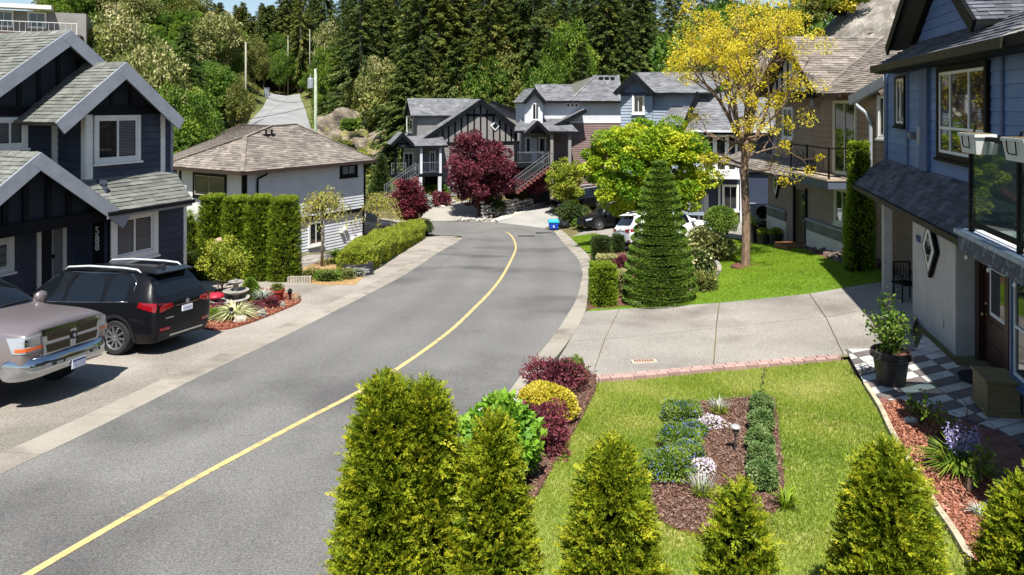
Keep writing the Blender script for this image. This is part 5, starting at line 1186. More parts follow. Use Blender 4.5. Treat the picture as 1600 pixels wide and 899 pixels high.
def grow(mb, r, p, d, L, rad, lev, tips, spread=.6, kids=(3, 4), up=.15, seg=4, shrink=.62, mids=None, wob=.12):
    pts = [p]; rs = [rad]; q = np.array(p); dv = np.array(d)
    for i in range(seg):
        dv = dv+r.normal(size=3)*wob+np.array([0, 0, up*.25]); dv /= np.linalg.norm(dv); q = q+dv*L/seg; pts.append(tuple(q)); rs.append(rad*(1-.45*(i+1)/seg))
    mb.tube(pts, rs, 7 if rad > .05 else 5 if rad > .02 else 4, cap=False)
    if lev == 0: tips.append((q, dv)); return
    if mids is not None and lev == 1: mids.append((np.array(pts[seg//2]), dv))
    n = r.integers(kids[0], kids[1]+1)
    for k in range(n):
        a = r.random()*6.28; pr = np.cross(dv, [math.cos(a), math.sin(a), .3]); pr /= max(1e-6, np.linalg.norm(pr))
        s = spread*r.uniform(.6, 1.2); nd = dv*(1-s*.5)+pr*s+np.array([0, 0, up]); nd /= np.linalg.norm(nd)
        i = seg if k == 0 else r.integers(max(1, seg-2), seg+1)
        grow(mb, r, pts[i], nd, L*shrink*r.uniform(.8, 1.2), rs[i]*.72, lev-1, tips, spread, kids, up, seg, shrink, mids, wob)
def clumps(C, rad, per, r, squash=.7, shell=.6):
    n = len(C)*per; d = ball(n, r); k = r.random(n)**(1/3)*(1-shell)+shell*r.uniform(.7, 1, n)
    rr = np.repeat(np.broadcast_to(rad, len(C)), per)
    off = d*(k*rr)[:, None]; off[:, 2] *= squash
    return np.repeat(C, per, 0)+off, d
def tree(name, label, cat, base, h, crown, n, m, seed, trunk_r=.2, trunk_h=.4, L=.2, Wd=.14, nc=70, cr_=.9, group=None, bark=None, squash=.75, lev=2, fill=.55, droop=.0, yaw=0, cut=None, clump_tint=.28, limbs=5):
    """trunk with limbs and a crown of leaf clumps in an ellipsoid (cx, cy, cz, rx, ry, rz) relative to base"""
    r = rngs(seed); t = thing(name, label, cat, base, group); B = np.array(base); cx, cy, cz, rx, ry, rz = crown
    C = np.array([cx, cy, cz]); d = ball(nc, r); k = fill+(1-fill)*r.random(nc)**.6; cen = B+C+d*k[:, None]*np.array([rx, ry, rz])*(.86)
    if cut is not None: cen = cen[cut(cen-B)]
    nc = len(cen); per = n//nc; rad = cr_*r.uniform(.65, 1.25, nc)
    P, dd = clumps(cen, rad, per, r, squash); D = dd*.8+r.normal(size=(len(P), 3))*.6+np.array([0, 0, .1-droop])
    ct = np.clip(.45+r.normal(size=nc)*clump_tint, 0, 1); tint = np.clip(np.repeat(ct, per)+r.normal(size=len(P))*.16, 0, 1)
    leaves('crown', P, D, r.uniform(.7, 1.3, len(P))*L, r.uniform(.8, 1.2, len(P))*Wd, m, t, tint, r, nrm=dd*.6+np.array([0, 0, .9]))
    mb = MB(); q = B+np.array([cx*.5, cy*.5, h*trunk_h]); b0 = B-np.array([0, 0, .15])
    mb.tube([tuple(b0), tuple(B+np.array([0,0,.12])), tuple((B*1.0+q)/2+r.normal(size=3)*.04), tuple(q)], [trunk_r*1.35, trunk_r*1.05, trunk_r*.92, trunk_r*.8], 9, cap=False)
    for i in range(limbs*3):
        e = cen[r.integers(nc)]; mid = q*.55+e*.45+r.normal(size=3)*.12*rx; s = q if i < limbs else q*.6+(B+C)*.4+r.normal(size=3)*.1*rx
        mb.tube([tuple(s), tuple(mid), tuple(e)], [trunk_r*(.5 if i < limbs else .25), trunk_r*.25, trunk_r*.07], 5, cap=False)
    mb.build('trunk', bark or BARK, t, smooth=True)
    return t
def conifer(name, label, base, h, rb, n, m, seed, group=None, bare=.12, bark=None, L=.6, cat='tree'):
    r = rngs(seed); t = thing(name, label, cat, base, group); B = np.array(base); mb = MB()
    mb.tube([tuple(B-np.array([0,0,.4])), tuple(B+np.array([0,0,h*.5])), tuple(B+np.array([0,0,h]))], [h*.016, h*.010, .02], 7, cap=False)
    nb = int(h*7); Ps, Ds, Ls, Ts = [], [], [], []; per = n//nb
    for i in range(nb):
        tt = bare+(1-bare)*(i+r.random())/nb; a = i*2.4+r.normal()*.4; z = tt*h
        ln = rb*(1-tt)**.8*r.uniform(.55, 1.15)+.15; sl = -.12-.22*(1-tt)+.5*max(0, tt-.75)
        dirv = np.array([math.cos(a), math.sin(a), sl]); s = r.random(per)**.7
        p = B+np.array([0, 0, z])+dirv*(ln*s)[:, None]; p[:, 2] -= .12*ln*s*s
        side = np.array([-math.sin(a), math.cos(a), 0])*np.sign(r.normal(size=per))[:, None]
        Ps.append(p+r.normal(size=(per, 3))*.1); Ds.append(dirv*.8+side*.75*(1-.5*s)[:, None]+r.normal(size=(per, 3))*.2+np.array([0, 0, -.25]))
        Ls.append(L*(1.05-.5*tt)*r.uniform(.6, 1.2, per)); Ts.append(np.clip(r.normal(.42, .16)+.25*(s-.5)+r.normal(size=per)*.12, 0, 1))
        if i % 3 == 0: e = B+np.array([0, 0, z])+dirv*ln*.8; mb.tube([tuple(B+np.array([0, 0, z])), tuple(e)], [.05*(1-tt)+.012, .008], 4, cap=False)
    P = np.concatenate(Ps); Lk = np.concatenate(Ls)
    leaves('crown', P, np.concatenate(Ds), Lk, Lk*.34, m, t, np.concatenate(Ts), r, nrm=uz(len(P)))
    mb.build('trunk', bark or BARKG, t)
    return t
def tuft(name, label, cat, base, n, L, Wd, m, seed, spread=.5, group=None, parent=None, part='blades', r0=.05):
    r = rngs(seed); t = parent or thing(name, label, cat, base, group); a = r.random(n)*6.28; s = spread*r.random(n)**.6
    P = np.array(base)+np.column_stack([np.cos(a)*r0*r.random(n), np.sin(a)*r0*r.random(n), np.zeros(n)])
    D0 = np.column_stack([np.cos(a)*s, np.sin(a)*s, np.ones(n)]); D0 = unit(D0); k = r.uniform(.6, 1.1, n)*L
    side = np.column_stack([-np.sin(a), np.cos(a), np.zeros(n)])*Wd/2; M = P+D0*(k*.55)[:, None]; T = P+D0*(k*.8)[:, None]+np.column_stack([np.cos(a), np.sin(a), -.5*np.ones(n)])*(k*s*.45)[:, None]
    v = np.stack([P-side*.6, P+side*.6, M+side, M-side, T], 1).reshape(-1, 3); i = np.arange(n)[:, None]*5
    q = np.concatenate([i+np.array([0, 1, 2, 3]), i+np.array([3, 2, 4, 4])]); tri = q[len(i):, :3]
    me = npmesh(part, v, np.concatenate([np.concatenate([q[:len(i)][:, [0, 1, 2]], q[:len(i)][:, [0, 2, 3]]]), tri]), m, t, np.tile(r.random(n), 3), n=3)
    return t
def grass(name, label_mat, poly, n, L, Wd, seed, holes=(), dry=.25, off=.03):
    r = rngs(seed); P = scatter(poly, n, r)
    for h in holes: P = P[~inside(h, P[:, 0], P[:, 1])]
    n = len(P); P[:, 2] += off; D = r.normal(size=(n, 3))*.42; D[:, 2] = 1
    v = vnoise(P[:, 0], P[:, 1], .55, 3)*.5+vnoise(P[:, 0], P[:, 1], 1.7, 5)*.5
    tint = np.clip(.40+dry*v+.5*dry*vnoise(P[:, 0], P[:, 1], 3.1, 8)+r.normal(size=n)*.17, 0, 1); k = r.uniform(.6, 1.2, n)*L*(1-.2*v)
    D = unit(D); s = unit(np.cross(D, r.normal(size=(n, 3))))*Wd*.5
    vv = np.stack([P-s, P+s, P+D*k[:, None]], 1).reshape(-1, 3)
    o = npmesh(name, vv, np.arange(n*3).reshape(-1, 3), label_mat, None, tint, n=3, kind='stuff'); return o
# foreground row of golden thujas at the edge of the lot
def cone(p=.75, b=1.0): return lambda t: b*((1-t)**p*(1-.0*t)+.02) if t > .06 else b*(.80+.2*t/.06)*((1-t)**p)
def thuja(px, top, Y, rbot, label, seed, n, p=.62, lump=.17):
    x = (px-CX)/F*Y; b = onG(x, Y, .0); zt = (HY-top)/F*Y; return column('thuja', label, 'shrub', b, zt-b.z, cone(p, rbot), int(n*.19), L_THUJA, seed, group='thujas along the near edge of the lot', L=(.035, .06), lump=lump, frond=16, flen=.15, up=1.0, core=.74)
thuja(603, 602, 6.1, .40, 'tallest golden green thuja at the road side of the row', 1, 34000, .45)
thuja(660, 606, 6.2, .38, 'golden thuja joined to the right side of the tallest one', 2, 30000, .42)
thuja(770, 662, 6.0, .36, 'golden thuja before the white flowered shrub', 3, 30000, .64)
thuja(957, 706, 5.9, .39, 'golden thuja standing in line with the left edge of the lawn bed', 4, 27000, .5)
thuja(1155, 772, 5.75, .31, 'small loose thuja in front of the lawn bed', 5, 11000, .62, lump=.3)
thuja(1387, 710, 5.8, .39, 'broad golden thuja beside the cream edging of the red bed', 6, 32000, .5)
thuja(1618, 758, 5.6, .40, 'shaded thuja at the foot of the blue house, cut by the picture edge', 7, 22000, .5)
# clipped cedar hedge: four columns
hb = G(392, 438)
for i, (px, pt, w) in enumerate(((333, 311, .40), (369, 313, .38), (405, 312, .41), (445, 314, .47))):
    b = G(px, 437+ (1 if i else -1)); h = (b.z*-1-(pt-HY)/F*b.y)
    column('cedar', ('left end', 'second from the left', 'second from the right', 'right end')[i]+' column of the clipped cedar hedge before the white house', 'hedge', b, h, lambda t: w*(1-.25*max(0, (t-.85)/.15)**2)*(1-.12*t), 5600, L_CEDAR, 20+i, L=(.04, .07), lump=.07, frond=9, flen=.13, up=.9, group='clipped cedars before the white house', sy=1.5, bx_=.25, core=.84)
for px, pt, pb, w, lb in ((297, 333, 428, .55, 'taller conical cedar between the navy house and the hedge'), (273, 362, 425, .4, 'shorter conical cedar at the corner of the navy house')):
    b = G(px, pb); column('cedar', lb, 'tree', b, -b.z-(pt-HY)/F*b.y, cone(.6, w*1.3), 1800, L_CEDAR, px, L=(.05, .09), lump=.18, frond=9, flen=.2, up=1.0)
b = G(300, 436); bush('shrub', 'low dark shrub under the conical cedars', 'shrub', b, 1.2, .6, .8, 4000, L_DKGRN, 33, L=.09, Wd=.05)
# topiary cone in tiers
b = G(1031, 472); hT = -b.z-(250-HY)/F*b.y; tp = thing('topiary_cone', 'tall tiered topiary cone clipped into stacked rings', 'topiary', b)
r_ = rngs(50); B = np.array(b); nt = 17; zz = [0]
for i in range(nt): zz.append(zz[-1]+(1.28-.62*i/nt))
zz = np.array(zz)/zz[-1]*hT
def trad(t): return float(np.interp(t, [0, .11, .33, .55, .78, .9, 1], [1.02, .99, .87, .71, .49, .36, .12]))
for i in range(nt):
    z0, z1 = zz[i], zz[i+1]; Rr = trad((z0+z1)/2/hT); H_ = z1-z0
    n = int(6200*Rr+1200); a = r_.random(n)*2*np.pi; u = r_.uniform(-.75, 2.6, n)
    rad = Rr-.22+.22*np.cos(u)*(.82+.18*r_.random(n)); z = z0+H_*.37+H_*.35*np.sin(u)*(.9+.1*r_.random(n))
    wav = np.sin(a*2+i*.7)*.02+np.sin(a*5+i*2)*.012
    P = np.column_stack([B[0]+np.cos(a)*(rad+wav), B[1]+np.sin(a)*(rad+wav), B[2]+z+wav])
    D = np.column_stack([np.cos(a)*np.maximum(np.cos(u), .1), np.sin(a)*np.maximum(np.cos(u), .1), np.sin(u)*.6+.05])+r_.normal(size=(n, 3))*.3
    leaves('tier', P, D, r_.uniform(.03, .055, n), r_.uniform(.018, .032, n), L_TOPI, tp, np.clip(.45+.12*np.sin(a*7+i)+r_.normal(size=n)*.2, 0, 1), r_)
MB().lathe(b, [(max(.02, trad(t)-.27), t*hT*.97) for t in np.linspace(0, .99, 16)], 18).build('inner_branches', TWIG, tp, smooth=True)
MB().tube([b, b+Vector((0,0,hT*.95))], [.07, .02], 6).build('trunk', BARK, tp)
# clipped cubes and shrubs round the topiary
def cube(px, py, w, d, h, m, seed, label, n=5000, yaw=.15, L=(.04, .08)):
    b = G(px, py); return column('box_shrub', label, 'shrub', b, h, lambda t: w*(1 if t < .94 else 1-.35*(t-.94)/.06), n, m, seed, L=L, Wd=(.02, .038), lump=.045, up=.4, bx_=.92, sy=d/w, yaw=yaw, core=.86)
cube(942, 478, .29, .42, 1.12, L_CEDAR, 61, 'clipped green cube shrub at the kerb corner of the grey driveway', 9000)
cube(970, 464, .2, .36, .72, L_VARIE, 62, 'clipped variegated cube shrub between the green cube and the topiary cone', 5000)
cube(949, 424, .34, .36, .55, L_VARIE, 63, 'rounded variegated shrub behind the green cube', 4500)
cube(939, 404, .34, .4, .9, L_DKGRN, 64, 'dark clipped cube shrub at the tail of the white car', 5000)
cube(966, 396, .2, .3, .8, L_DKGRN, 65, 'dark upright clipped shrub between the white car and topiary', 3500)
b = G(972, 428); bush('barberry', 'dark red barberry between the variegated cubes and the topiary cone', 'shrub', b, .35, .35, .6, 1800, L_PLUM, 66, L=.05, Wd=.03)
b = G(1104, 410); bush('rhododendron', 'pale budded rhododendron right of the topiary cone', 'shrub', b, .85, .8, 1.05, 5200, L_OLIVE, 67, L=.13, Wd=.045, m2=L_VARIE, f2=.16, L2=.1)
b = G(1085, 440); bush('rhododendron', 'lower dark leaved rhododendron at the foot of the topiary cone', 'shrub', b, .6, .6, .85, 4200, L_DKGRN, 68, L=.12, Wd=.045, m2=L_VARIE, f2=.10, L2=.09)
b = G(1100, 456); bush('shrub', 'small grey green shrub inside the curved kerb by the lawn', 'shrub', b, .4, .4, .5, 1600, L_OLIVE, 69, L=.07, Wd=.03)
b = G(1126, 384); t = thing('ball_topiary', 'dark round ball topiary on a short crooked stem', 'topiary', b)
zt = -b.z-(347-HY)/F*b.y; bush('', '', '', b+Vector((0, 0, zt-.55)), .72, .72, 1.25, 6500, L_TOPI, 70, L=.07, Wd=.035, lump=.05, parent=t, stems=False, zc=.55)
MB().tube([b-Vector((0,0,.05)), b+Vector((.08,0,zt*.4)), b+Vector((-.02,0,zt))], [.07, .055, .05], 7).build('trunk', BARK, t)
# curved kerb round the bed
cb = cr(gp((985,481),(1040,473),(1082,460),(1108,443),(1124,426),(1118,412),(1105,404)), 4); kb = thing('lawn_edging', 'curved concrete edging between the topiary bed and the far lawn', 'edging', cb[8])
for i in range(len(cb)-1):
    g = (cb[i+1]-cb[i]).normalized()*.005; bar(onG(cb[i].x, cb[i].y, .13)+g, onG(cb[i+1].x, cb[i+1].y, .13)-g, .14, .15, 'edging_stone', M_GUT, kb)
# trees in the lots
b = G(1000, 383); cxx = (1012-1000)/F*b.y; top = -b.z-(178-HY)/F*b.y
mp = tree('maple', 'broad bright yellow green maple over the parked dark cars', 'tree', b, top, (cxx+.1, .3, top-2.85, 3.65, 3.1, 2.9), 76000, L_MAPLE, 80, trunk_r=.16, trunk_h=.35, L=.125, Wd=.11, nc=170, cr_=.62, squash=.62, fill=.5, clump_tint=.3)
b = G(1165, 417); lt = thing('locust_tree', 'tall yellow honey locust with a bare brown trunk on the far lawn', 'tree', b); r_ = rngs(91); B = np.array(b); mb = MB(); tips = []; mids = []
tk = [B-np.array([0,0,.2]), B+np.array([0,0,.15]), B+np.array([.02,0,1.6]), B+np.array([-.03,.05,3.1]), B+np.array([.02,.05,4.3])]
mb.tube([tuple(p) for p in tk], [.22, .15, .137, .13, .12], 12, cap=False)
for i in range(9):
    a = i*2.4+.5; s = .26+.25*r_.random(); z = 3.4+.9*(i % 4)/3
    grow(mb, r_, tuple(B+np.array([0, 0, z])), np.array([math.cos(a)*s, math.sin(a)*s, 1])/math.hypot(s, 1), 2.2*r_.uniform(.8, 1.2), .085, 3, tips, spread=.62, kids=(3, 4), up=.10, mids=mids)
for i in range(7):
    a = i*.9+.2; z = 3.2+r_.random()*1.2
    grow(mb, r_, tuple(B+np.array([0, 0, z])), np.array([math.cos(a), math.sin(a), .25]), 1.3, .05, 2, tips, spread=.7, kids=(2, 3), up=.02, mids=mids)
mb.build('trunk', mat('locust_bark', rgb('8a735f'), rgb('5e4c3f'), rough=.95, scale=5, fine=.3, fscale=30, bump=.8, bscale=14, stretch=(3,3,.7)), lt, smooth=True)
C = np.array([t[0] for t in tips]); r_.shuffle(C); print('locust tips', len(C), C[:, 2].max()-B[2], C[:, 0].min()-B[0], C[:, 0].max()-B[0])
C = C[:340]; P, dd = clumps(C, .25*r_.uniform(.5, 1.5, len(C)), 62, r_, .8, .3)
leaves('crown', P, dd+r_.normal(size=P.shape)*.6, r_.uniform(.05, .11, len(P)), r_.uniform(.03, .055, len(P)), L_LOCUST, lt, np.clip(np.repeat(r_.normal(.5, .2, len(C)), 62)+r_.normal(size=len(P))*.15, 0, 1), r_)
ring = G(1167, 419); MB().lathe(ring-Vector((0,0,.02)), [(.5,0),(.5,.09),(.42,.1),(.40,.07)], 22).build('tree_ring', M_MULCH, lt)
b = G(748, 338); top = -b.z-(206-HY)/F*b.y
tree('plum_tree', 'large dark red plum tree in front of the grey batten house', 'tree', b, top, (0, 0, top*.55, 2.9, 2.6, top*.47), 34000, L_PLUM, 82, trunk_r=.14, trunk_h=.3, L=.2, Wd=.10, nc=120, cr_=.6, fill=.3, clump_tint=.25)
b = G(806, 331); bush('plum_shrub', 'smaller red leaved shrub on the stone wall beside the plum tree', 'shrub', b+Vector((0,.9,.9)), 2.0, 1.1, 2.3, 7500, L_PLUM, 83, L=.22, Wd=.12, lump=.3)
b = G(640, 366); top = -b.z-(276-HY)/F*b.y
tree('japanese_maple', 'small red japanese maple at the far end of the low golden hedge', 'tree', b, top, (0, 0, top*.58, 1.35, 1.2, top*.42), 11000, L_JRED, 84, trunk_r=.07, trunk_h=.35, L=.15, Wd=.09, nc=70, cr_=.38, fill=.4)
def weeper(px, py, ptop, rx, label, seed, n=2300, m=L_WEEP):
    b = G(px, py); top = -b.z-(ptop-HY)/F*b.y; r = rngs(seed); t = thing('weeping_tree', label, 'tree', b); B = np.array(b); mb = MB()
    mb.tube([tuple(B-np.array([0,0,.1])), tuple(B+np.array([.03,0,top*.45])), tuple(B+np.array([-.03,0,top*.96]))], [.065, .05, .035], 7)
    Ps = []
    for i in range(34):
        a = i*2.4; L_ = rx*r.uniform(.5, 1.1); q0 = B+np.array([0, 0, top*r.uniform(.72, .97)]); dv = np.array([math.cos(a), math.sin(a), 0]); pts = [q0+dv*L_*s+np.array([0, 0, .35*math.sin(s*2.2)*L_-1.0*s*s*L_*r.uniform(.5, 1.1)]) for s in np.linspace(0, 1, 7)]
        mb.tube([tuple(p) for p in pts], [.022, .018, .014, .011, .009, .007, .005], 4, cap=False); Ps.append(np.array(pts)[r.integers(1, 7, n//34)]+r.normal(size=(n//34, 3))*.11)
    mb.build('trunk', BARKG, t, smooth=True); P = np.concatenate(Ps)
    leaves('crown', P, r.normal(size=P.shape)*.6+np.array([0, 0, -.7]), r.uniform(.08, .16, len(P)), r.uniform(.04, .07, len(P)), m, t, None, r)
weeper(503, 417, 303, 1.25, 'small weeping tree against the side of the white house', 95)
weeper(590, 384, 306, 1.55, 'weeping tree at the rear corner of the white house', 96, 2900)
b = G(884, 338); tree('shrub', 'tall loose yellow green shrub left of the maple', 'shrub', b, 4.6, (0, 0, 2.6, 1.55, 1.4, 2.1), 9000, L_YG, 85, trunk_r=.06, trunk_h=.25, L=.15, Wd=.09, nc=80, cr_=.36, fill=.3)
b = G(893, 352); bush('shrub', 'dark green shrub beside the black parked car', 'shrub', b, 1.1, .8, 1.5, 4500, L_DKGRN, 86, L=.14, Wd=.07, lump=.3)
b = G(906, 357); bush('shrub', 'small light green shrub behind the blue recycling box', 'shrub', b, .5, .4, .6, 1800, L_GREEN, 87, L=.1, Wd=.06)
b = G(770, 336); bush('shrub', 'shaded green shrub under the plum tree', 'shrub', b, .9, .7, 1.5, 3000, L_DKGRN, 88, L=.14, Wd=.07, lump=.3)
# low golden hedge along the footway: a run of clipped plants
hg = cr(gp((562,431),(590,415),(612,401),(634,388),(660,372)), 6); hl = [0]
for i in range(1, len(hg)): hl.append(hl[-1]+(hg[i]-hg[i-1]).length)
HL = ('first clipped plant of the low golden hedge, next to the black planter', 'second plant of the low golden hedge', 'third plant of the low golden hedge', 'fourth plant of the low golden hedge', 'last plant of the low golden hedge, under the red maple')
for i in range(5):
    p, d = along(hg, hl[-1]*(i+.5)/5); hw2 = hl[-1]/10
    column('hedge_plant', HL[i], 'hedge', onG(p.x-d.y*.35, p.y+d.x*.35), .98+.06*(i % 2), lambda t: .55*(1 if t < .9 else 1-.25*(t-.9)/.1), 13000, L_YG, 100+i, L=(.05, .09), Wd=(.03, .05), lump=.06, up=.3, bx_=.9, sx=hw2/.55, sy=1, yaw=math.atan2(d.y, d.x), core=.84, group='low golden hedge along the footway')
b = G(662, 368); bush('shrub', 'dark green shrub closing the far end of the low hedge', 'shrub', b, .6, .5, 1.0, 2500, L_DKGRN, 106, L=.09, Wd=.05)
b = G(600, 378); bush('shrub', 'mint green ground cover behind the low hedge', 'shrub', b, 1.5, .7, .5, 2600, leafmat('mint_leaf', (.06,.18,.08), (.1,.26,.13), trans=.3), 107, L=.09, Wd=.05, yaw=.6)
b = G(527, 408); tuft('grass_clump', 'light green grass clump beside the white house wall', 'plant', b, 300, .8, .03, L_GREEN, 108, .9)
b = G(540, 413); bush('ground_cover', 'flat yellow green mound under the white house wall', 'plant', b, 1.0, .5, .3, 1500, L_YG, 109, L=.06, Wd=.03, stems=False)
for i, (px, py) in enumerate(((490, 437), (512, 440), (535, 437), (552, 433))): 
    b = G(px, py); bush('rockery_plant', ('left low plant of the rockery right of the edging blocks', 'low rockery plant beside a pale stone', 'grassy rockery plant before the black planter', 'small rockery plant touching the black planter')[i], 'plant', b, .5, .35, .35, 900, (L_OLIVE, L_GREEN, L_OLIVE, L_GREYL)[i], 110+i, L=.06, Wd=.03, group='low rockery plants')
# shrub with a lantern by the fountain
b = G(347, 462); tree('shrub', 'loose airy shrub with thin stems beside the stone fountain', 'shrub', b, 1.75, (0, 0, 1.15, .95, .8, .65), 4200, L_YG, 115, trunk_r=.03, trunk_h=.15, L=.09, Wd=.045, nc=60, cr_=.24, fill=.3)
# cypresses by the grey house
for i, (px, py, pt, w, lb) in enumerate(((597, 290, 243, .42, 'slim dark cypress left of the grey house porch'), (655, 250, 205, .0, ''), (593, 305, 268, .6, 'low dark shrub at the foot of the slim cypress'), (632, 290, 268, .3, 'short cypress beside the porch stairs of the grey house'))):
    if w == 0: continue
    p = PX(px, py, 60); b = onG(p.x, p.y); column('cypress', lb, 'tree', b, max(2.2, -b.z-(pt-HY)/F*b.y), cone(.5, w*1.5), 3000, L_DKGRN, 120+i, L=(.2, .35), Wd=(.08, .13), lump=.12)
for i, (px, py, m) in enumerate(((673, 305, L_YG), (688, 303, L_GREEN), (688, 318, L_PLUM), (660, 322, L_GREYL))):
    b = G(px, py+4); bush('shrub', ('yellow shrub below the grey house deck', 'green shrub by the white post of the grey house', 'small red shrub at the edge of the far driveway', 'silver ground cover on the bank of the far driveway')[i], 'shrub', b, .8, .7, 1.0, 1500, m, 125+i, L=.16, Wd=.09)
# tall clipped column by the brown house
b = G(1342, 424); column('cypress', 'tall clipped flat topped cypress column beside the brown house', 'tree', b, -b.z-(228-HY)/F*b.y, lambda t: float(np.interp(t, [0, .5, .62, .97, 1], [.36, .35, .25, .24, .22])), 14000, L_CEDAR, 130, L=(.06, .11), Wd=(.025, .045), lump=.06, bx_=.5, core=.86)
# ---------------------------------------------------------------- the wooded hill
FIRS = [conifer('fir_tree', '', (0, 500+i*40, -60), h, rb, 12000, m, 200+i, L=.62) for i, (h, rb, m) in enumerate(((21, 5.6, L_CONI), (24, 6.2, L_CONI), (18, 5.2, L_CONI2), (15, 4.6, L_CONI), (22, 5.4, L_CONI2)))]
def btree(h, w, m, s, L=.26, n=13000, bark=None, nc=110): return tree('leafy_tree', '', 'tree', (0, 900+s, -60), h, (0, 0, h*.6, w, w, h*.40), n, m, 300+s, trunk_r=.02*h, trunk_h=.35, L=L, Wd=L*.6, nc=nc, cr_=w*.22, fill=.4, clump_tint=.25, bark=bark)
BROAD = {'bright': btree(11, 4.2, L_BRIGHT, 0, nc=60), 'green': btree(9, 4.0, L_GREEN, 1), 'olive': btree(9, 4.2, L_OLIVE, 2), 'cream': btree(8.5, 3.6, L_CREAM, 3), 'green2': btree(7, 3.6, L_GREEN, 4), 'olive2': btree(6, 3.2, L_OLIVE, 5)}
used = set()
def place(proto, px, Y, ytop, label, group=None, rz=None, sxy=1.0, x=None):
    """stand a tree on the hill at distance Y so that its top reaches a height seen at photo row ytop"""
    X = (px-CX)/F*Y if x is None else x; z = tz(X, Y)-.1; top = (HY-ytop)/F*Y
    h0 = proto['h']; s = max(.35, (top-z)/h0); a = random.random()*6.28 if rz is None else rz
    if proto.name in used: o = copy_tree(proto)
    else: o = proto; used.add(proto.name)
    o.location = (X, Y, z); o.rotation_euler = (0, 0, a); k = s*sxy if s > .7 else max(s, .7)*sxy; o.scale = (k*random.uniform(.92, 1.1), k*random.uniform(.92, 1.1), s)
    for q in ('group',):
        if q in o: del o[q]
    o['label'] = label
    if group: o['group'] = group
    return o
for f, h in zip(FIRS, (21, 24, 18, 15, 22)): f['h'] = h
for f, h in zip(BROAD.values(), (11, 9, 9, 8.5, 7, 6)): f['h'] = h
# single trees one can point to
B_ = BROAD
place(B_['bright'], 893, 76, 14, 'bright green leafy tree rising behind the two tone house', sxy=.52)
place(B_['bright'], 862, 74, 78, 'lower bright green tree just left of the tall bright one', sxy=.5)
place(B_['olive2'], 374, 84, 128, 'low olive tree at the foot of the pale pole', sxy=.5)
place(B_['bright'], 1052, 62, 62, 'bright green tree behind the ridge of the blue grey house', sxy=.55)
place(B_['green'], 1085, 64, 50, 'green tree between the blue grey house ridge and the yellow locust', sxy=.6)
place(B_['bright'], 514, 98, 62, 'vivid green tree above the utility pole by the hill road', sxy=.55)
place(B_['bright'], 282, 52, 118, 'fresh green tree between the navy house gable and the brown roof', sxy=.62)
place(B_['bright'], 318, 58, 165, 'lower fresh green tree behind the left hip of the brown roof', sxy=.6)
place(B_['green'], 252, 50, 172, 'leafy tree low beside the navy house corner', sxy=.8)
place(FIRS[3], 290, 70, 40, 'dark fir standing alone among the leafy trees of the left hillside', sxy=.9)
place(B_['cream'], 238, 60, 62, 'cream flowering arbutus above the right gable of the navy house', sxy=.7)
place(B_['cream'], 178, 58, 92, 'cream flowering arbutus just behind the navy house gables', sxy=.6)
place(B_['cream'], 192, 68, 2, 'tall cream arbutus above the ridge of the navy house', sxy=.6)
place(B_['cream'], 342, 104, 14, 'pale blossoming arbutus on the left skyline', sxy=.8)
place(B_['cream'], 516, 112, 28, 'small cream arbutus in front of the skyline firs', sxy=.5)
place(B_['cream'], 590, 90, 82, 'yellowish arbutus above the rocky bank', sxy=.6)
place(FIRS[4], 668, 82, 8, 'olive fir with drooping sunlit branches left of the wood', sxy=1.15)
place(FIRS[1], 948, 78, -30, 'broad dark fir behind the hip roof of the two tone house', sxy=1.25)
place(FIRS[0], 1000, 80, -20, 'dark fir just left of the yellow locust crown', sxy=1.1)
place(B_['olive2'], 622, 84, 118, 'olive tree with a thin pale trunk left of the grey house roof', sxy=.8)
random.seed(21)
def where(px, cuts):
    for c, l in cuts:
        if px < c: return l
    return cuts[-1][1]
CUT = ((600, 'above the rocky bank'), (660, 'left of the grey house ridge'), (750, 'behind the grey house'), (815, 'between the grey and two tone houses'), (880, 'behind the two tone house gable'), (980, 'behind the two tone house hip roof'), (1100, 'behind the blue grey house'), (2000, 'right of the locust'))
# the mass of firs
for i in range(15):
    px = 590+i*18+random.uniform(-8, 8); Y = random.uniform(73.5, 77) if px > 655 else random.uniform(88, 95)
    place(B_[random.choice(('green', 'olive', 'bright', 'green', 'olive2'))], px, Y, random.uniform(48, 118), 'slender leafy tree among the firs '+where(px, CUT), 'slender leafy trees among the firs', sxy=.5)
for i in range(64):
    px = 545+i*7.4+random.uniform(-9, 9); Y = random.uniform(76, 104)
    if px < 650 and Y < 94: Y += 16
    if 835 < px < 915 and Y < 84: Y = 90
    yt = random.uniform(-70, 30); f = random.choice((0, 1, 1, 2, 4, 4))
    l = ('olive' if f in (2, 4) else 'dark')+' fir '+where(px, CUT)+(', front row' if Y < 84 else ', middle rows' if Y < 95 else ', back rows')
    place(FIRS[f], px, Y, yt, l, 'firs of the dense wood behind the far houses', sxy=1.1)
for i in range(26):
    px = 632+i*13.5+random.uniform(-6, 6); Y = random.uniform(73, 77)
    if 835 < px < 905: continue
    place(FIRS[random.choice((3, 3, 4, 0))], px, Y, random.uniform(60, 125), 'short fir at the wood edge '+where(px, CUT), 'short firs at the edge of the wood', sxy=1.25)
for i in range(12):
    px = 560+i*8+random.uniform(-5, 5); Y = random.uniform(90, 98)
    place(B_[random.choice(('green', 'olive', 'cream', 'olive2'))], px, Y, random.uniform(85, 165), 'leafy tree on the slope '+where(px, CUT), 'leafy trees between the bank and the wood', sxy=.65)
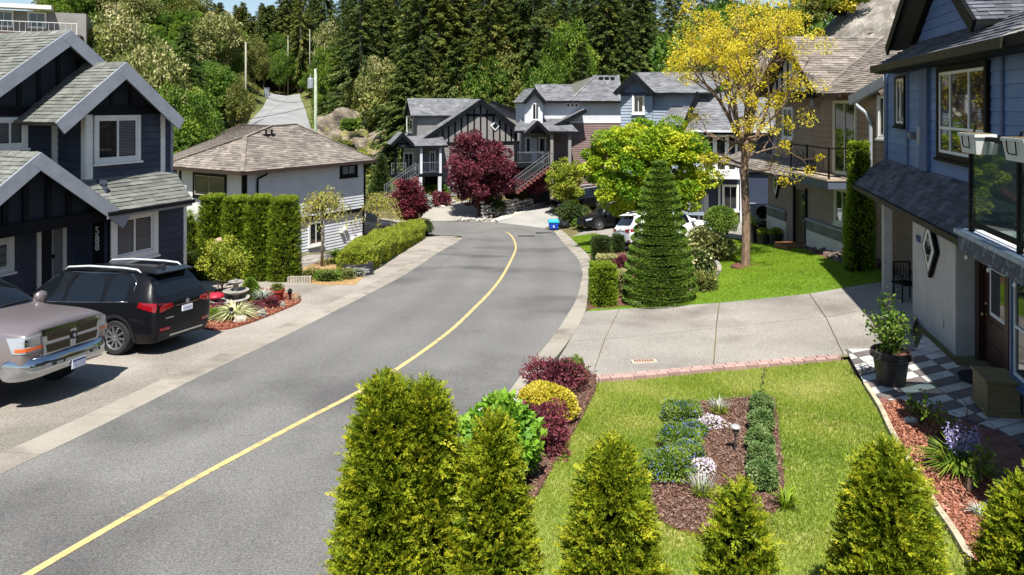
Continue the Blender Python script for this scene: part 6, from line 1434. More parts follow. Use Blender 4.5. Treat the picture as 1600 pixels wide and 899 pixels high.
for i in range(46):
    px = 325+i*13+random.uniform(-8, 8); Y = random.uniform(128, 150)
    yt = random.uniform(-30, 12) if not (325 < px < 440) else random.uniform(-8, 22)
    if 560 < px < 900: yt -= 25
    place(FIRS[random.choice((0, 2, 3, 4))], px, Y, yt, 'skyline fir '+where(px, ((400, 'at the left end of the sky gap'), (460, 'above the hill road'), (540, 'above the vivid green tree'), (700, 'above the rocky bank'), (2000, 'above the far houses'))), 'skyline firs', sxy=.95)
CL = ((190, 'above the navy house'), (250, 'right of the navy gable'), (310, 'left of the lone fir'), (360, 'right of the lone fir'), (2000, 'beside the hill road'))
n_ = 0
while n_ < 92:
    px = random.uniform(90, 415); Y = random.uniform(56, 122); X = (px-CX)/F*Y
    if Y < 84 and px > 285: continue
    if abs(X-hill_road_x(Y)) < 6.5 and Y > 72: continue
    if px > 345 and Y < 100: continue
    n_ += 1; k = random.choice(('green', 'olive', 'olive', 'cream', 'green2', 'olive2', 'green', 'bright', 'green', 'green2'))
    base_y = HY-tz(X, Y)/Y*F; h_ = random.uniform(5.0, 9.5) if Y < 110 else random.uniform(7, 12)
    l = {'green': 'green', 'green2': 'rounded green', 'olive': 'olive', 'olive2': 'low olive', 'cream': 'cream flowering', 'bright': 'fresh green'}[k]+' tree on the hillside '+where(px, CL)+(', low' if Y < 78 else ', midslope' if Y < 100 else ', high')
    place(B_[k], px, Y, base_y-h_/Y*F, l, 'leafy trees of the left hillside', sxy=.85)
for i in range(16):
    px = random.uniform(60, 330); Y = random.uniform(118, 136)
    place(FIRS[random.choice((2, 3, 4))], px, Y, random.uniform(-60, -10), 'fir topping the left hillside '+where(px, CL), 'firs at the top of the left hillside')
for i in range(30):
    px = random.uniform(395, 505); Y = random.uniform(126, 138); place(B_[random.choice(('green', 'olive', 'green2'))], px, Y, random.uniform(40, 105), 'leafy tree at the end of the hill road'+(', left of the road' if px < 455 else ', right of the road'), 'trees at the top of the hill road', sxy=.6)
for i in range(20):
    px = random.uniform(478, 575); Y = random.uniform(98, 122); place(B_[random.choice(('green', 'olive', 'green2', 'bright'))], px, Y, random.uniform(75, 150), 'leafy tree right of the hill road'+(', beside the pole' if px < 520 else ', above the outcrop'), 'leafy trees right of the hill road', sxy=.6)
for i in range(34):
    px = random.uniform(330, 500); Y = random.uniform(140, 156); place(FIRS[random.choice((0, 2, 3, 4))], px, Y, random.uniform(2, 40) if px < 440 else random.uniform(-20, 25), 'broad far fir '+('in the sky gap' if px < 440 else 'right of the sky gap')+(', nearer' if Y < 148 else ', farther'), 'broad firs behind the hill road', sxy=1.35)
for i in range(24):
    px = random.uniform(1100, 1300); Y = random.uniform(58, 75); place(B_[random.choice(('green', 'green', 'olive', 'green2'))], px, Y, random.uniform(-10, 62), 'leafy tree on the slope '+('behind the yellow locust' if px < 1190 else 'above the cliff end')+(', in front' if Y < 66 else ', behind'), 'leafy trees behind the right hand houses', sxy=.8)
for i in range(14):
    px = random.uniform(960, 1140); Y = random.uniform(82, 98); place(FIRS[random.choice((0, 1, 4))], px, Y, random.uniform(-60, -5), 'tall fir behind the blue grey house'+(', by its ridge end' if px < 1030 else ', behind the locust crown'), 'firs behind the blue grey house', sxy=1.1)
seen_ = {}
for o in COL.objects:
    if o.parent is None and 'group' in o and o.name.split('.')[0] in ('fir_tree', 'leafy_tree'): seen_.setdefault(o['label'], []).append(o)
ORD = 'first second third fourth fifth sixth seventh eighth ninth tenth eleventh twelfth thirteenth fourteenth fifteenth sixteenth'.split()
for l, os_ in seen_.items():
    if len(os_) > 1:
        for k, o in enumerate(sorted(os_, key=lambda o: o.location.x/o.location.y)): o['label'] = l+', '+(ORD[k] if k < len(ORD) else 'last')+' from left'
for p in list(FIRS)+list(BROAD.values()):
    del p['h']
for o in COL.objects:
    if 'h' in o and o.parent is None: del o['h']
# undergrowth over the hill
def cover(n, xr, yr, m, seed, name, L=.5, keep=None):
    r = rngs(seed); X = r.uniform(*xr, n); Y = r.uniform(*yr, n); k = np.abs(X-hill_road_x(Y)) > np.where(Y < 90, 7.5, 4.2)
    k &= ((Y > 66) | (X < -27) | (X > 25))
    if keep is not None: k &= keep(X, Y)
    X, Y = X[k], Y[k]; n = len(X); v = vnoise(X, Y, 2.2, seed)
    P = np.column_stack([X, Y, terr(X, Y)+np.maximum(0, v)*1.3*r.random(n)+.1*r.random(n)-.1])
    leaves(name, P, r.normal(size=(n, 3))+np.array([0, 0, .7]), r.uniform(.5, 1.3, n)*L, r.uniform(.5, 1.3, n)*L*.6, m, None, np.clip(.4+.3*v+r.normal(size=n)*.15, 0, 1), r, kind='stuff')
cover(60000, (-75, 40), (46, 150), L_OLIVE, 5, 'undergrowth'); cover(45000, (-75, 40), (46, 120), L_GREEN, 6, 'undergrowth', .4)
# ---------------------------------------------------------------- vehicles
from mathutils.bvhtree import BVHTree
M_TYRE = mat('tyre', rgb('1b1b1c'), rgb('232324'), rough=.85, scale=20); M_RIM = mat('alloy', rgb('b9bcc0'), metal=.9, rough=.3)
M_CHROME = mat('chrome', rgb('b4b8be'), metal=1, rough=.12); M_CLAD = mat('black_plastic', rgb('17181a'), rough=.6)
M_CARGL = mat('car_glass', (.006,.008,.011), rough=.02, spec=.45); M_REDL = mat('red_lens', rgb('7a0a12'), rough=.08, coat=1); M_CLEAR = mat('clear_lens', rgb('8f949a'), rough=.06, coat=1, spec=.8); M_AMBER = mat('amber_lens', rgb('c4561c'), rough=.1, coat=1)
M_PLATE = mat('plate', rgb('d5d8de'), rough=.4); M_PLBL = mat('plate_blue', rgb('2b3f86'), rough=.4)
def paint(name, c, fl=0): return mat(name, c, rough=.3, spec=.12, coat=.2, metal=fl)
def loft_body(name, st, glass, parent, pm, arches, R_, hw, belt_crease=.5):
    """st: stations (x, zb, yb, zs, ys, zm, ym, zbelt, ybelt, zedge, yedge, ztop); glass: list of (part name, station i0, i1, ring j0, j1)"""
    bm = bmesh.new(); rows = []
    for x, zb, yb, zs, ys, zm, ym, zbl, ybl, ze, ye, zt in st:
        half = [(0, zb), (yb, zb), (ys, zs), (ym, zm), (ybl, zbl), (ye, ze), (ye*.55, zt-.012), (0, zt)]
        ring = half+[(-y, z) for y, z in half[-2:0:-1]]
        rows.append([bm.verts.new((x, y, z)) for y, z in ring])
    n = len(rows[0]); names = []
    gm = {}
    for nm, i0, i1, j0, j1 in glass:
        k = len(names)+1; names.append(nm)
        for i in range(i0, i1):
            for j in range(j0, j1): gm[(i, j % n)] = k
    cl = bm.edges.layers.float.new('crease_edge')
    for i in range(len(rows)-1):
        for j in range(n):
            f = bm.faces.new((rows[i][j], rows[i][(j+1) % n], rows[i+1][(j+1) % n], rows[i+1][j])); f.material_index = gm.get((i, j), 0); f.smooth = True
    bm.faces.new(rows[0][::-1]).smooth = True; bm.faces.new(rows[-1]).smooth = True
    for e in bm.edges:
        ms = {f.material_index for f in e.link_faces}
        if len(ms) > 1: e[cl] = .75
    for i in range(len(rows)-1):
        for j in (4, n-4, 1, n-1):
            e = bm.edges.get((rows[i][j], rows[i+1][j]))
            if e and e[cl] < belt_crease: e[cl] = belt_crease
    bmesh.ops.recalc_face_normals(bm, faces=bm.faces[:])
    me = bpy.data.meshes.new(name); bm.to_mesh(me); bm.free()
    for k in range(len(names)+2): me.materials.append(pm if k == 0 else M_CARGL if k <= len(names) else M_CLAD)
    o = link(name, me); m = o.modifiers.new('s', 'SUBSURF'); m.levels = 3; m.render_levels = 3
    cut = []
    for ax in arches:
        for s in (-1, 1):
            c = MB().lathe((ax, s*hw, R_-.01), [(R_+.06, -.32), (R_+.06, .32)], 28, axis=(0, 1, 0)).build('wheel_cut', M_CLAD); fixn(c); cut.append(c)
            c.data.materials.clear(); 
            for k in range(len(names)+2): c.data.materials.append(M_CLAD)
            c.data.polygons.foreach_set('material_index', [len(names)+1]*len(c.data.polygons))
            b = o.modifiers.new('b', 'BOOLEAN'); b.operation = 'DIFFERENCE'; b.object = c; b.solver = 'EXACT'
    dg = bpy.context.evaluated_depsgraph_get(); em = bpy.data.meshes.new_from_object(o.evaluated_get(dg))
    for c in cut: bpy.data.objects.remove(c)
    bpy.data.objects.remove(o)
    bm = bmesh.new(); bm.from_mesh(em); bvh = BVHTree.FromBMesh(bm)
    parts = []
    for k in range(len(names)+2):
        b2 = bm.copy(); bmesh.ops.delete(b2, geom=[f for f in b2.faces if f.material_index != k], context='FACES')
        if not b2.faces: continue
        m2 = bpy.data.meshes.new('x'); 
        for f in b2.faces: f.material_index = 0; f.smooth = True
        b2.to_mesh(m2); b2.free(); m2.materials.append(pm if k == 0 else M_CARGL if k <= len(names) else M_CLAD)
        if k == len(names)+1 or k == 0: m2.set_sharp_from_angle(angle=R(38))
        parts.append(link('body' if k == 0 else names[k-1] if k <= len(names) else 'wheel_well', m2, parent))
    bm.free(); bpy.data.meshes.remove(em); return bvh, parts
def patch(bvh, name, c4, d, m, parent, nu=6, nv=3, off=.006, smooth=True, th=.0):
    """thin piece that hugs the body: four corners projected along d"""
    P = [Vector(c) for c in c4]; d = Vector(d).normalized(); vs = []
    for j in range(nv+1):
        for i in range(nu+1):
            u, v = i/nu, j/nv; p = (P[0]*(1-u)+P[1]*u)*(1-v)+(P[3]*(1-u)+P[2]*u)*v
            h = bvh.ray_cast(p-d*1.5, d, 3); q = h[0] if h[0] is not None else p
            vs.append(q-d*off)
    mb = MB(); k = nu+1; mb.add(vs+[v+d*(off+.02) for v in vs], [(j*k+i, j*k+i+1, (j+1)*k+i+1, (j+1)*k+i) for j in range(nv) for i in range(nu)])
    N = len(vs); b = [i for i in range(k)]+[j*k+nu for j in range(1, nv+1)]+[nv*k+i for i in range(nu-1, -1, -1)]+[j*k for j in range(nv-1, 0, -1)]
    mb.f += [(b[i], b[i-1], b[i-1]+N, b[i]+N) for i in range(len(b))]; mb.m += [0]*len(b)
    return fixn(mb.build(name, m, parent, smooth=False))
def wheel(parent, x, y, Rr, w, spokes=10, rim=None):
    s = 1 if y > 0 else -1; c = (x, y, Rr)
    def hoop(prof, n=36):
        vs = []
        for r_, h in prof: vs += [(x+r_*math.cos(2*math.pi*k/n), y+h, Rr+r_*math.sin(2*math.pi*k/n)) for k in range(n)]
        K = len(prof); return MB().add(vs, [(i*n+k, i*n+(k+1) % n, ((i+1) % K)*n+(k+1) % n, ((i+1) % K)*n+k) for i in range(K) for k in range(n)])
    t = fixn(hoop([(Rr*.66, -w*.46), (Rr*.92, -w/2), (Rr*.98, -w*.42), (Rr, -w*.34), (Rr, w*.34), (Rr*.98, w*.42), (Rr*.92, w/2), (Rr*.66, w*.46)]).build('wheel', M_TYRE, parent, smooth=True, angle=R(30)))
    MB().lathe((x, y, Rr), [(Rr*.66, -w*.3), (Rr*.67, s*w*.44 if s > 0 else -w*.44), (Rr*.6, s*w*.30)] if 0 else [(.02, s*w*.22), (Rr*.63, s*w*.22), (Rr*.64, s*w*.23)], 32, axis=(0, 1, 0)).build('brake_disc', M_CLAD, t)
    mb = MB()
    for k in range(spokes):
        a = 2*math.pi*k/spokes+.1; e = Vector((math.cos(a), 0, math.sin(a))); tn = Vector((-math.sin(a), 0, math.cos(a)))
        p0 = Vector(c)+Vector((0, s*w*.40, 0))+e*Rr*.1; p1 = Vector(c)+Vector((0, s*w*.44, 0))+e*Rr*.62; mb.beam(p0, p1, Rr*.115, .025, side=tn)
    fixn(mb.build('spokes', rim or M_RIM, t))
    fixn(hoop([(Rr*.61, s*w*.30), (Rr*.66, s*w*.47), (Rr*.69, s*w*.47), (Rr*.68, s*w*.2)]).build('rim', rim or M_RIM, t, smooth=True, angle=R(30)))
    MB().lathe((x, y+s*w*.40, Rr), [(Rr*.16, -.02), (Rr*.16, s*.025), (Rr*.10, s*.035)] , 16, axis=(0, 1, 0)).build('hub_cap', rim or M_RIM, t)
    return t
def seat_on_ground(t, x, y, head):
    f = Vector((math.cos(head), math.sin(head), 0)); l = Vector((-f.y, f.x, 0))
    p = Vector((x, y, 0)); zf = tz(*(p+f*1.35)[:2]); zr = tz(*(p-f*1.35)[:2]); zl = tz(*(p+l*.8)[:2]); zr2 = tz(*(p-l*.8)[:2])
    F_ = Vector((f.x*2.7, f.y*2.7, zf-zr)).normalized(); Lv = Vector((l.x*1.6, l.y*1.6, zl-zr2)).normalized(); U = F_.cross(Lv).normalized(); Lv = U.cross(F_)
    t.rotation_euler = Matrix((F_, Lv, U)).transposed().to_euler(); t.location = (x, y, (zf+zr)/2+.022)
SUV_ST = [
 (-2.33,.40,.50,.50,.66,.72,.70,.96,.68,1.01,.60,1.03), (-2.27,.28,.70,.42,.84,.72,.86,1.0,.82,1.07,.70,1.09), (-2.17,.24,.80,.42,.90,.74,.91,1.05,.875,1.15,.72,1.17),
 (-1.83,.23,.82,.42,.915,.76,.93,1.10,.89,1.58,.63,1.63), (-1.66,.23,.82,.42,.915,.76,.93,1.09,.89,1.615,.64,1.665), (-1.52,.23,.82,.42,.915,.76,.93,1.08,.89,1.625,.64,1.675),
 (-.98,.23,.82,.42,.915,.76,.93,1.05,.89,1.64,.645,1.69), (-.90,.23,.82,.42,.915,.76,.93,1.045,.89,1.64,.645,1.69), (.02,.23,.82,.42,.915,.76,.93,1.01,.89,1.64,.64,1.69), (.10,.23,.82,.42,.915,.76,.93,1.01,.89,1.635,.64,1.685),
 (.42,.23,.82,.42,.915,.76,.93,1.0,.89,1.60,.62,1.655), (.80,.23,.82,.42,.915,.75,.93,.99,.89,1.36,.68,1.42), (1.12,.23,.82,.42,.915,.74,.925,.985,.88,1.07,.75,1.10),
 (1.50,.23,.82,.42,.915,.72,.92,.95,.87,1.01,.73,1.05), (2.0,.24,.80,.42,.90,.66,.89,.86,.82,.93,.62,.97), (2.26,.28,.70,.40,.80,.58,.80,.74,.74,.81,.52,.84), (2.36,.36,.5,.44,.62,.56,.62,.66,.58,.70,.40,.72)]
SUV_GL = [('side_window',5,6,4,5),('side_window',7,8,4,5),('side_window',9,11,4,5),('side_window',5,6,9,10),('side_window',7,8,9,10),('side_window',9,11,9,10),('rear_window',2,3,5,9),('windshield',10,12,5,9)]
def suv(label, pm, x, y, head, detail=True, name='parked_car', group=None):
    t = thing(name, label, 'car', (0, 0, 0), group)
    bvh, _ = loft_body('body', SUV_ST, SUV_GL, t, pm, (-1.33, 1.36), .345, .93)
    for ax in (-1.33, 1.36):
        for s in (-1, 1): wheel(t, ax, s*.80, .352, .225)
    L, Rg = Vector((0, -1, 0)), Vector((0, 1, 0)); FW = Vector((1, 0, 0))
    for s, d in ((1, L), (-1, Rg)):
        patch(bvh, 'tail_light', [(-2.31, s*.80, .88), (-1.86, s*.95, .99), (-1.88, s*.95, 1.09), (-2.31, s*.80, 1.06)], d, M_REDL, t, 8, 3, .012)
        patch(bvh, 'tail_light', [(-2.4, s*.76, .88), (-2.4, s*.40, .955), (-2.4, s*.45, 1.03), (-2.4, s*.76, 1.05)], FW, M_REDL, t, 6, 3, .014)
        patch(bvh, 'reflector', [(-2.4, s*.74, .50), (-2.4, s*.50, .50), (-2.4, s*.50, .555), (-2.4, s*.74, .555)], FW, M_REDL, t, 4, 1, .012)
        patch(bvh, 'headlight', [(2.2, s*.72, .70), (1.9, s*.95, .74), (1.85, s*.95, .83), (2.2, s*.68, .80)], Vector((-.5, -s*.8, 0)), M_CLEAR, t, 6, 3, .01)
        patch(bvh, 'sill_cladding', [(-.93, s, .235), (.95, s, .235), (.95, s, .36), (-.93, s, .36)], d, M_CLAD, t, 10, 2, .012)
        for ax in (-1.33, 1.36):
            vs = MB(); n = 14; pv = []
            for k in range(n+1):
                a = -.15+(math.pi+.3)*k/n; e = Vector((ax+.425*math.cos(a), 0, .345+.425*math.sin(a))); o2 = Vector((ax+.48*math.cos(a), 0, .345+.48*math.sin(a)))
                for q in (e, o2):
                    h = bvh.ray_cast(q+Vector((0, s*2, 0)), d, 3); pv.append((h[0] if h[0] is not None else q+Vector((0, s*.9, 0)))+Vector((0, s*.012, 0)))
            vs.add(pv, [(2*k, 2*k+1, 2*k+3, 2*k+2) for k in range(n)]); vs.build('arch_cladding', M_CLAD, t)
        for hx in (-.72, .22):
            h = bvh.ray_cast(Vector((hx, s*2, .90)), d, 3)[0]
            MB().beam(h+Vector((-.11, s*.03, 0)), h+Vector((.11, s*.03, .005)), .03, .032).build('door_handle', M_CHROME, t)
        mr = MB(); mr.lathe((.92, s*1.02, 1.08), [(.02, -.12), (.085, -.10), (.10, 0), (.085, .09), (.02, .11)], 12, axis=(0, 1, 0), sx=.8); mr.build('mirror', pm, t, smooth=True)
        # window line trim
        for zz, xs in (('belt', (-1.6, -1.2, -.9, -.4, .1, .5, .95)),):
            pts = []
            for xx in xs:
                zb_ = np.interp(xx, [q[0] for q in SUV_ST], [q[7] for q in SUV_ST])+.004; h = bvh.ray_cast(Vector((xx, s*2, zb_)), d, 3)[0]; pts.append(h+Vector((0, s*.004, 0)))
            MB().tube(pts, .012, 5).build('window_trim', M_CHROME, t, smooth=True)
        pts = []
        for xx in (.78, .5, .1, -.5, -1.0, -1.45, -1.62, -1.66):
            zt_ = np.interp(xx, [q[0] for q in SUV_ST], [q[9] for q in SUV_ST])-.035-(.10 if xx < -1.6 else 0)-(.2 if xx < -1.65 else 0); h = bvh.ray_cast(Vector((xx, s*2, zt_)), d, 3)[0]
            if h is not None: pts.append(h+Vector((0, s*.004, 0)))
        MB().tube(pts, .011, 5).build('window_trim', M_CHROME, t, smooth=True)
        rp = [(.35, 1.63), (.25, 1.70), (-.3, 1.735), (-1.2, 1.725), (-1.55, 1.70), (-1.65, 1.64)]
        MB().tube([(q, s*.60, z) for q, z in rp], [.014, .022, .024, .024, .022, .014], 8).build('roof_rail', mat('rail_silver', rgb('cfd2d4'), rough=.35, metal=.3), t, smooth=True)
    mb = MB(); mb.hexa([(-2.02, -.55, 1.60), (-1.72, -.60, 1.63), (-1.72, .60, 1.63), (-2.02, .55, 1.60), (-2.03, -.55, 1.63), (-1.72, -.60, 1.675), (-1.72, .60, 1.675), (-2.03, .55, 1.63)]); bevel(fixn(mb.build('spoiler', pm, t)), .015)
    MB().hexa([(-1.72, -.02, 1.67), (-1.50, -.03, 1.68), (-1.50, .03, 1.68), (-1.72, .02, 1.67), (-1.74, -.006, 1.76), (-1.66, -.006, 1.76), (-1.66, .006, 1.76), (-1.74, .006, 1.76)]).build('antenna', M_CLAD, t)
    pl = patch(bvh, 'licence_plate', [(-2.4, .155, .80), (-2.4, -.155, .80), (-2.4, -.155, .92), (-2.4, .155, .92)], FW, M_PLATE, t, 2, 2, .02)
    patch(bvh, 'plate_number', [(-2.4, .12, .835), (-2.4, -.12, .835), (-2.4, -.12, .885), (-2.4, .12, .885)], FW, mat('plate_print', rgb('8b93b5'), rgb('c3c7d6'), rough=.5, scale=26, lo=.45, hi=.55), pl, 2, 2, .0215) if detail else None
    patch(bvh, 'chrome_strip', [(-2.4, .34, .945), (-2.4, -.34, .945), (-2.4, -.34, .965), (-2.4, .34, .965)], FW, M_CHROME, t, 6, 1, .016)
    h = bvh.ray_cast(Vector((-4, 0, 1.0)), FW, 5)[0]; MB().lathe(h-Vector((.012, 0, 0)), [(.032, 0), (.055, 0), (.055, -.012), (.034, -.012)], 18, axis=(1, 0, 0)).build('badge', M_CHROME, t)
    patch(bvh, 'lower_bumper', [(-2.4, .74, .30), (-2.4, -.74, .30), (-2.4, -.74, .47), (-2.4, .74, .47)], FW, M_CLAD, t, 10, 2, .012)
    patch(bvh, 'skid_trim', [(-2.4, .50, .36), (-2.4, -.50, .36), (-2.4, -.50, .395), (-2.4, .50, .395)], FW, M_CHROME, t, 8, 1, .03)
    patch(bvh, 'model_badge', [(-2.4, .62, .73), (-2.4, .40, .73), (-2.4, .40, .755), (-2.4, .62, .755)], FW, M_CHROME, t, 4, 1, .008)
    patch(bvh, 'rear_wiper', [(-2.15, .05, 1.15), (-2.13, -.30, 1.20), (-2.13, -.30, 1.215), (-2.15, .05, 1.17)], (.5, 0, -.8), M_CLAD, t, 3, 1, .012)
    patch(bvh, 'grille', [(2.5, -.42, .50), (2.5, .42, .50), (2.5, .42, .68), (2.5, -.42, .68)], -FW, M_CLAD, t, 6, 2, .01)
    seat_on_ground(t, x, y, head); return t
P_ = lambda px, py: G(px, py)
hd = math.atan2(.26, -.966)
rr_ = G(287, 545)+Vector((math.cos(hd), math.sin(hd), 0))*2.28
suv('black sport utility car with silver roof rails parked tail out at the navy house', paint('black_paint', (.005,.0055,.007)), rr_.x, rr_.y, hd)
# white car by the topiary, tail to the road
q = G(972, 396); hw_ = math.atan2(.34, .94); c = q+Vector((math.cos(hw_), math.sin(hw_), 0))*2.3
suv('white sport utility car parked behind the topiary cone', paint('white_paint_car', rgb('dadcde')), c.x+.1, c.y+.2, hw_)
q = G(930, 361); hb_ = math.atan2(.30, .95); c = q+Vector((math.cos(hb_), math.sin(hb_), 0))*1.4
suv('black car under the bright maple beside the small lawn', paint('black_paint', (0,0,0)), c.x, c.y+.7, hb_+math.pi)
q = G(868, 335); c = q+Vector((2.0, 1.2, 0))
suv('dark car half hidden by the loose yellow green shrub', paint('black_paint', (0,0,0)), c.x, c.y, math.atan2(.35, .94)+math.pi)
q = G(602, 374); suv('dark grey car glimpsed behind the corner of the white house', paint('grey_paint', rgb('3a3c40'), .4), q.x-1.6, q.y+1.0, math.atan2(.25, .97))
# the pickup truck
TR = [(-3.0,.62,.80,.70,.96,1.0,.98,1.28,.97,1.33,.86,1.34), (-2.9,.58,.85,.70,.99,1.0,1.0,1.30,.985,1.36,.88,1.37), (-1.30,.55,.85,.70,.99,1.0,1.0,1.30,.985,1.36,.88,1.37),
 (-1.18,.5,.85,.66,.99,1.0,1.0,1.30,.985,1.44,.84,1.46), (-1.02,.48,.85,.66,.99,1.0,1.0,1.29,.985,1.86,.76,1.92), (-.90,.48,.85,.66,.99,1.0,1.0,1.29,.985,1.88,.76,1.945),
 (-.05,.48,.85,.66,.99,1.0,1.0,1.28,.985,1.895,.76,1.965), (.05,.48,.85,.66,.99,1.0,1.0,1.28,.985,1.895,.76,1.965), (.62,.48,.85,.66,.99,1.0,1.0,1.27,.985,1.86,.74,1.93), (1.05,.48,.85,.66,.99,1.0,1.0,1.265,.985,1.62,.80,1.69),
 (1.42,.48,.85,.66,.99,1.0,1.0,1.26,.98,1.37,.86,1.40), (1.9,.5,.85,.66,.99,.98,1.0,1.24,.965,1.36,.80,1.40), (2.45,.52,.85,.68,.98,.96,.985,1.22,.94,1.34,.76,1.38), (2.76,.58,.84,.70,.95,.94,.955,1.18,.91,1.30,.70,1.34), (2.86,.62,.82,.72,.90,.94,.91,1.16,.87,1.25,.68,1.28)]
TG = [('side_window',5,6,4,5),('side_window',7,9,4,5),('side_window',5,6,9,10),('side_window',7,9,9,10),('windshield',8,10,5,9),('rear_window',3,4,6,8)]
M_TRK = paint('bronze_paint', rgb('8c8384'), .6)
t = thing('pickup_truck', 'bronze pickup truck with chrome grille and bumper cut by the left edge', 'pickup truck', (0, 0, 0))
bvh, _ = loft_body('body', TR, TG, t, M_TRK, (-1.75, 1.85), .41, 1.0)
for ax in (-1.75, 1.85):
    for s in (-1, 1): wheel(t, ax, s*.86, .415, .28, 8)
FW = Vector((1, 0, 0)); BW = -FW
gr = patch(bvh, 'grille', [(3, -.60, .80), (3, .60, .80), (3, .66, 1.235), (3, -.66, 1.235)], BW, M_CHROME, t, 10, 4, .05)
M_MESH = mat('grille_mesh', rgb('4c463a'), rgb('1f1c17'), rough=.5, metal=.6, scale=55, lo=.48, hi=.52)
for s in (-1, 1):
    for z0, z1 in ((.85, .985), (1.035, 1.185)): 
        i = patch(bvh, 'grille_insert', [(3, s*.075, z0), (3, s*.54, z0+.004), (3, s*.57, z1), (3, s*.075, z1)], BW, M_MESH, gr, 8, 2, .058)
        for k in range(6): patch(bvh, 'grille_bar', [(3, s*.08, z0+.014+k*.021), (3, s*.53, z0+.018+k*.021), (3, s*.53, z0+.024+k*.021), (3, s*.08, z0+.020+k*.021)], BW, mat('grille_wire', rgb('6d6454'), rough=.4, metal=.8), i, 6, 1, .066)
h = bvh.ray_cast(Vector((5, 0, 1.02)), BW, 5)[0]; MB().lathe(h+Vector((.055, 0, 0)), [(.07, 0), (.07, .012), (.05, .02)], 20, axis=(1, 0, 0)).build('badge', mat('dark_badge', rgb('3b3b3d'), metal=.8, rough=.3), gr)
MB().lathe(h+Vector((.072, 0, 0)), [(.042, 0), (.036, .008), (.01, .012)], 14, axis=(1, 0, 0), sx=.7).build('badge_emblem', M_CHROME, gr)
for s in (-1, 1):
    hl = patch(bvh, 'headlight', [(3, s*.67, .92), (2.62, s*.95, .92), (2.5, s*.95, 1.16), (2.95, s*.70, 1.18)], Vector((-.75, -s*.6, 0)), M_CLEAR, t, 8, 4, .02)
    patch(bvh, 'turn_signal', [(3, s*.66, .945), (2.6, s*.90, .945), (2.6, s*.90, 1.0), (2.97, s*.68, 1.0)], Vector((-.75, -s*.6, 0)), M_AMBER, hl, 6, 2, .026)
    patch(bvh, 'lamp_bowl', [(2.98, s*.66, 1.03), (2.72, s*.84, 1.03), (2.72, s*.84, 1.14), (2.96, s*.67, 1.14)], Vector((-.75, -s*.6, 0)), M_CHROME, hl, 4, 2, .026)
    mr = MB().lathe((1.18, s*1.17, 1.38), [(.02, -.13), (.11, -.11), (.14, 0), (.11, .10), (.02, .12)], 12, axis=(0, 1, 0), sx=.6); mr.build('mirror', M_TRK, t, smooth=True)
    patch(bvh, 'door_handle', [(-.35, s*1.2, 1.13), (-.12, s*1.2, 1.13), (-.12, s*1.2, 1.17), (-.35, s*1.2, 1.17)], (0, -s, 0), M_CHROME, t, 3, 1, .03)
    patch(bvh, 'wiper', [(1.40, s*.1, 1.43), (1.36, s*.7, 1.42), (1.35, s*.7, 1.44), (1.38, s*.1, 1.45)], (-.5, 0, -.8), M_CLAD, t, 5, 1, .02)
bp = MB(); ys = [-1.02, -.92, -.74, -.4, 0, .4, .74, .92, 1.02]; xs = [2.52, 2.80, 2.93, 2.985, 3.0, 2.985, 2.93, 2.80, 2.52]; sec = [(-.06, .50), (.01, .55), (.03, .66), (.02, .74), (-.03, .82), (-.10, .83), (-.14, .7), (-.12, .52)]
vs = [(x+dx, y, z-(.03 if abs(y) > .7 and z < .6 else 0)) for x, y in zip(xs, ys) for dx, z in sec]; n = len(sec)
bp.add(vs, [(i*n+j, (i+1)*n+j, (i+1)*n+(j+1) % n, i*n+(j+1) % n) for i in range(len(ys)-1) for j in range(n)]+[tuple(range(n)), tuple(range(len(vs)-n, len(vs)))[::-1]])
bpo = bp.build('bumper', M_CHROME, t, smooth=True); fixn(bpo); mm = bpo.modifiers.new('s', 'SUBSURF'); mm.levels = 2; mm.render_levels = 2
MB().box(2.93, 3.012, -.52, .52, .655, .71).build('bumper_slot', M_CLAD, bpo)
for s in (-1, 1): MB().hexa([(3.005, s*.40-.07, .665), (3.018, s*.40-.07, .665), (3.018, s*.40+.07, .665), (3.005, s*.40+.07, .665), (3.005, s*.40-.07, .70), (3.018, s*.40-.07, .70), (3.018, s*.40+.07, .70), (3.005, s*.40+.07, .70)]).build('tow_hook', M_CHROME, bpo)
pl = MB().box(3.03, 3.04, -.155, .155, .49, .64).build('licence_plate', M_PLATE, t); MB().box(3.041, 3.043, -.15, .15, .605, .635).build('plate_band', M_PLBL, pl); MB().box(3.041, 3.043, -.12, .12, .525, .59).build('plate_number', mat('plate_print', (0,0,0)), pl)
ht = math.atan2(-.16, .987); fc = onG(-7.46, 12.18); f_ = Vector((math.cos(ht), math.sin(ht), 0)); c = fc-f_*2.95
seat_on_ground(t, c.x, c.y, ht)
# ---------------------------------------------------------------- small things in the gardens
def rock(bm_r, name, m, parent=None, loc=(0, 0, 0), s=(.2, .15, .12), seed=0, sub=2, rough=.25, rz=0):
    bm = bmesh.new(); bmesh.ops.create_icosphere(bm, subdivisions=sub, radius=1); r = random.Random(seed); ph = [r.random()*6 for _ in range(6)]
    for v in bm.verts:
        k = 1+rough*(math.sin(v.co.x*3+ph[0])*math.cos(v.co.y*2.6+ph[1])+.6*math.sin(v.co.z*4+v.co.x*5+ph[2])+.4*math.sin(v.co.y*8+ph[3]))
        v.co *= k; v.co.x = round(v.co.x*3.2)/3.2*.35+v.co.x*.65; v.co.z = max(v.co.z, -.6)
    bmesh.ops.transform(bm, matrix=Matrix.Rotation(rz, 4, 'Z')@Matrix.Diagonal((*s, 1)), verts=bm.verts)
    o0 = org(parent)
    me = bpy.data.meshes.new(name); bm.to_mesh(me); bm.free(); me.materials.append(m); o = link(name, me, parent); o.location = Vector(loc)-o0; return o
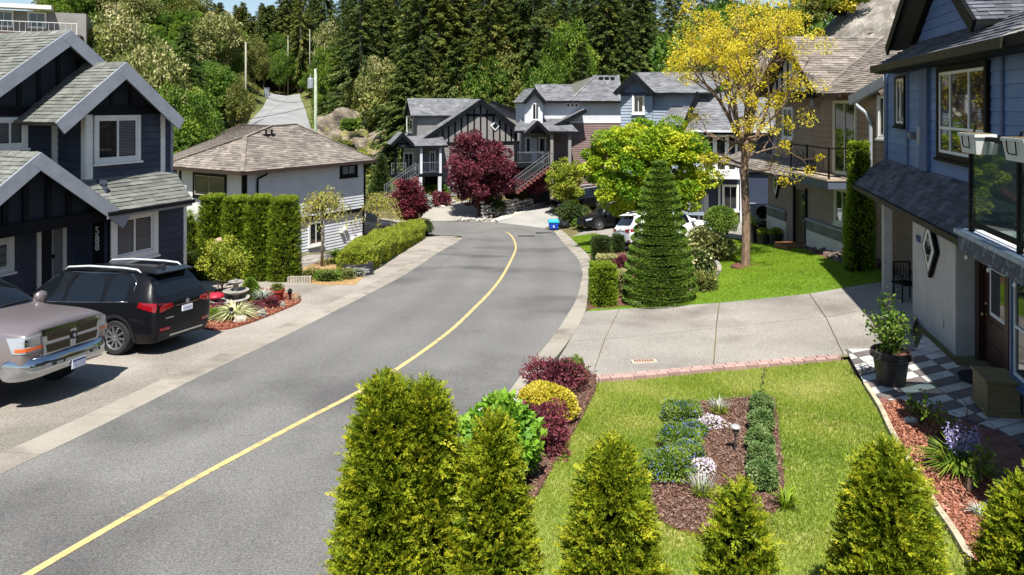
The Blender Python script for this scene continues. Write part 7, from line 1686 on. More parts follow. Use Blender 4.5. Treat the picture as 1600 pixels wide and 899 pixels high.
# front lawn: grass, flower bed, lamp
grass('lawn_grass', L_GRASS, near_lawn, 170000, .062, .011, 400, [bed], .5, .02)
grass('lawn_grass', L_GRASS2, far_lawn, 85000, .07, .018, 401, [far_bed], .18, .02); grass('lawn_grass', L_GRASS2, small_lawn, 12000, .09, .03, 402, (), .15, .02)
def chips(name, poly, n, L, m, seed, holes=()):
    r = rngs(seed); P = scatter(poly, n, r)
    for h in holes: P = P[~inside(h, P[:, 0], P[:, 1])]
    P[:, 2] += .065; D = r.normal(size=(len(P), 3)); D[:, 2] *= .35; leaves(name, P, D, r.uniform(.5, 1.4, len(P))*L, r.uniform(.3, .6, len(P))*L, m, None, r.random(len(P)), r, nrm=uz(len(P)), kind='stuff')
L_CHIP = leafmat('bark_chip', (.06,.034,.024), (.13,.075,.055), (.26,.17,.13), trans=0, rough=.9); L_RCHIP = leafmat('red_chip', (.13,.045,.028), (.27,.10,.058), (.44,.22,.15), trans=0, rough=.9)
chips('bark_chips', bed, 16000, .045, L_CHIP, 410); chips('bark_chips', road_bed, 16000, .045, L_CHIP, 411); chips('red_bark_chips', red_bed, 20000, .05, L_RCHIP, 412); chips('red_bark_chips', island, 9000, .06, L_RCHIP, 413); chips('bark_chips', far_bed, 6000, .06, L_CHIP, 414)
def bg(px, py, dz=.05): p = G(px, py); return Vector((p.x, p.y, p.z+dz))
for i, (px, py, w, h) in enumerate(((1066, 664, .29, .26), (1084, 688, .18, .18), (1059, 706, .27, .27), (1043, 752, .31, .30), (1075, 727, .2, .22))):
    bush('flower_cushion', ('blue flowering cushion at the far left corner of the lawn bed', 'small blue flowering cushion touching the pink flowers', 'blue flowering cushion in the middle of the left side of the lawn bed', 'blue flowering cushion nearest the camera in the lawn bed', 'small green blue flowered cushion on the inner left side of the lawn bed')[i], 'flowers', bg(px, py), w, w*.85, h*1.0, 5200, L_TOPI, 420+i, L=.035, Wd=.014, m2=L_BLUEF, f2=.065, L2=.022, group='blue cushions of the lawn bed', stems=False)
for i, (px, py, w) in enumerate(((1110, 672, .19), (1098, 744, .13))):
    bush('flower_cushion', ('white pink flower cushion beside the blue flowers', 'small white flowered cushion behind the lavender')[i], 'flowers', bg(px, py), w, w*.8, .12, 1500, L_OLIVE, 430+i, L=.03, Wd=.015, m2=L_PINKF, f2=.4, L2=.03, stems=False)
for i, (px, py) in enumerate(((1124, 652), (1098, 782))):
    p = bg(px, py); t = tuft('lavender', ('lavender with grey spikes at the top of the lawn bed', 'lavender with grey spikes at the near left of the lawn bed')[i], 'plant', p, 120, .17, .016, L_YG, 440+i, .9, r0=.08); tuft('', '', '', p+Vector((0, .05, 0)), 130, .30, .007, L_GREYL, 450+i, .5, parent=t, part='spikes', r0=.12)
for i, (px, py) in enumerate(((1190, 655), (1189, 680), (1188, 712), (1189, 740), (1191, 770))):
    bush('low_hedge_plant', ('first plant at the far end of the row along the right of the lawn bed', 'second green plant of the row in the lawn bed', 'third green plant of the row in the lawn bed', 'fourth green plant of the row in the lawn bed', 'last green plant at the near end of the row in the lawn bed')[i], 'plant', bg(px, py), .165, .175, .29, 3600, leafmat('sage_leaf', (.06,.12,.03), (.13,.21,.06), (.24,.32,.12), trans=.25), 460+i, L=.04, Wd=.018, lump=.1, group='row of green plants in the lawn bed', stems=False)
p = bg(1187, 632); t = tuft('vine_shoot', 'tall thin green shoot at the top right corner of the lawn bed', 'plant', p, 40, .25, .03, L_GREEN, 470, .8); MB().tube([p, p+Vector((.03, .02, .25)), p+Vector((.1, .05, .5))], .006, 5).build('stem', BARK, t); leaves('leaves', np.array([p+Vector((.1*k/8, .05*k/8, .5*k/8)) for k in range(2, 9) for _ in range(4)]), rngs(1).normal(size=(28, 3)), .06, .035, L_GREEN, t)
p = bg(1148, 712); lm = thing('garden_lamp', 'small silver garden lamp on a stake in the lawn bed', 'lamp', p); ms = mat('lamp_silver', rgb('c4c2bc'), metal=.5, rough=.35)
MB().tube([p-Vector((0, 0, .03)), p+Vector((.01, 0, .24))], .013, 8).build('stake', mat('stake_grey', rgb('5c5c5c'), metal=.6, rough=.4), lm); MB().lathe(p+Vector((.01, 0, .23)), [(.012, 0), (.045, .03), (.05, .10), (.047, .105)], 14).build('shade', mat('smoked_lens', rgb('6a6660'), rough=.2), lm, smooth=True); MB().lathe(p+Vector((.01, 0, .325)), [(.07, 0), (.078, .012), (.05, .035), (.01, .042)], 16).build('cap', ms, lm, smooth=True)
tuft('grass_clump', 'tall weedy grass along the near right edge of the lawn bed', 'plant', bg(1228, 800), 60, .3, .02, L_GRASS2, 475, .7)
# bed along the road
p = bg(840, 620); bush('barberry', 'dark red barberry bush at the top of the roadside bed', 'shrub', bg(866, 614), .50, .42, .46, 3000, L_PLUM, 480, L=.06, Wd=.026, lump=.45, core=.4); bush('shrub', 'small green shrub behind the dark red barberry', 'shrub', bg(896, 604), .25, .22, .4, 1500, L_GREEN, 481, L=.05, Wd=.03)
bush('golden_shrub', 'bright golden rounded shrub in the roadside bed', 'shrub', bg(851, 664), .46, .42, .50, 7500, L_GOLD, 482, L=.04, Wd=.026, lump=.12)
bush('barberry', 'dark red barberry in front of the golden shrub', 'shrub', bg(842, 706), .36, .46, .50, 3400, L_PLUM, 483, L=.06, Wd=.026, lump=.4, core=.4)
bush('hydrangea', 'large leaved light green shrub with white blooms behind the second thuja', 'shrub', bg(782, 755), .47, .55, .92, 2600, leafmat('hydrangea_leaf', (.10,.24,.02), (.20,.38,.03), (.33,.48,.07), trans=.35), 484, L=.11, Wd=.07, lump=.16, m2=L_WHITEF, f2=.012, L2=.05)
def sprigs(base, n, h, m, seed, parent):
    r = rngs(seed); mb = MB(); Ps = []
    for i in range(n):
        a = r.random()*6.28; s = r.uniform(.3, .9); e = np.array(base)+np.array([math.cos(a)*s*h, math.sin(a)*s*h, h*r.uniform(.6, 1.1)]); q = np.array(base)+np.array([0, 0, .1]); mb.tube([tuple(q), tuple((q+e)/2+np.array([0, 0, .1*h])), tuple(e)], [.006, .005, .003], 4)
        k = r.random(26)[:, None]; Ps.append(q*(1-k)+e*k+r.normal(size=(26, 3))*.012)
    mb.build('stems', BARK, parent); P = np.concatenate(Ps); leaves('leaves', P, r.normal(size=P.shape), .05, .026, m, parent, None, r)
for o in list(COL.objects):
    if o.name.startswith('barberry') and o.location.y < 13: sprigs(o.location, 16, .5, L_PLUM, 490, o)
# planter pot with shrub at the entrance
p = bg(1392, 603, .03); t = thing('plant_pot', 'large black ribbed pot with a leafy shrub on the white tiles', 'pot', p); M_POT = mat('dark_pot', rgb('2e2a2b'), rgb('383334'), rough=.5, scale=5)
MB().lathe(p, [(.20, 0), (.215, .02), (.27, .42), (.285, .44), (.30, .45), (.31, .50), (.315, .56), (.30, .58), (.28, .575), (.27, .5)], 36).build('pot', M_POT, t, smooth=True, angle=R(30))
for z in (.455, .485): MB().lathe(p+Vector((0, 0, z)), [(.312, 0), (.322, .008), (.312, .016)], 36).build('rib', M_POT, t)
MB().lathe(p+Vector((0, 0, .5)), [(.27, 0), (.2, .03), (.01, .04)], 20).build('soil', M_MULCH, t)
r = rngs(500); mb = MB(); Ps = []
for i in range(18):
    a = r.random()*6.28; s = r.random()**.7; top = np.array(p)+np.array([math.cos(a)*.38*s-.06, math.sin(a)*.38*s, 1.0+.55*(1-s)*r.uniform(.5, 1.2)]); q = np.array(p)+np.array([0, 0, .53]); pts = [q, q*.5+top*.5+r.normal(size=3)*.05, top]; mb.tube([tuple(x) for x in pts], [.012, .009, .005], 5); k = r.random(50)[:, None]**.7; Ps.append(q*(1-k)+top*k+r.normal(size=(50, 3))*.07)
mb.build('stems', BARK, t); P = np.concatenate(Ps); leaves('leaves', P, r.normal(size=P.shape)+np.array([0, 0, .1]), r.uniform(.05, .1, len(P)), r.uniform(.035, .06, len(P)), L_GREEN, t, np.clip(r.normal(.55, .3, len(P)), 0, 1), r)
p = G(1531, 597); t = thing('door_mat', 'black half round door mat before the brown door', 'mat', onG(p.x, p.y, .062)); MB().prism([onG(p.x, p.y, .062)-f7.n*0+f7.u*(.40*math.cos(a))+f7.n*(.42*math.sin(a)-.1) for a in np.linspace(0, math.pi, 16)], (0, 0, .012)).build('mat', mat('black_mat', rgb('141416'), rough=1, fine=.4, fscale=90), t)
a, _ = f7.at(1570, 600, .35); b = f7.P(f7.a(1556, .42), .42, 0); b.z = tz(b.x, b.y)+.06; t = thing('storage_box', 'low olive wooden storage box beside the brown door', 'box', b); M_BOX = mat('olive_box', rgb('7d6f4c'), rgb('6d6041'), rough=.6, scale=3, stretch=(1,1,5))
q = math.atan2(f7.u.y, f7.u.x); MB().cbox(b+Vector((0, 0, .27)), .58, .42, .42, q).build('box', M_BOX, t); MB().cbox(b+Vector((0, 0, .495)), .64, .48, .03, q).build('lid', M_BOX, t); MB().cbox(b+Vector((0, 0, .03)), .62, .46, .06, q).build('base', M_BOX, t)
# chair under the porch
p = G(1407, 478); p = onG(p.x+.3, p.y+.3, .03); t = thing('garden_chair', 'black slatted metal chair under the porch roof of the blue house', 'chair', p)
MB().cbox(p+Vector((0, 0, .43)), .46, .46, .03, .3).build('seat', M_BLACK, t)
for i in (-1, 1):
    for j in (-1, 1): MB().tube([p+Vector((i*.2, j*.2, 0)), p+Vector((i*.2, j*.2, .9 if j > 0 else .64))], .016, 6).build('leg', M_BLACK, t)
    MB().tube([p+Vector((i*.22, -.2, .64)), p+Vector((i*.22, .2, .66))], .018, 6).build('armrest', M_BLACK, t)
for k in range(6): MB().tube([p+Vector((-.18+k*.072, .2, .48)), p+Vector((-.18+k*.072, .2, .88))], .009, 5).build('back_slat', M_BLACK, t)
MB().tube([p+Vector((-.2, .2, .9)), p+Vector((.2, .2, .9))], .018, 6).build('top_rail', M_BLACK, t)
p = onG(p.x+.1, p.y-.4, .03); t = thing('bucket', 'white bucket beside the black porch chair', 'bucket', p); MB().lathe(p, [(.11, 0), (.14, .28), (.15, .28), (.15, .30), (.13, .30), (.12, .1)], 18).build('pail', M_WHITE, t, smooth=True, angle=R(30)); MB().tube([p+Vector((-.14, 0, .27)), p+Vector((0, -.12, .16)), p+Vector((.14, 0, .27))], .006, 5).build('handle', M_BLACK, t)
# right hand red bed
p = bg(1460, 715, .03); t = thing('spot_light', 'black garden spotlight tilted in the red mulch bed', 'lamp', p); MB().tube([p, p+Vector((0, 0, .12))], .012, 6).build('stake', M_BLACK, t); MB().lathe(p+Vector((0, 0, .13)), [(.04, -.06), (.07, .02), (.075, .05), (.06, .055)], 12, axis=(-.5, -.6, .6)).build('head', M_BLACK, t, smooth=True)
p = bg(1500, 745); t = tuft('bluebells', 'lilac bluebells with strap leaves in the red mulch bed', 'flowers', p, 190, .50, .022, L_BRIGHT, 510, 1.3, r0=.14); r = rngs(511); mb = MB(); Ps = []
for i in range(22):
    a = r.random()*6.28; e = np.array(p)+np.array([.08+math.cos(a)*.16, .10+math.sin(a)*.14, .48*r.uniform(.75, 1.1)]); q = np.array(p)+np.array([.05, .06, 0]); mb.tube([tuple(q), tuple(e)], .005, 4); k = .55+.5*r.random(34)[:, None]; Ps.append(q*(1-k)+e*k+r.normal(size=(34, 3))*.02)
mb.build('flower_stems', L_GREEN, t); P = np.concatenate(Ps); leaves('flowers', P, r.normal(size=P.shape)-np.array([0, 0, .3]), .035, .02, L_LAVF, t, None, r, kind='stuff')
for i, (px, py, h, lb) in enumerate(((1440, 668, .35, 'twiggy rose with young leaves by the red brick path'), (1467, 690, .42, 'leafy young shrub behind the garden spotlight'), (1512, 778, .55, 'thin flowering stems at the right of the bluebells'))):
    p = bg(px, py); t = thing('young_shrub', lb, 'shrub', p); r = rngs(520+i); mb = MB(); Ps = []
    for k in range(7):
        a = r.random()*6.28; e = np.array(p)+np.array([math.cos(a)*.25*h*2, math.sin(a)*.2*h*2, h*r.uniform(.6, 1.25)]); mb.tube([tuple(p), tuple((np.array(p)+e)/2+r.normal(size=3)*.03), tuple(e)], [.012, .009, .004], 5); q = .4+.6*r.random(14)[:, None]; Ps.append(np.array(p)*(1-q)+e*q+r.normal(size=(14, 3))*.03)
    mb.build('stems', BARK, t); P = np.concatenate(Ps); leaves('leaves', P, r.normal(size=P.shape), .075, .045, L_BRIGHT if i else L_GREEN, t, None, r)
p = bg(1548, 690); t = thing('bare_shrub', 'bare dark branching shrub at the edge of the brick path', 'shrub', p); mb = MB(); tp_ = []; grow(mb, rngs(530), tuple(bg(1490, 712)), np.array([.5, .2, .8]), .45, .018, 2, tp_, .7, (2, 3), .05); mb.build('branches', BARK, t)
rock(None, 'stone', mat('pale_rock', rgb('b0aba0'), rgb('8f8a80'), rough=.9, scale=6), None, bg(1425, 666, .05), (.10, .08, .08), 5); tag(COL.objects['stone'], 'pale rounded stone in the red bed beside the brick path', 'stone')
tuft('grass_clump', 'pale dry grass tuft at the near end of the red bed', 'plant', bg(1530, 815), 60, .2, .012, L_GREYL, 531, .9)
# left garden island
p = bg(358, 486); t = thing('fountain', 'two tier grey stone fountain in the red mulch island', 'fountain', p)
MB().lathe(p, [(.26, 0), (.40, .10), (.50, .24), (.53, .30), (.48, .30), (.42, .22), (.06, .2)], 28).build('basin', mat('fountain_stone', rgb('a09c96'), rgb('7e7a75'), rough=.8, scale=5), t, smooth=True, angle=R(40)); MB().lathe(p+Vector((.05, .35, .0)), [(.16, 0), (.10, .10), (.09, .30), (.32, .38), (.35, .42), (.30, .42), (.07, .40), (.07, .58), (.19, .64), (.21, .67), (.16, .67), (.05, .67), (.04, .72), (.01, .74)], 26).build('bowl', mat('fountain_stone_dark', rgb('96928b'), rgb('74706a'), rough=.8, scale=6), t, smooth=True, angle=R(40))
p = bg(337, 487); t = thing('umbrella_ornament', 'red dome ornament behind the fountain', 'ornament', p); MB().tube([p, p+Vector((0, 0, .5))], .02, 6).build('post', M_BLACK, t); MB().lathe(p+Vector((0, 0, .34)), [(.24, 0), (.21, .06), (.12, .11), (.01, .13)], 16).build('dome', mat('red_dome', rgb('a01f32'), rough=.5), t, smooth=True)
p = bg(391, 472); column('dwarf_conifer', 'small bright green conical shrub in the mulch island', 'shrub', p, .62, cone(.5, .30), 3500, L_BRIGHT, 540, L=(.05, .09), Wd=(.02, .04))
tuft('variegated_grass', 'large pale striped grass fountaining at the front of the mulch island', 'plant', bg(366, 500), 260, .62, .035, leafmat('striped_blade', (.30,.34,.10), (.55,.56,.30), (.72,.70,.48), trans=.25), 541, 1.6, r0=.1)
tuft('silver_grass', 'upright silver spiky plant left of the red pot', 'plant', bg(411, 477), 150, .55, .03, L_GREYL, 542, .7, r0=.08)
p = bg(433, 472); t = thing('plant_pot', 'terracotta red pot with a small plant at the edge of the mulch island', 'pot', p); MB().lathe(p, [(.14, 0), (.2, .26), (.22, .26), (.22, .32), (.2, .32), (.18, .25)], 20).build('pot', mat('red_pot', rgb('94392a'), rgb('7d3024'), rough=.6, scale=5), t, smooth=True, angle=R(30)); bush('', '', '', p+Vector((0, 0, .26)), .17, .16, .2, 700, L_OLIVE, 543, L=.04, Wd=.02, parent=t, stems=False)
p = bg(361, 505); t = thing('path_light', 'short black cylinder light at the front of the mulch island', 'lamp', p); MB().lathe(p, [(.045, 0), (.045, .26), (.06, .27), (.06, .32), (.02, .34)], 12).build('post', M_BLACK, t); MB().lathe(p+Vector((0, 0, .21)), [(.047, 0), (.047, .05)], 12).build('lens', M_CLEAR, t)
p = bg(453, 472); t = thing('path_light', 'small dark lantern beside the terracotta red pot', 'lamp', p); MB().lathe(p, [(.05, 0), (.03, .05), (.03, .16), (.06, .18), (.06, .26), (.08, .27), (.02, .34)], 10).build('post', M_BLACK, t)
p = bg(341, 452); t = thing('bird_house', 'terracotta bird house on a post in the airy shrub', 'bird house', p); MB().tube([p, p+Vector((0, 0, 1.25))], .02, 6).build('post', BARK, t); MB().cbox(p+Vector((0, 0, 1.36)), .18, .18, .22).build('box', mat('terracotta', rgb('a8603c'), rgb('8d4e30'), rough=.8, scale=6), t); MB().hexa([p+Vector((x*.14, y*.14, 1.47)) for x, y in ((-1,-1),(1,-1),(1,1),(-1,1))]+[p+Vector((x*.02, y*.14, 1.60)) for x, y in ((-1,-1),(1,-1),(1,1),(-1,1))]).build('roof', mat('pale_roof', rgb('c2a58c')), t)
RK = [(376, 506, .15, .10, .14, 'white rock at the front edge of the mulch island'), (408, 497, .13, .09, .16, 'grey upright rock at the front edge of the mulch island'), (463, 472, .11, .09, .17, 'brown upright rock at the right tip of the mulch island'), (441, 482, .11, .08, .12, 'small rock below the terracotta red pot')]
for i, (px, py, a, b, c, lb) in enumerate(RK): o = rock(None, 'garden_rock', mat(('pale_rock', 'garden_rock', 'brown_rock', 'garden_rock')[i], rgb(('d0ccc4', '8b8880', '9a8068', '8b8880')[i]), rgb(('b5b0a6', '6b6862', '7a6450', '6b6862')[i]), rough=.9, scale=6, bump=.5, bscale=20), None, bg(px, py, c*.5), (a, b, c), 30+i); tag(o, lb, 'rock')
for i, (px, py, m) in enumerate(((333, 503, L_BRIGHT), (398, 490, L_PLUM), (424, 483, L_PLUM), (345, 492, L_PLUM))): bush('small_plant', ('small bright green plant at the tail of the black car', 'small dark red plant before the dwarf conifer', 'small dark red plant before the terracotta red pot', 'dark red flowers at the fountain basin')[i], 'plant', bg(px, py), .22, .2, .24, 700, m, 550+i, L=.05, Wd=.025, stems=False)
# edging blocks and planter by the hedge
ed = thing('block_edging', 'row of upright concrete edging blocks beside the cedar hedge', 'edging', bg(468, 441)); q0, q1 = G(449, 443), G(487, 442)
for i in range(9):
    p = q0.lerp(q1, (i+.5)/9); MB().cbox(onG(p.x, p.y, .1), (q1-q0).length/9-.012, .12, .26+random.uniform(-.01, .01), .05).build('block', mat('edge_block', rgb('a29a8e'), rgb('8b8378'), rough=.9, scale=5, island=.12), ed)
p = G(557, 430); t = thing('planter_box', 'square black planter at the end of the low golden hedge', 'planter', onG(p.x, p.y)); 
for sx, sy, w, d in ((0, -.42, .9, .08), (0, .42, .9, .08), (-.42, 0, .08, .76), (.42, 0, .08, .76)):
    c = onG(p.x, p.y, .22)+Matrix.Rotation(.75, 3, 'Z')@Vector((sx, sy, 0)); MB().cbox(c, w, d, .48, .75).build('side_board', mat('black_timber', rgb('26252a'), rgb('32313a'), rough=.8, scale=4), t)
MB().cbox(onG(p.x, p.y, .2), .76, .76, .4, .75).build('soil', M_MULCH, t); rock(None, 'stone', mat('pale_rock', (0,0,0)), None, bg(535, 430, .1), (.2, .15, .14), 61); tag(COL.objects['stone.001'], 'pale stone in the low rockery by the footway', 'stone')
# recycling box
p = G(865, 358.5); t = thing('recycling_box', 'blue recycling box with a turquoise lid at the far kerb', 'box', p); M_BLB = mat('blue_plastic', rgb('1a3fa8'), rough=.45)
q = [p+Vector((x*.36*k, y*.26*k, z)) for z, k in ((.03, .82), (.5, 1)) for x, y in ((-1,-1),(1,-1),(1,1),(-1,1))]; bevel(fixn(MB().hexa(q).build('box', M_BLB, t)), .03); q = [p+Vector((x*.40*k, y*.30*k, z)) for z, k in ((.48, 1), (.68, .86)) for x, y in ((-1,-1),(1,-1),(1,1),(-1,1))]; bevel(fixn(MB().hexa(q).build('lid', mat('turquoise_plastic', rgb('1f9fb8'), rough=.45), t)), .03)
MB().box(p.x-.04, p.x+.04, p.y-.262, p.y-.235, p.z+.16, p.z+.3).build('logo', M_WHITE, t); rock(None, 'refuse_bag', mat('black_bag', rgb('1c1d24'), rough=.35), None, p+Vector((.75, .5, .22)), (.4, .3, .3), 71, 2, .15); tag(COL.objects['refuse_bag'], 'dark rubbish bag behind the blue recycling box', 'bag')
# stone retaining wall at the far driveway
wl = thing('stone_wall', 'pale rubble stone retaining wall beside the far driveway', 'wall', G(800, 332)); q0, q1 = G(752, 343), G(866, 314); r = random.Random(5); MB().prism([onG(q.x, q.y+.25, -.1) for q in (q0, q1)]+[onG(q.x, q.y+.25, h) for q, h in ((q1, .55), (q0, 1.0))], (0, .4, 0)).build('core', M_MULCH, wl)
L_ = (q1-q0).length; me = [rock(None, 'stone', mat('rubble', rgb('b6b2ac'), rgb('837f7a'), rough=.9, scale=3, island=.25, bump=.5, bscale=8), wl, (0, 0, 0), (1, .6, .8), 80+k, 1, .22) for k in range(4)]; ms_ = [o.data for o in me]
for o in me: bpy.data.objects.remove(o)
for row in range(5):
    k = 0; s = r.random()*.2
    while s < L_:
        w = r.uniform(.26, .52); H_ = 1.15-.55*s/L_
        if row*.26+.1 < H_:
            p = q0.lerp(q1, s/L_); o = link('stone', ms_[r.randrange(4)], wl); o.location = onG(p.x, p.y+.08*row+r.uniform(-.06, .06), .1+row*.26+r.uniform(-.07, .07))-org(wl); o.scale = (w*.6, w*.5, r.uniform(.15, .24)); o.rotation_euler = (r.uniform(-.2, .2), r.uniform(-.2, .2), math.atan2(q1.y-q0.y, q1.x-q0.x)+r.uniform(-.3, .3))
        s += w
for i in range(16):
    px = 716+i*4.3+r.uniform(-1.5, 1.5); p = G(px, 345.5+r.uniform(-2, 1.2)); o = rock(None, 'kerb_rock', mat('rubble', (0,0,0)), None, p+Vector((0, 0, .08)), (r.uniform(.15, .3), r.uniform(.12, .2), .14), 200+i, 1); tag(o, 'pale rock in the row along the far kerb, '+ORD[i]+' from left', 'rock', 'rocks along the far kerb')
for i in range(14):
    px = 660+i*3.6+r.uniform(-1.2, 1.2); p = G(px, 318+r.uniform(-5, 8)); o = rock(None, 'bank_rock', mat('rubble', (0,0,0)), None, p+Vector((0, 0, .08)), (r.uniform(.15, .35), r.uniform(.12, .25), .18), 230+i, 1); tag(o, 'grey rock on the bank before the grey house, '+ORD[i]+' from left', 'rock', 'rocks on the bank before the grey house')
p0, p1 = G(800, 327)+Vector((0, 0, 1.2)), G(862, 308)+Vector((0, 0, 1.5)); hr_ = thing('handrail', 'dark handrail sloping above the rubble stone wall', 'handrail', G(830, 325)); MB().tube([p0, p1], .05, 6).build('rail', M_BLACK, hr_)
for k in (.1, .5, .9): q = p0.lerp(p1, k); MB().tube([q, Vector((q.x, q.y, tz(q.x, q.y)-.1))], .035, 6).build('post', M_BLACK, hr_)
# brown house: pots, bed stones, heat pump
p = G(1180, 385); p = onG(p.x+.1, p.y+.9, .03); t = thing('plant_pot', 'tall dark pot with a spiky plant by the brown house corner', 'pot', p); MB().lathe(p, [(.25, 0), (.34, .75), (.36, .78), (.3, .78), (.28, .6)], 18).build('pot', M_POT, t, smooth=True, angle=R(30)); tuft('', '', '', p+Vector((0, 0, .72)), 60, .75, .06, L_YG, 560, 1.3, parent=t, r0=.1)
for i, px in enumerate((1203, 1222)):
    p = G(px, 386); p = onG(p.x, p.y+.7, .04); t = thing('plant_pot', ('left one of two small dark pots before the brown house', 'right one of two small dark pots before the brown house')[i], 'pot', p); MB().lathe(p, [(.2, 0), (.27, .4), (.29, .43), (.25, .43), (.23, .3)], 18).build('pot', M_POT, t, smooth=True, angle=R(30)); bush('', '', '', p+Vector((0, 0, .38)), .24, .24, .25, 600, L_YG, 570+i, L=.07, Wd=.035, parent=t, stems=False)
p = PX(1186, 312, 34); p.z = tz(p.x, p.y)+1.1; t = thing('heat_pump', 'white heat pump unit on the wall beyond the brown house', 'heat pump', p); MB().cbox(p, .95, .35, .8).build('case', M_FASC, t); MB().lathe(p+Vector((.1, -.18, 0)), [(.30, 0), (.30, .02), (.26, .02)], 24, axis=(0, -1, 0)).build('fan_guard', M_BLACK, t); MB().cbox(p+Vector((0, 0, -.75)), .9, .4, .7).build('base', M_DARK, t)
r = random.Random(9); ms_ = []
for k in range(3): o = rock(None, 'bed_stone', mat('bed_stone', rgb('6e5f58'), rgb('4d423d'), rough=.9, island=.3, scale=4), None, (0, 0, 0), (1, .8, .6), 300+k, 1); ms_.append(o.data); bpy.data.objects.remove(o)
P = scatter(rock_bed, 150, rngs(3)); sb_ = thing('stone_bed', 'strip of dark stones between the far lawn and the brown house', 'stones', onG(*P[0][:2]))
for q in P: o = link('stone', ms_[r.randrange(3)], sb_); o.location = Vector(q)+Vector((0, 0, .08))-org(sb_); s = r.uniform(.07, .14); o.scale = (s, s, s); o.rotation_euler = (0, 0, r.random()*6)
# cliff behind the brown house
def rockface(name, label, x0, x1, ytop, Y0, m, seed, zlow, lean=.35, n=(90, 46)):
    xs = np.linspace(x0, x1, n[0]); ts = np.linspace(0, 1, n[1]); XX, TT = np.meshgrid(xs, ts); zt = np.interp(XX, ytop[0], ytop[1]); Z = zlow+(zt-zlow)*TT
    q = lambda a, b, c: np.abs(np.sin(XX*a+Z*b+seed+1.2*np.sin(Z*.7+XX*.3))*np.cos(Z*a*.8-XX*c+seed*2))
    d = 1.5*q(.5, .35, .2)+.9*q(1.3, -.6, .8)+.5*q(2.9, 1.1, -1.2)+.3*q(6.1, -2.3, 2.9)+.14*q(11.3, 3.1, -5.2)
    Yv = Y0+lean*(Z-zlow)-d+np.clip(TT-.88, 0, 1)*26; p = np.stack([XX, Yv, Z+.25*np.sin(XX*2.3)*TT], -1).reshape(-1, 3); k = n[0]
    ij = np.arange(n[1]-1)[:, None]*k+np.arange(k-1)[None, :]; o = npmesh(name, p, np.stack([ij, ij+1, ij+k+1, ij+k], -1).reshape(-1, 4), m, None); return tag(o, label, 'cliff')
M_CLIFF = mat('cliff_rock', rgb('8f8a81'), rgb('5f5b55'), rough=.95, scale=.9, fine=.25, fscale=5, bump=1.0, bscale=3, c3=rgb('575048'), s3=.5)
rockface('rock_cliff', 'pale grey rock cliff rising behind the brown house', 15.5, 40, ([15.5, 18, 20, 23, 25, 28, 33, 40], [1.0, 3.6, 4.6, 5.2, 6.8, 9.0, 10.5, 11]), 49, M_CLIFF, 2.0, -5)
for i, (px, py, m) in enumerate(((1265, 38, L_OLIVE), (1290, 22, L_YG), (1312, 28, L_GOLD), (1330, 12, L_BRIGHT), (1280, 20, L_OLIVE), (1310, 5, L_BRIGHT), (1250, 48, L_GREEN), (1225, 52, L_GREEN))):
    p = PX(px, py-4, 53.5); bush('cliff_shrub', ('olive shrub at the left on the cliff top', 'yellow green shrub on the cliff top', 'yellow flowering broom on the cliff edge', 'bright green shrub high on the cliff', 'dull shrub behind the cliff edge', 'bright shrub at the top edge above the cliff', 'green shrub at the left end of the cliff', 'green shrub above the roof ridge of the brown house')[i], 'shrub', p, 1.1, 1.0, 1.2, 1500, m, 580+i, L=.26, Wd=.15, lump=.3)
# rocky bank by the hill road
M_BANK = mat('bank_rock', rgb('857b6c'), rgb('4f473e'), rough=.95, scale=.9, fine=.35, fscale=6, bump=1, bscale=2.2, c3=rgb('8d8b4a'), s3=.45)
for i, (px, py, Y, a, b, c, lb) in enumerate(((538, 205, 84, 3.2, 2.2, 2.5, 'brown rock outcrop above the bank right of the utility pole'), (575, 228, 78, 2.7, 2.0, 1.8, 'dry rounded rock bank left of the grey house'), (508, 212, 82, 1.6, 1.4, 1.1, 'mossy rock at the edge of the hill road'))):
    p = PX(px, py, Y); o = rock(None, 'rock_outcrop', M_BANK, None, (p.x, p.y, p.z-.6), (a, b, c), 340+i, 4, .34); tag(o, lb, 'rock')
for i, (px, py) in enumerate(((530, 225), (560, 240), (518, 232), (548, 192), (590, 215))):
    p = PX(px, py, 74+i); bush('bank_shrub', ('grey green shrub on the rocky bank', 'dry grassy shrub low on the rocky bank', 'shrub at the foot of the mossy rock', 'shrub on top of the brown outcrop', 'shrub at the right of the rocky bank')[i], 'shrub', p-Vector((0, 0, .9)), 1.0, .9, 1.1, 1200, (L_OLIVE, L_YG, L_OLIVE, L_GREEN, L_OLIVE)[i], 600+i, L=.3, Wd=.15, lump=.3)
# poles and wires
def pole(px, Y, ytop, label, r0=.15, m=None, box=False):
    x = (px-CX)/F*Y; z0 = tz(x, Y); zt = (HY-ytop)/F*Y; t = thing('utility_pole', label, 'pole', (x, Y, z0)); MB().lathe((x, Y, z0-.3), [(r0, 0), (r0*.75, zt-z0+.3)], 10).build('shaft', m or mat('pole_wood', rgb('9a978a'), rgb('868376'), rough=.9, scale=3, stretch=(4,4,.4)), t, smooth=True)
    if box:
        MB().lathe((x-.42, Y-.1, zt-1.75), [(.24, 0), (.26, .05), (.26, .85), (.22, .92), (.05, .95)], 14).build('transformer', M_FASC, t); MB().tube([(x-.42, Y-.1, zt-.8), (x-.42, Y-.1, zt-.45)], .05, 6).build('bushing', M_FASC, t); MB().beam((x-.4, Y, zt-1.3), (x, Y, zt-1.3), .08, .08).build('bracket', M_BLACK, t); MB().lathe((x+.12, Y-.1, zt-.12), [(.05, 0), (.05, .2)], 8).build('insulator', M_FASC, t)
    return Vector((x, Y, zt))
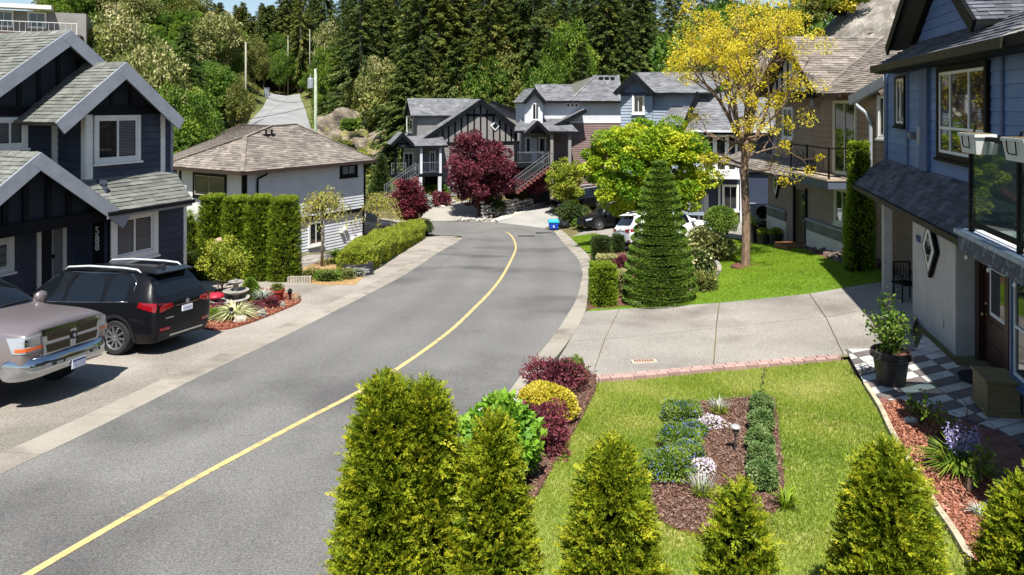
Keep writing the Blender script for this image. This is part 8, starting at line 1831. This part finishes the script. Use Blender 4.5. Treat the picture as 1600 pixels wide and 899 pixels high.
pa = pole(493, 64, 108, 'green grey utility pole with a white transformer behind the brown hip roof', .17, mat('pole_green', rgb('9aa58e'), rgb('868f7c'), rough=.8, scale=3), True); pb = pole(384, 88, 66, 'pale utility pole among the trees left of the hill road', .13); pc_ = pole(450, 127, 56, 'thin far utility pole at the top of the hill road', .10); pole(484, 126, 46, 'thin far pole above the vivid green tree', .09)
def wire(a, b, sag, label): n = 14; o = MB().tube([a.lerp(b, k/n)-Vector((0, 0, sag*4*(k/n)*(1-k/n))) for k in range(n+1)], .022, 4).build('power_line', M_BLACK); return tag(o, label, 'wire')
wire(pa-Vector((0, 0, 3.2)), Vector((-29.5, 52, -.9)), .9, 'dark cable hanging from the transformer pole across the hill road'); wire(pa-Vector((0, 0, 2.6)), pb-Vector((0, 0, 5)), 1.2, 'cable sagging between the transformer pole and the pale pole'); wire(pb-Vector((0, 0, .2)), pc_-Vector((0, 0, .2)), .8, 'thin wire between the two far poles')
p = PX(417, 149, 120); t = thing('utility_cabinet', 'small grey cabinet at the left of the hill road', 'cabinet', onG(p.x, p.y)); MB().cbox(onG(p.x, p.y, .7), .8, .5, 1.5).build('case', M_FASC, t); MB().cbox(onG(p.x, p.y, 1.48), .9, .6, .06).build('lid', M_FASC, t)
# glimpsed houses
fa = Fr(PX(30, HY, 62), (.9, .43)); t = thing('house', 'pale house with white eaves glimpsed at the top left above the navy roof', 'house', fa.P(0, 0, tz(*fa.P(0, 0, 0)[:2])))
vol(fa, [(-8, -4), (5, -4), (5, 8.2), (-8, 8.2)], -6, 0, M_GREYP, t); zz_ = fa.at(20, 10)[1]; bx(fa, -8.5, 2.5, zz_-.25, zz_+.1, 0, 1.2, 'eave', M_WHITE, t); bx(fa, -8, 4.8, zz_-2.6, zz_-2.45, 0, 2.2, 'deck', BARK, t)
for k in range(4): a0 = -6.5+k*2.4; window(fa, a0, a0+1.2, zz_-1.7, zz_-.5, t, mul=(.5,))
rp = [fa.P(a, 2.1, zz_-2.45) for a in (-7.5, 4.5)]; railing(rp[0], rp[1], 1.0, M_WHITE, t, gap=.4)
fb = Fr(PX(722, HY, 96), (1, 0)); t = thing('house', 'white house barely seen between the firs behind the grey house', 'house', fb.P(0, 0, tz(*fb.P(0, 0, 0)[:2]))); zb_ = fb.at(722, 160)[1]; zt_ = fb.at(722, 112)[1]; vol(fb, [(-2.5, zb_-2), (2.5, zb_-2), (2.5, zt_), (0, zt_+1.2), (-2.5, zt_)], -4, 0, M_WHITE, t); window(fb, -1.5, -.3, zt_-2, zt_-.6, t); window(fb, .4, 1.6, zt_-2, zt_-.6, t)
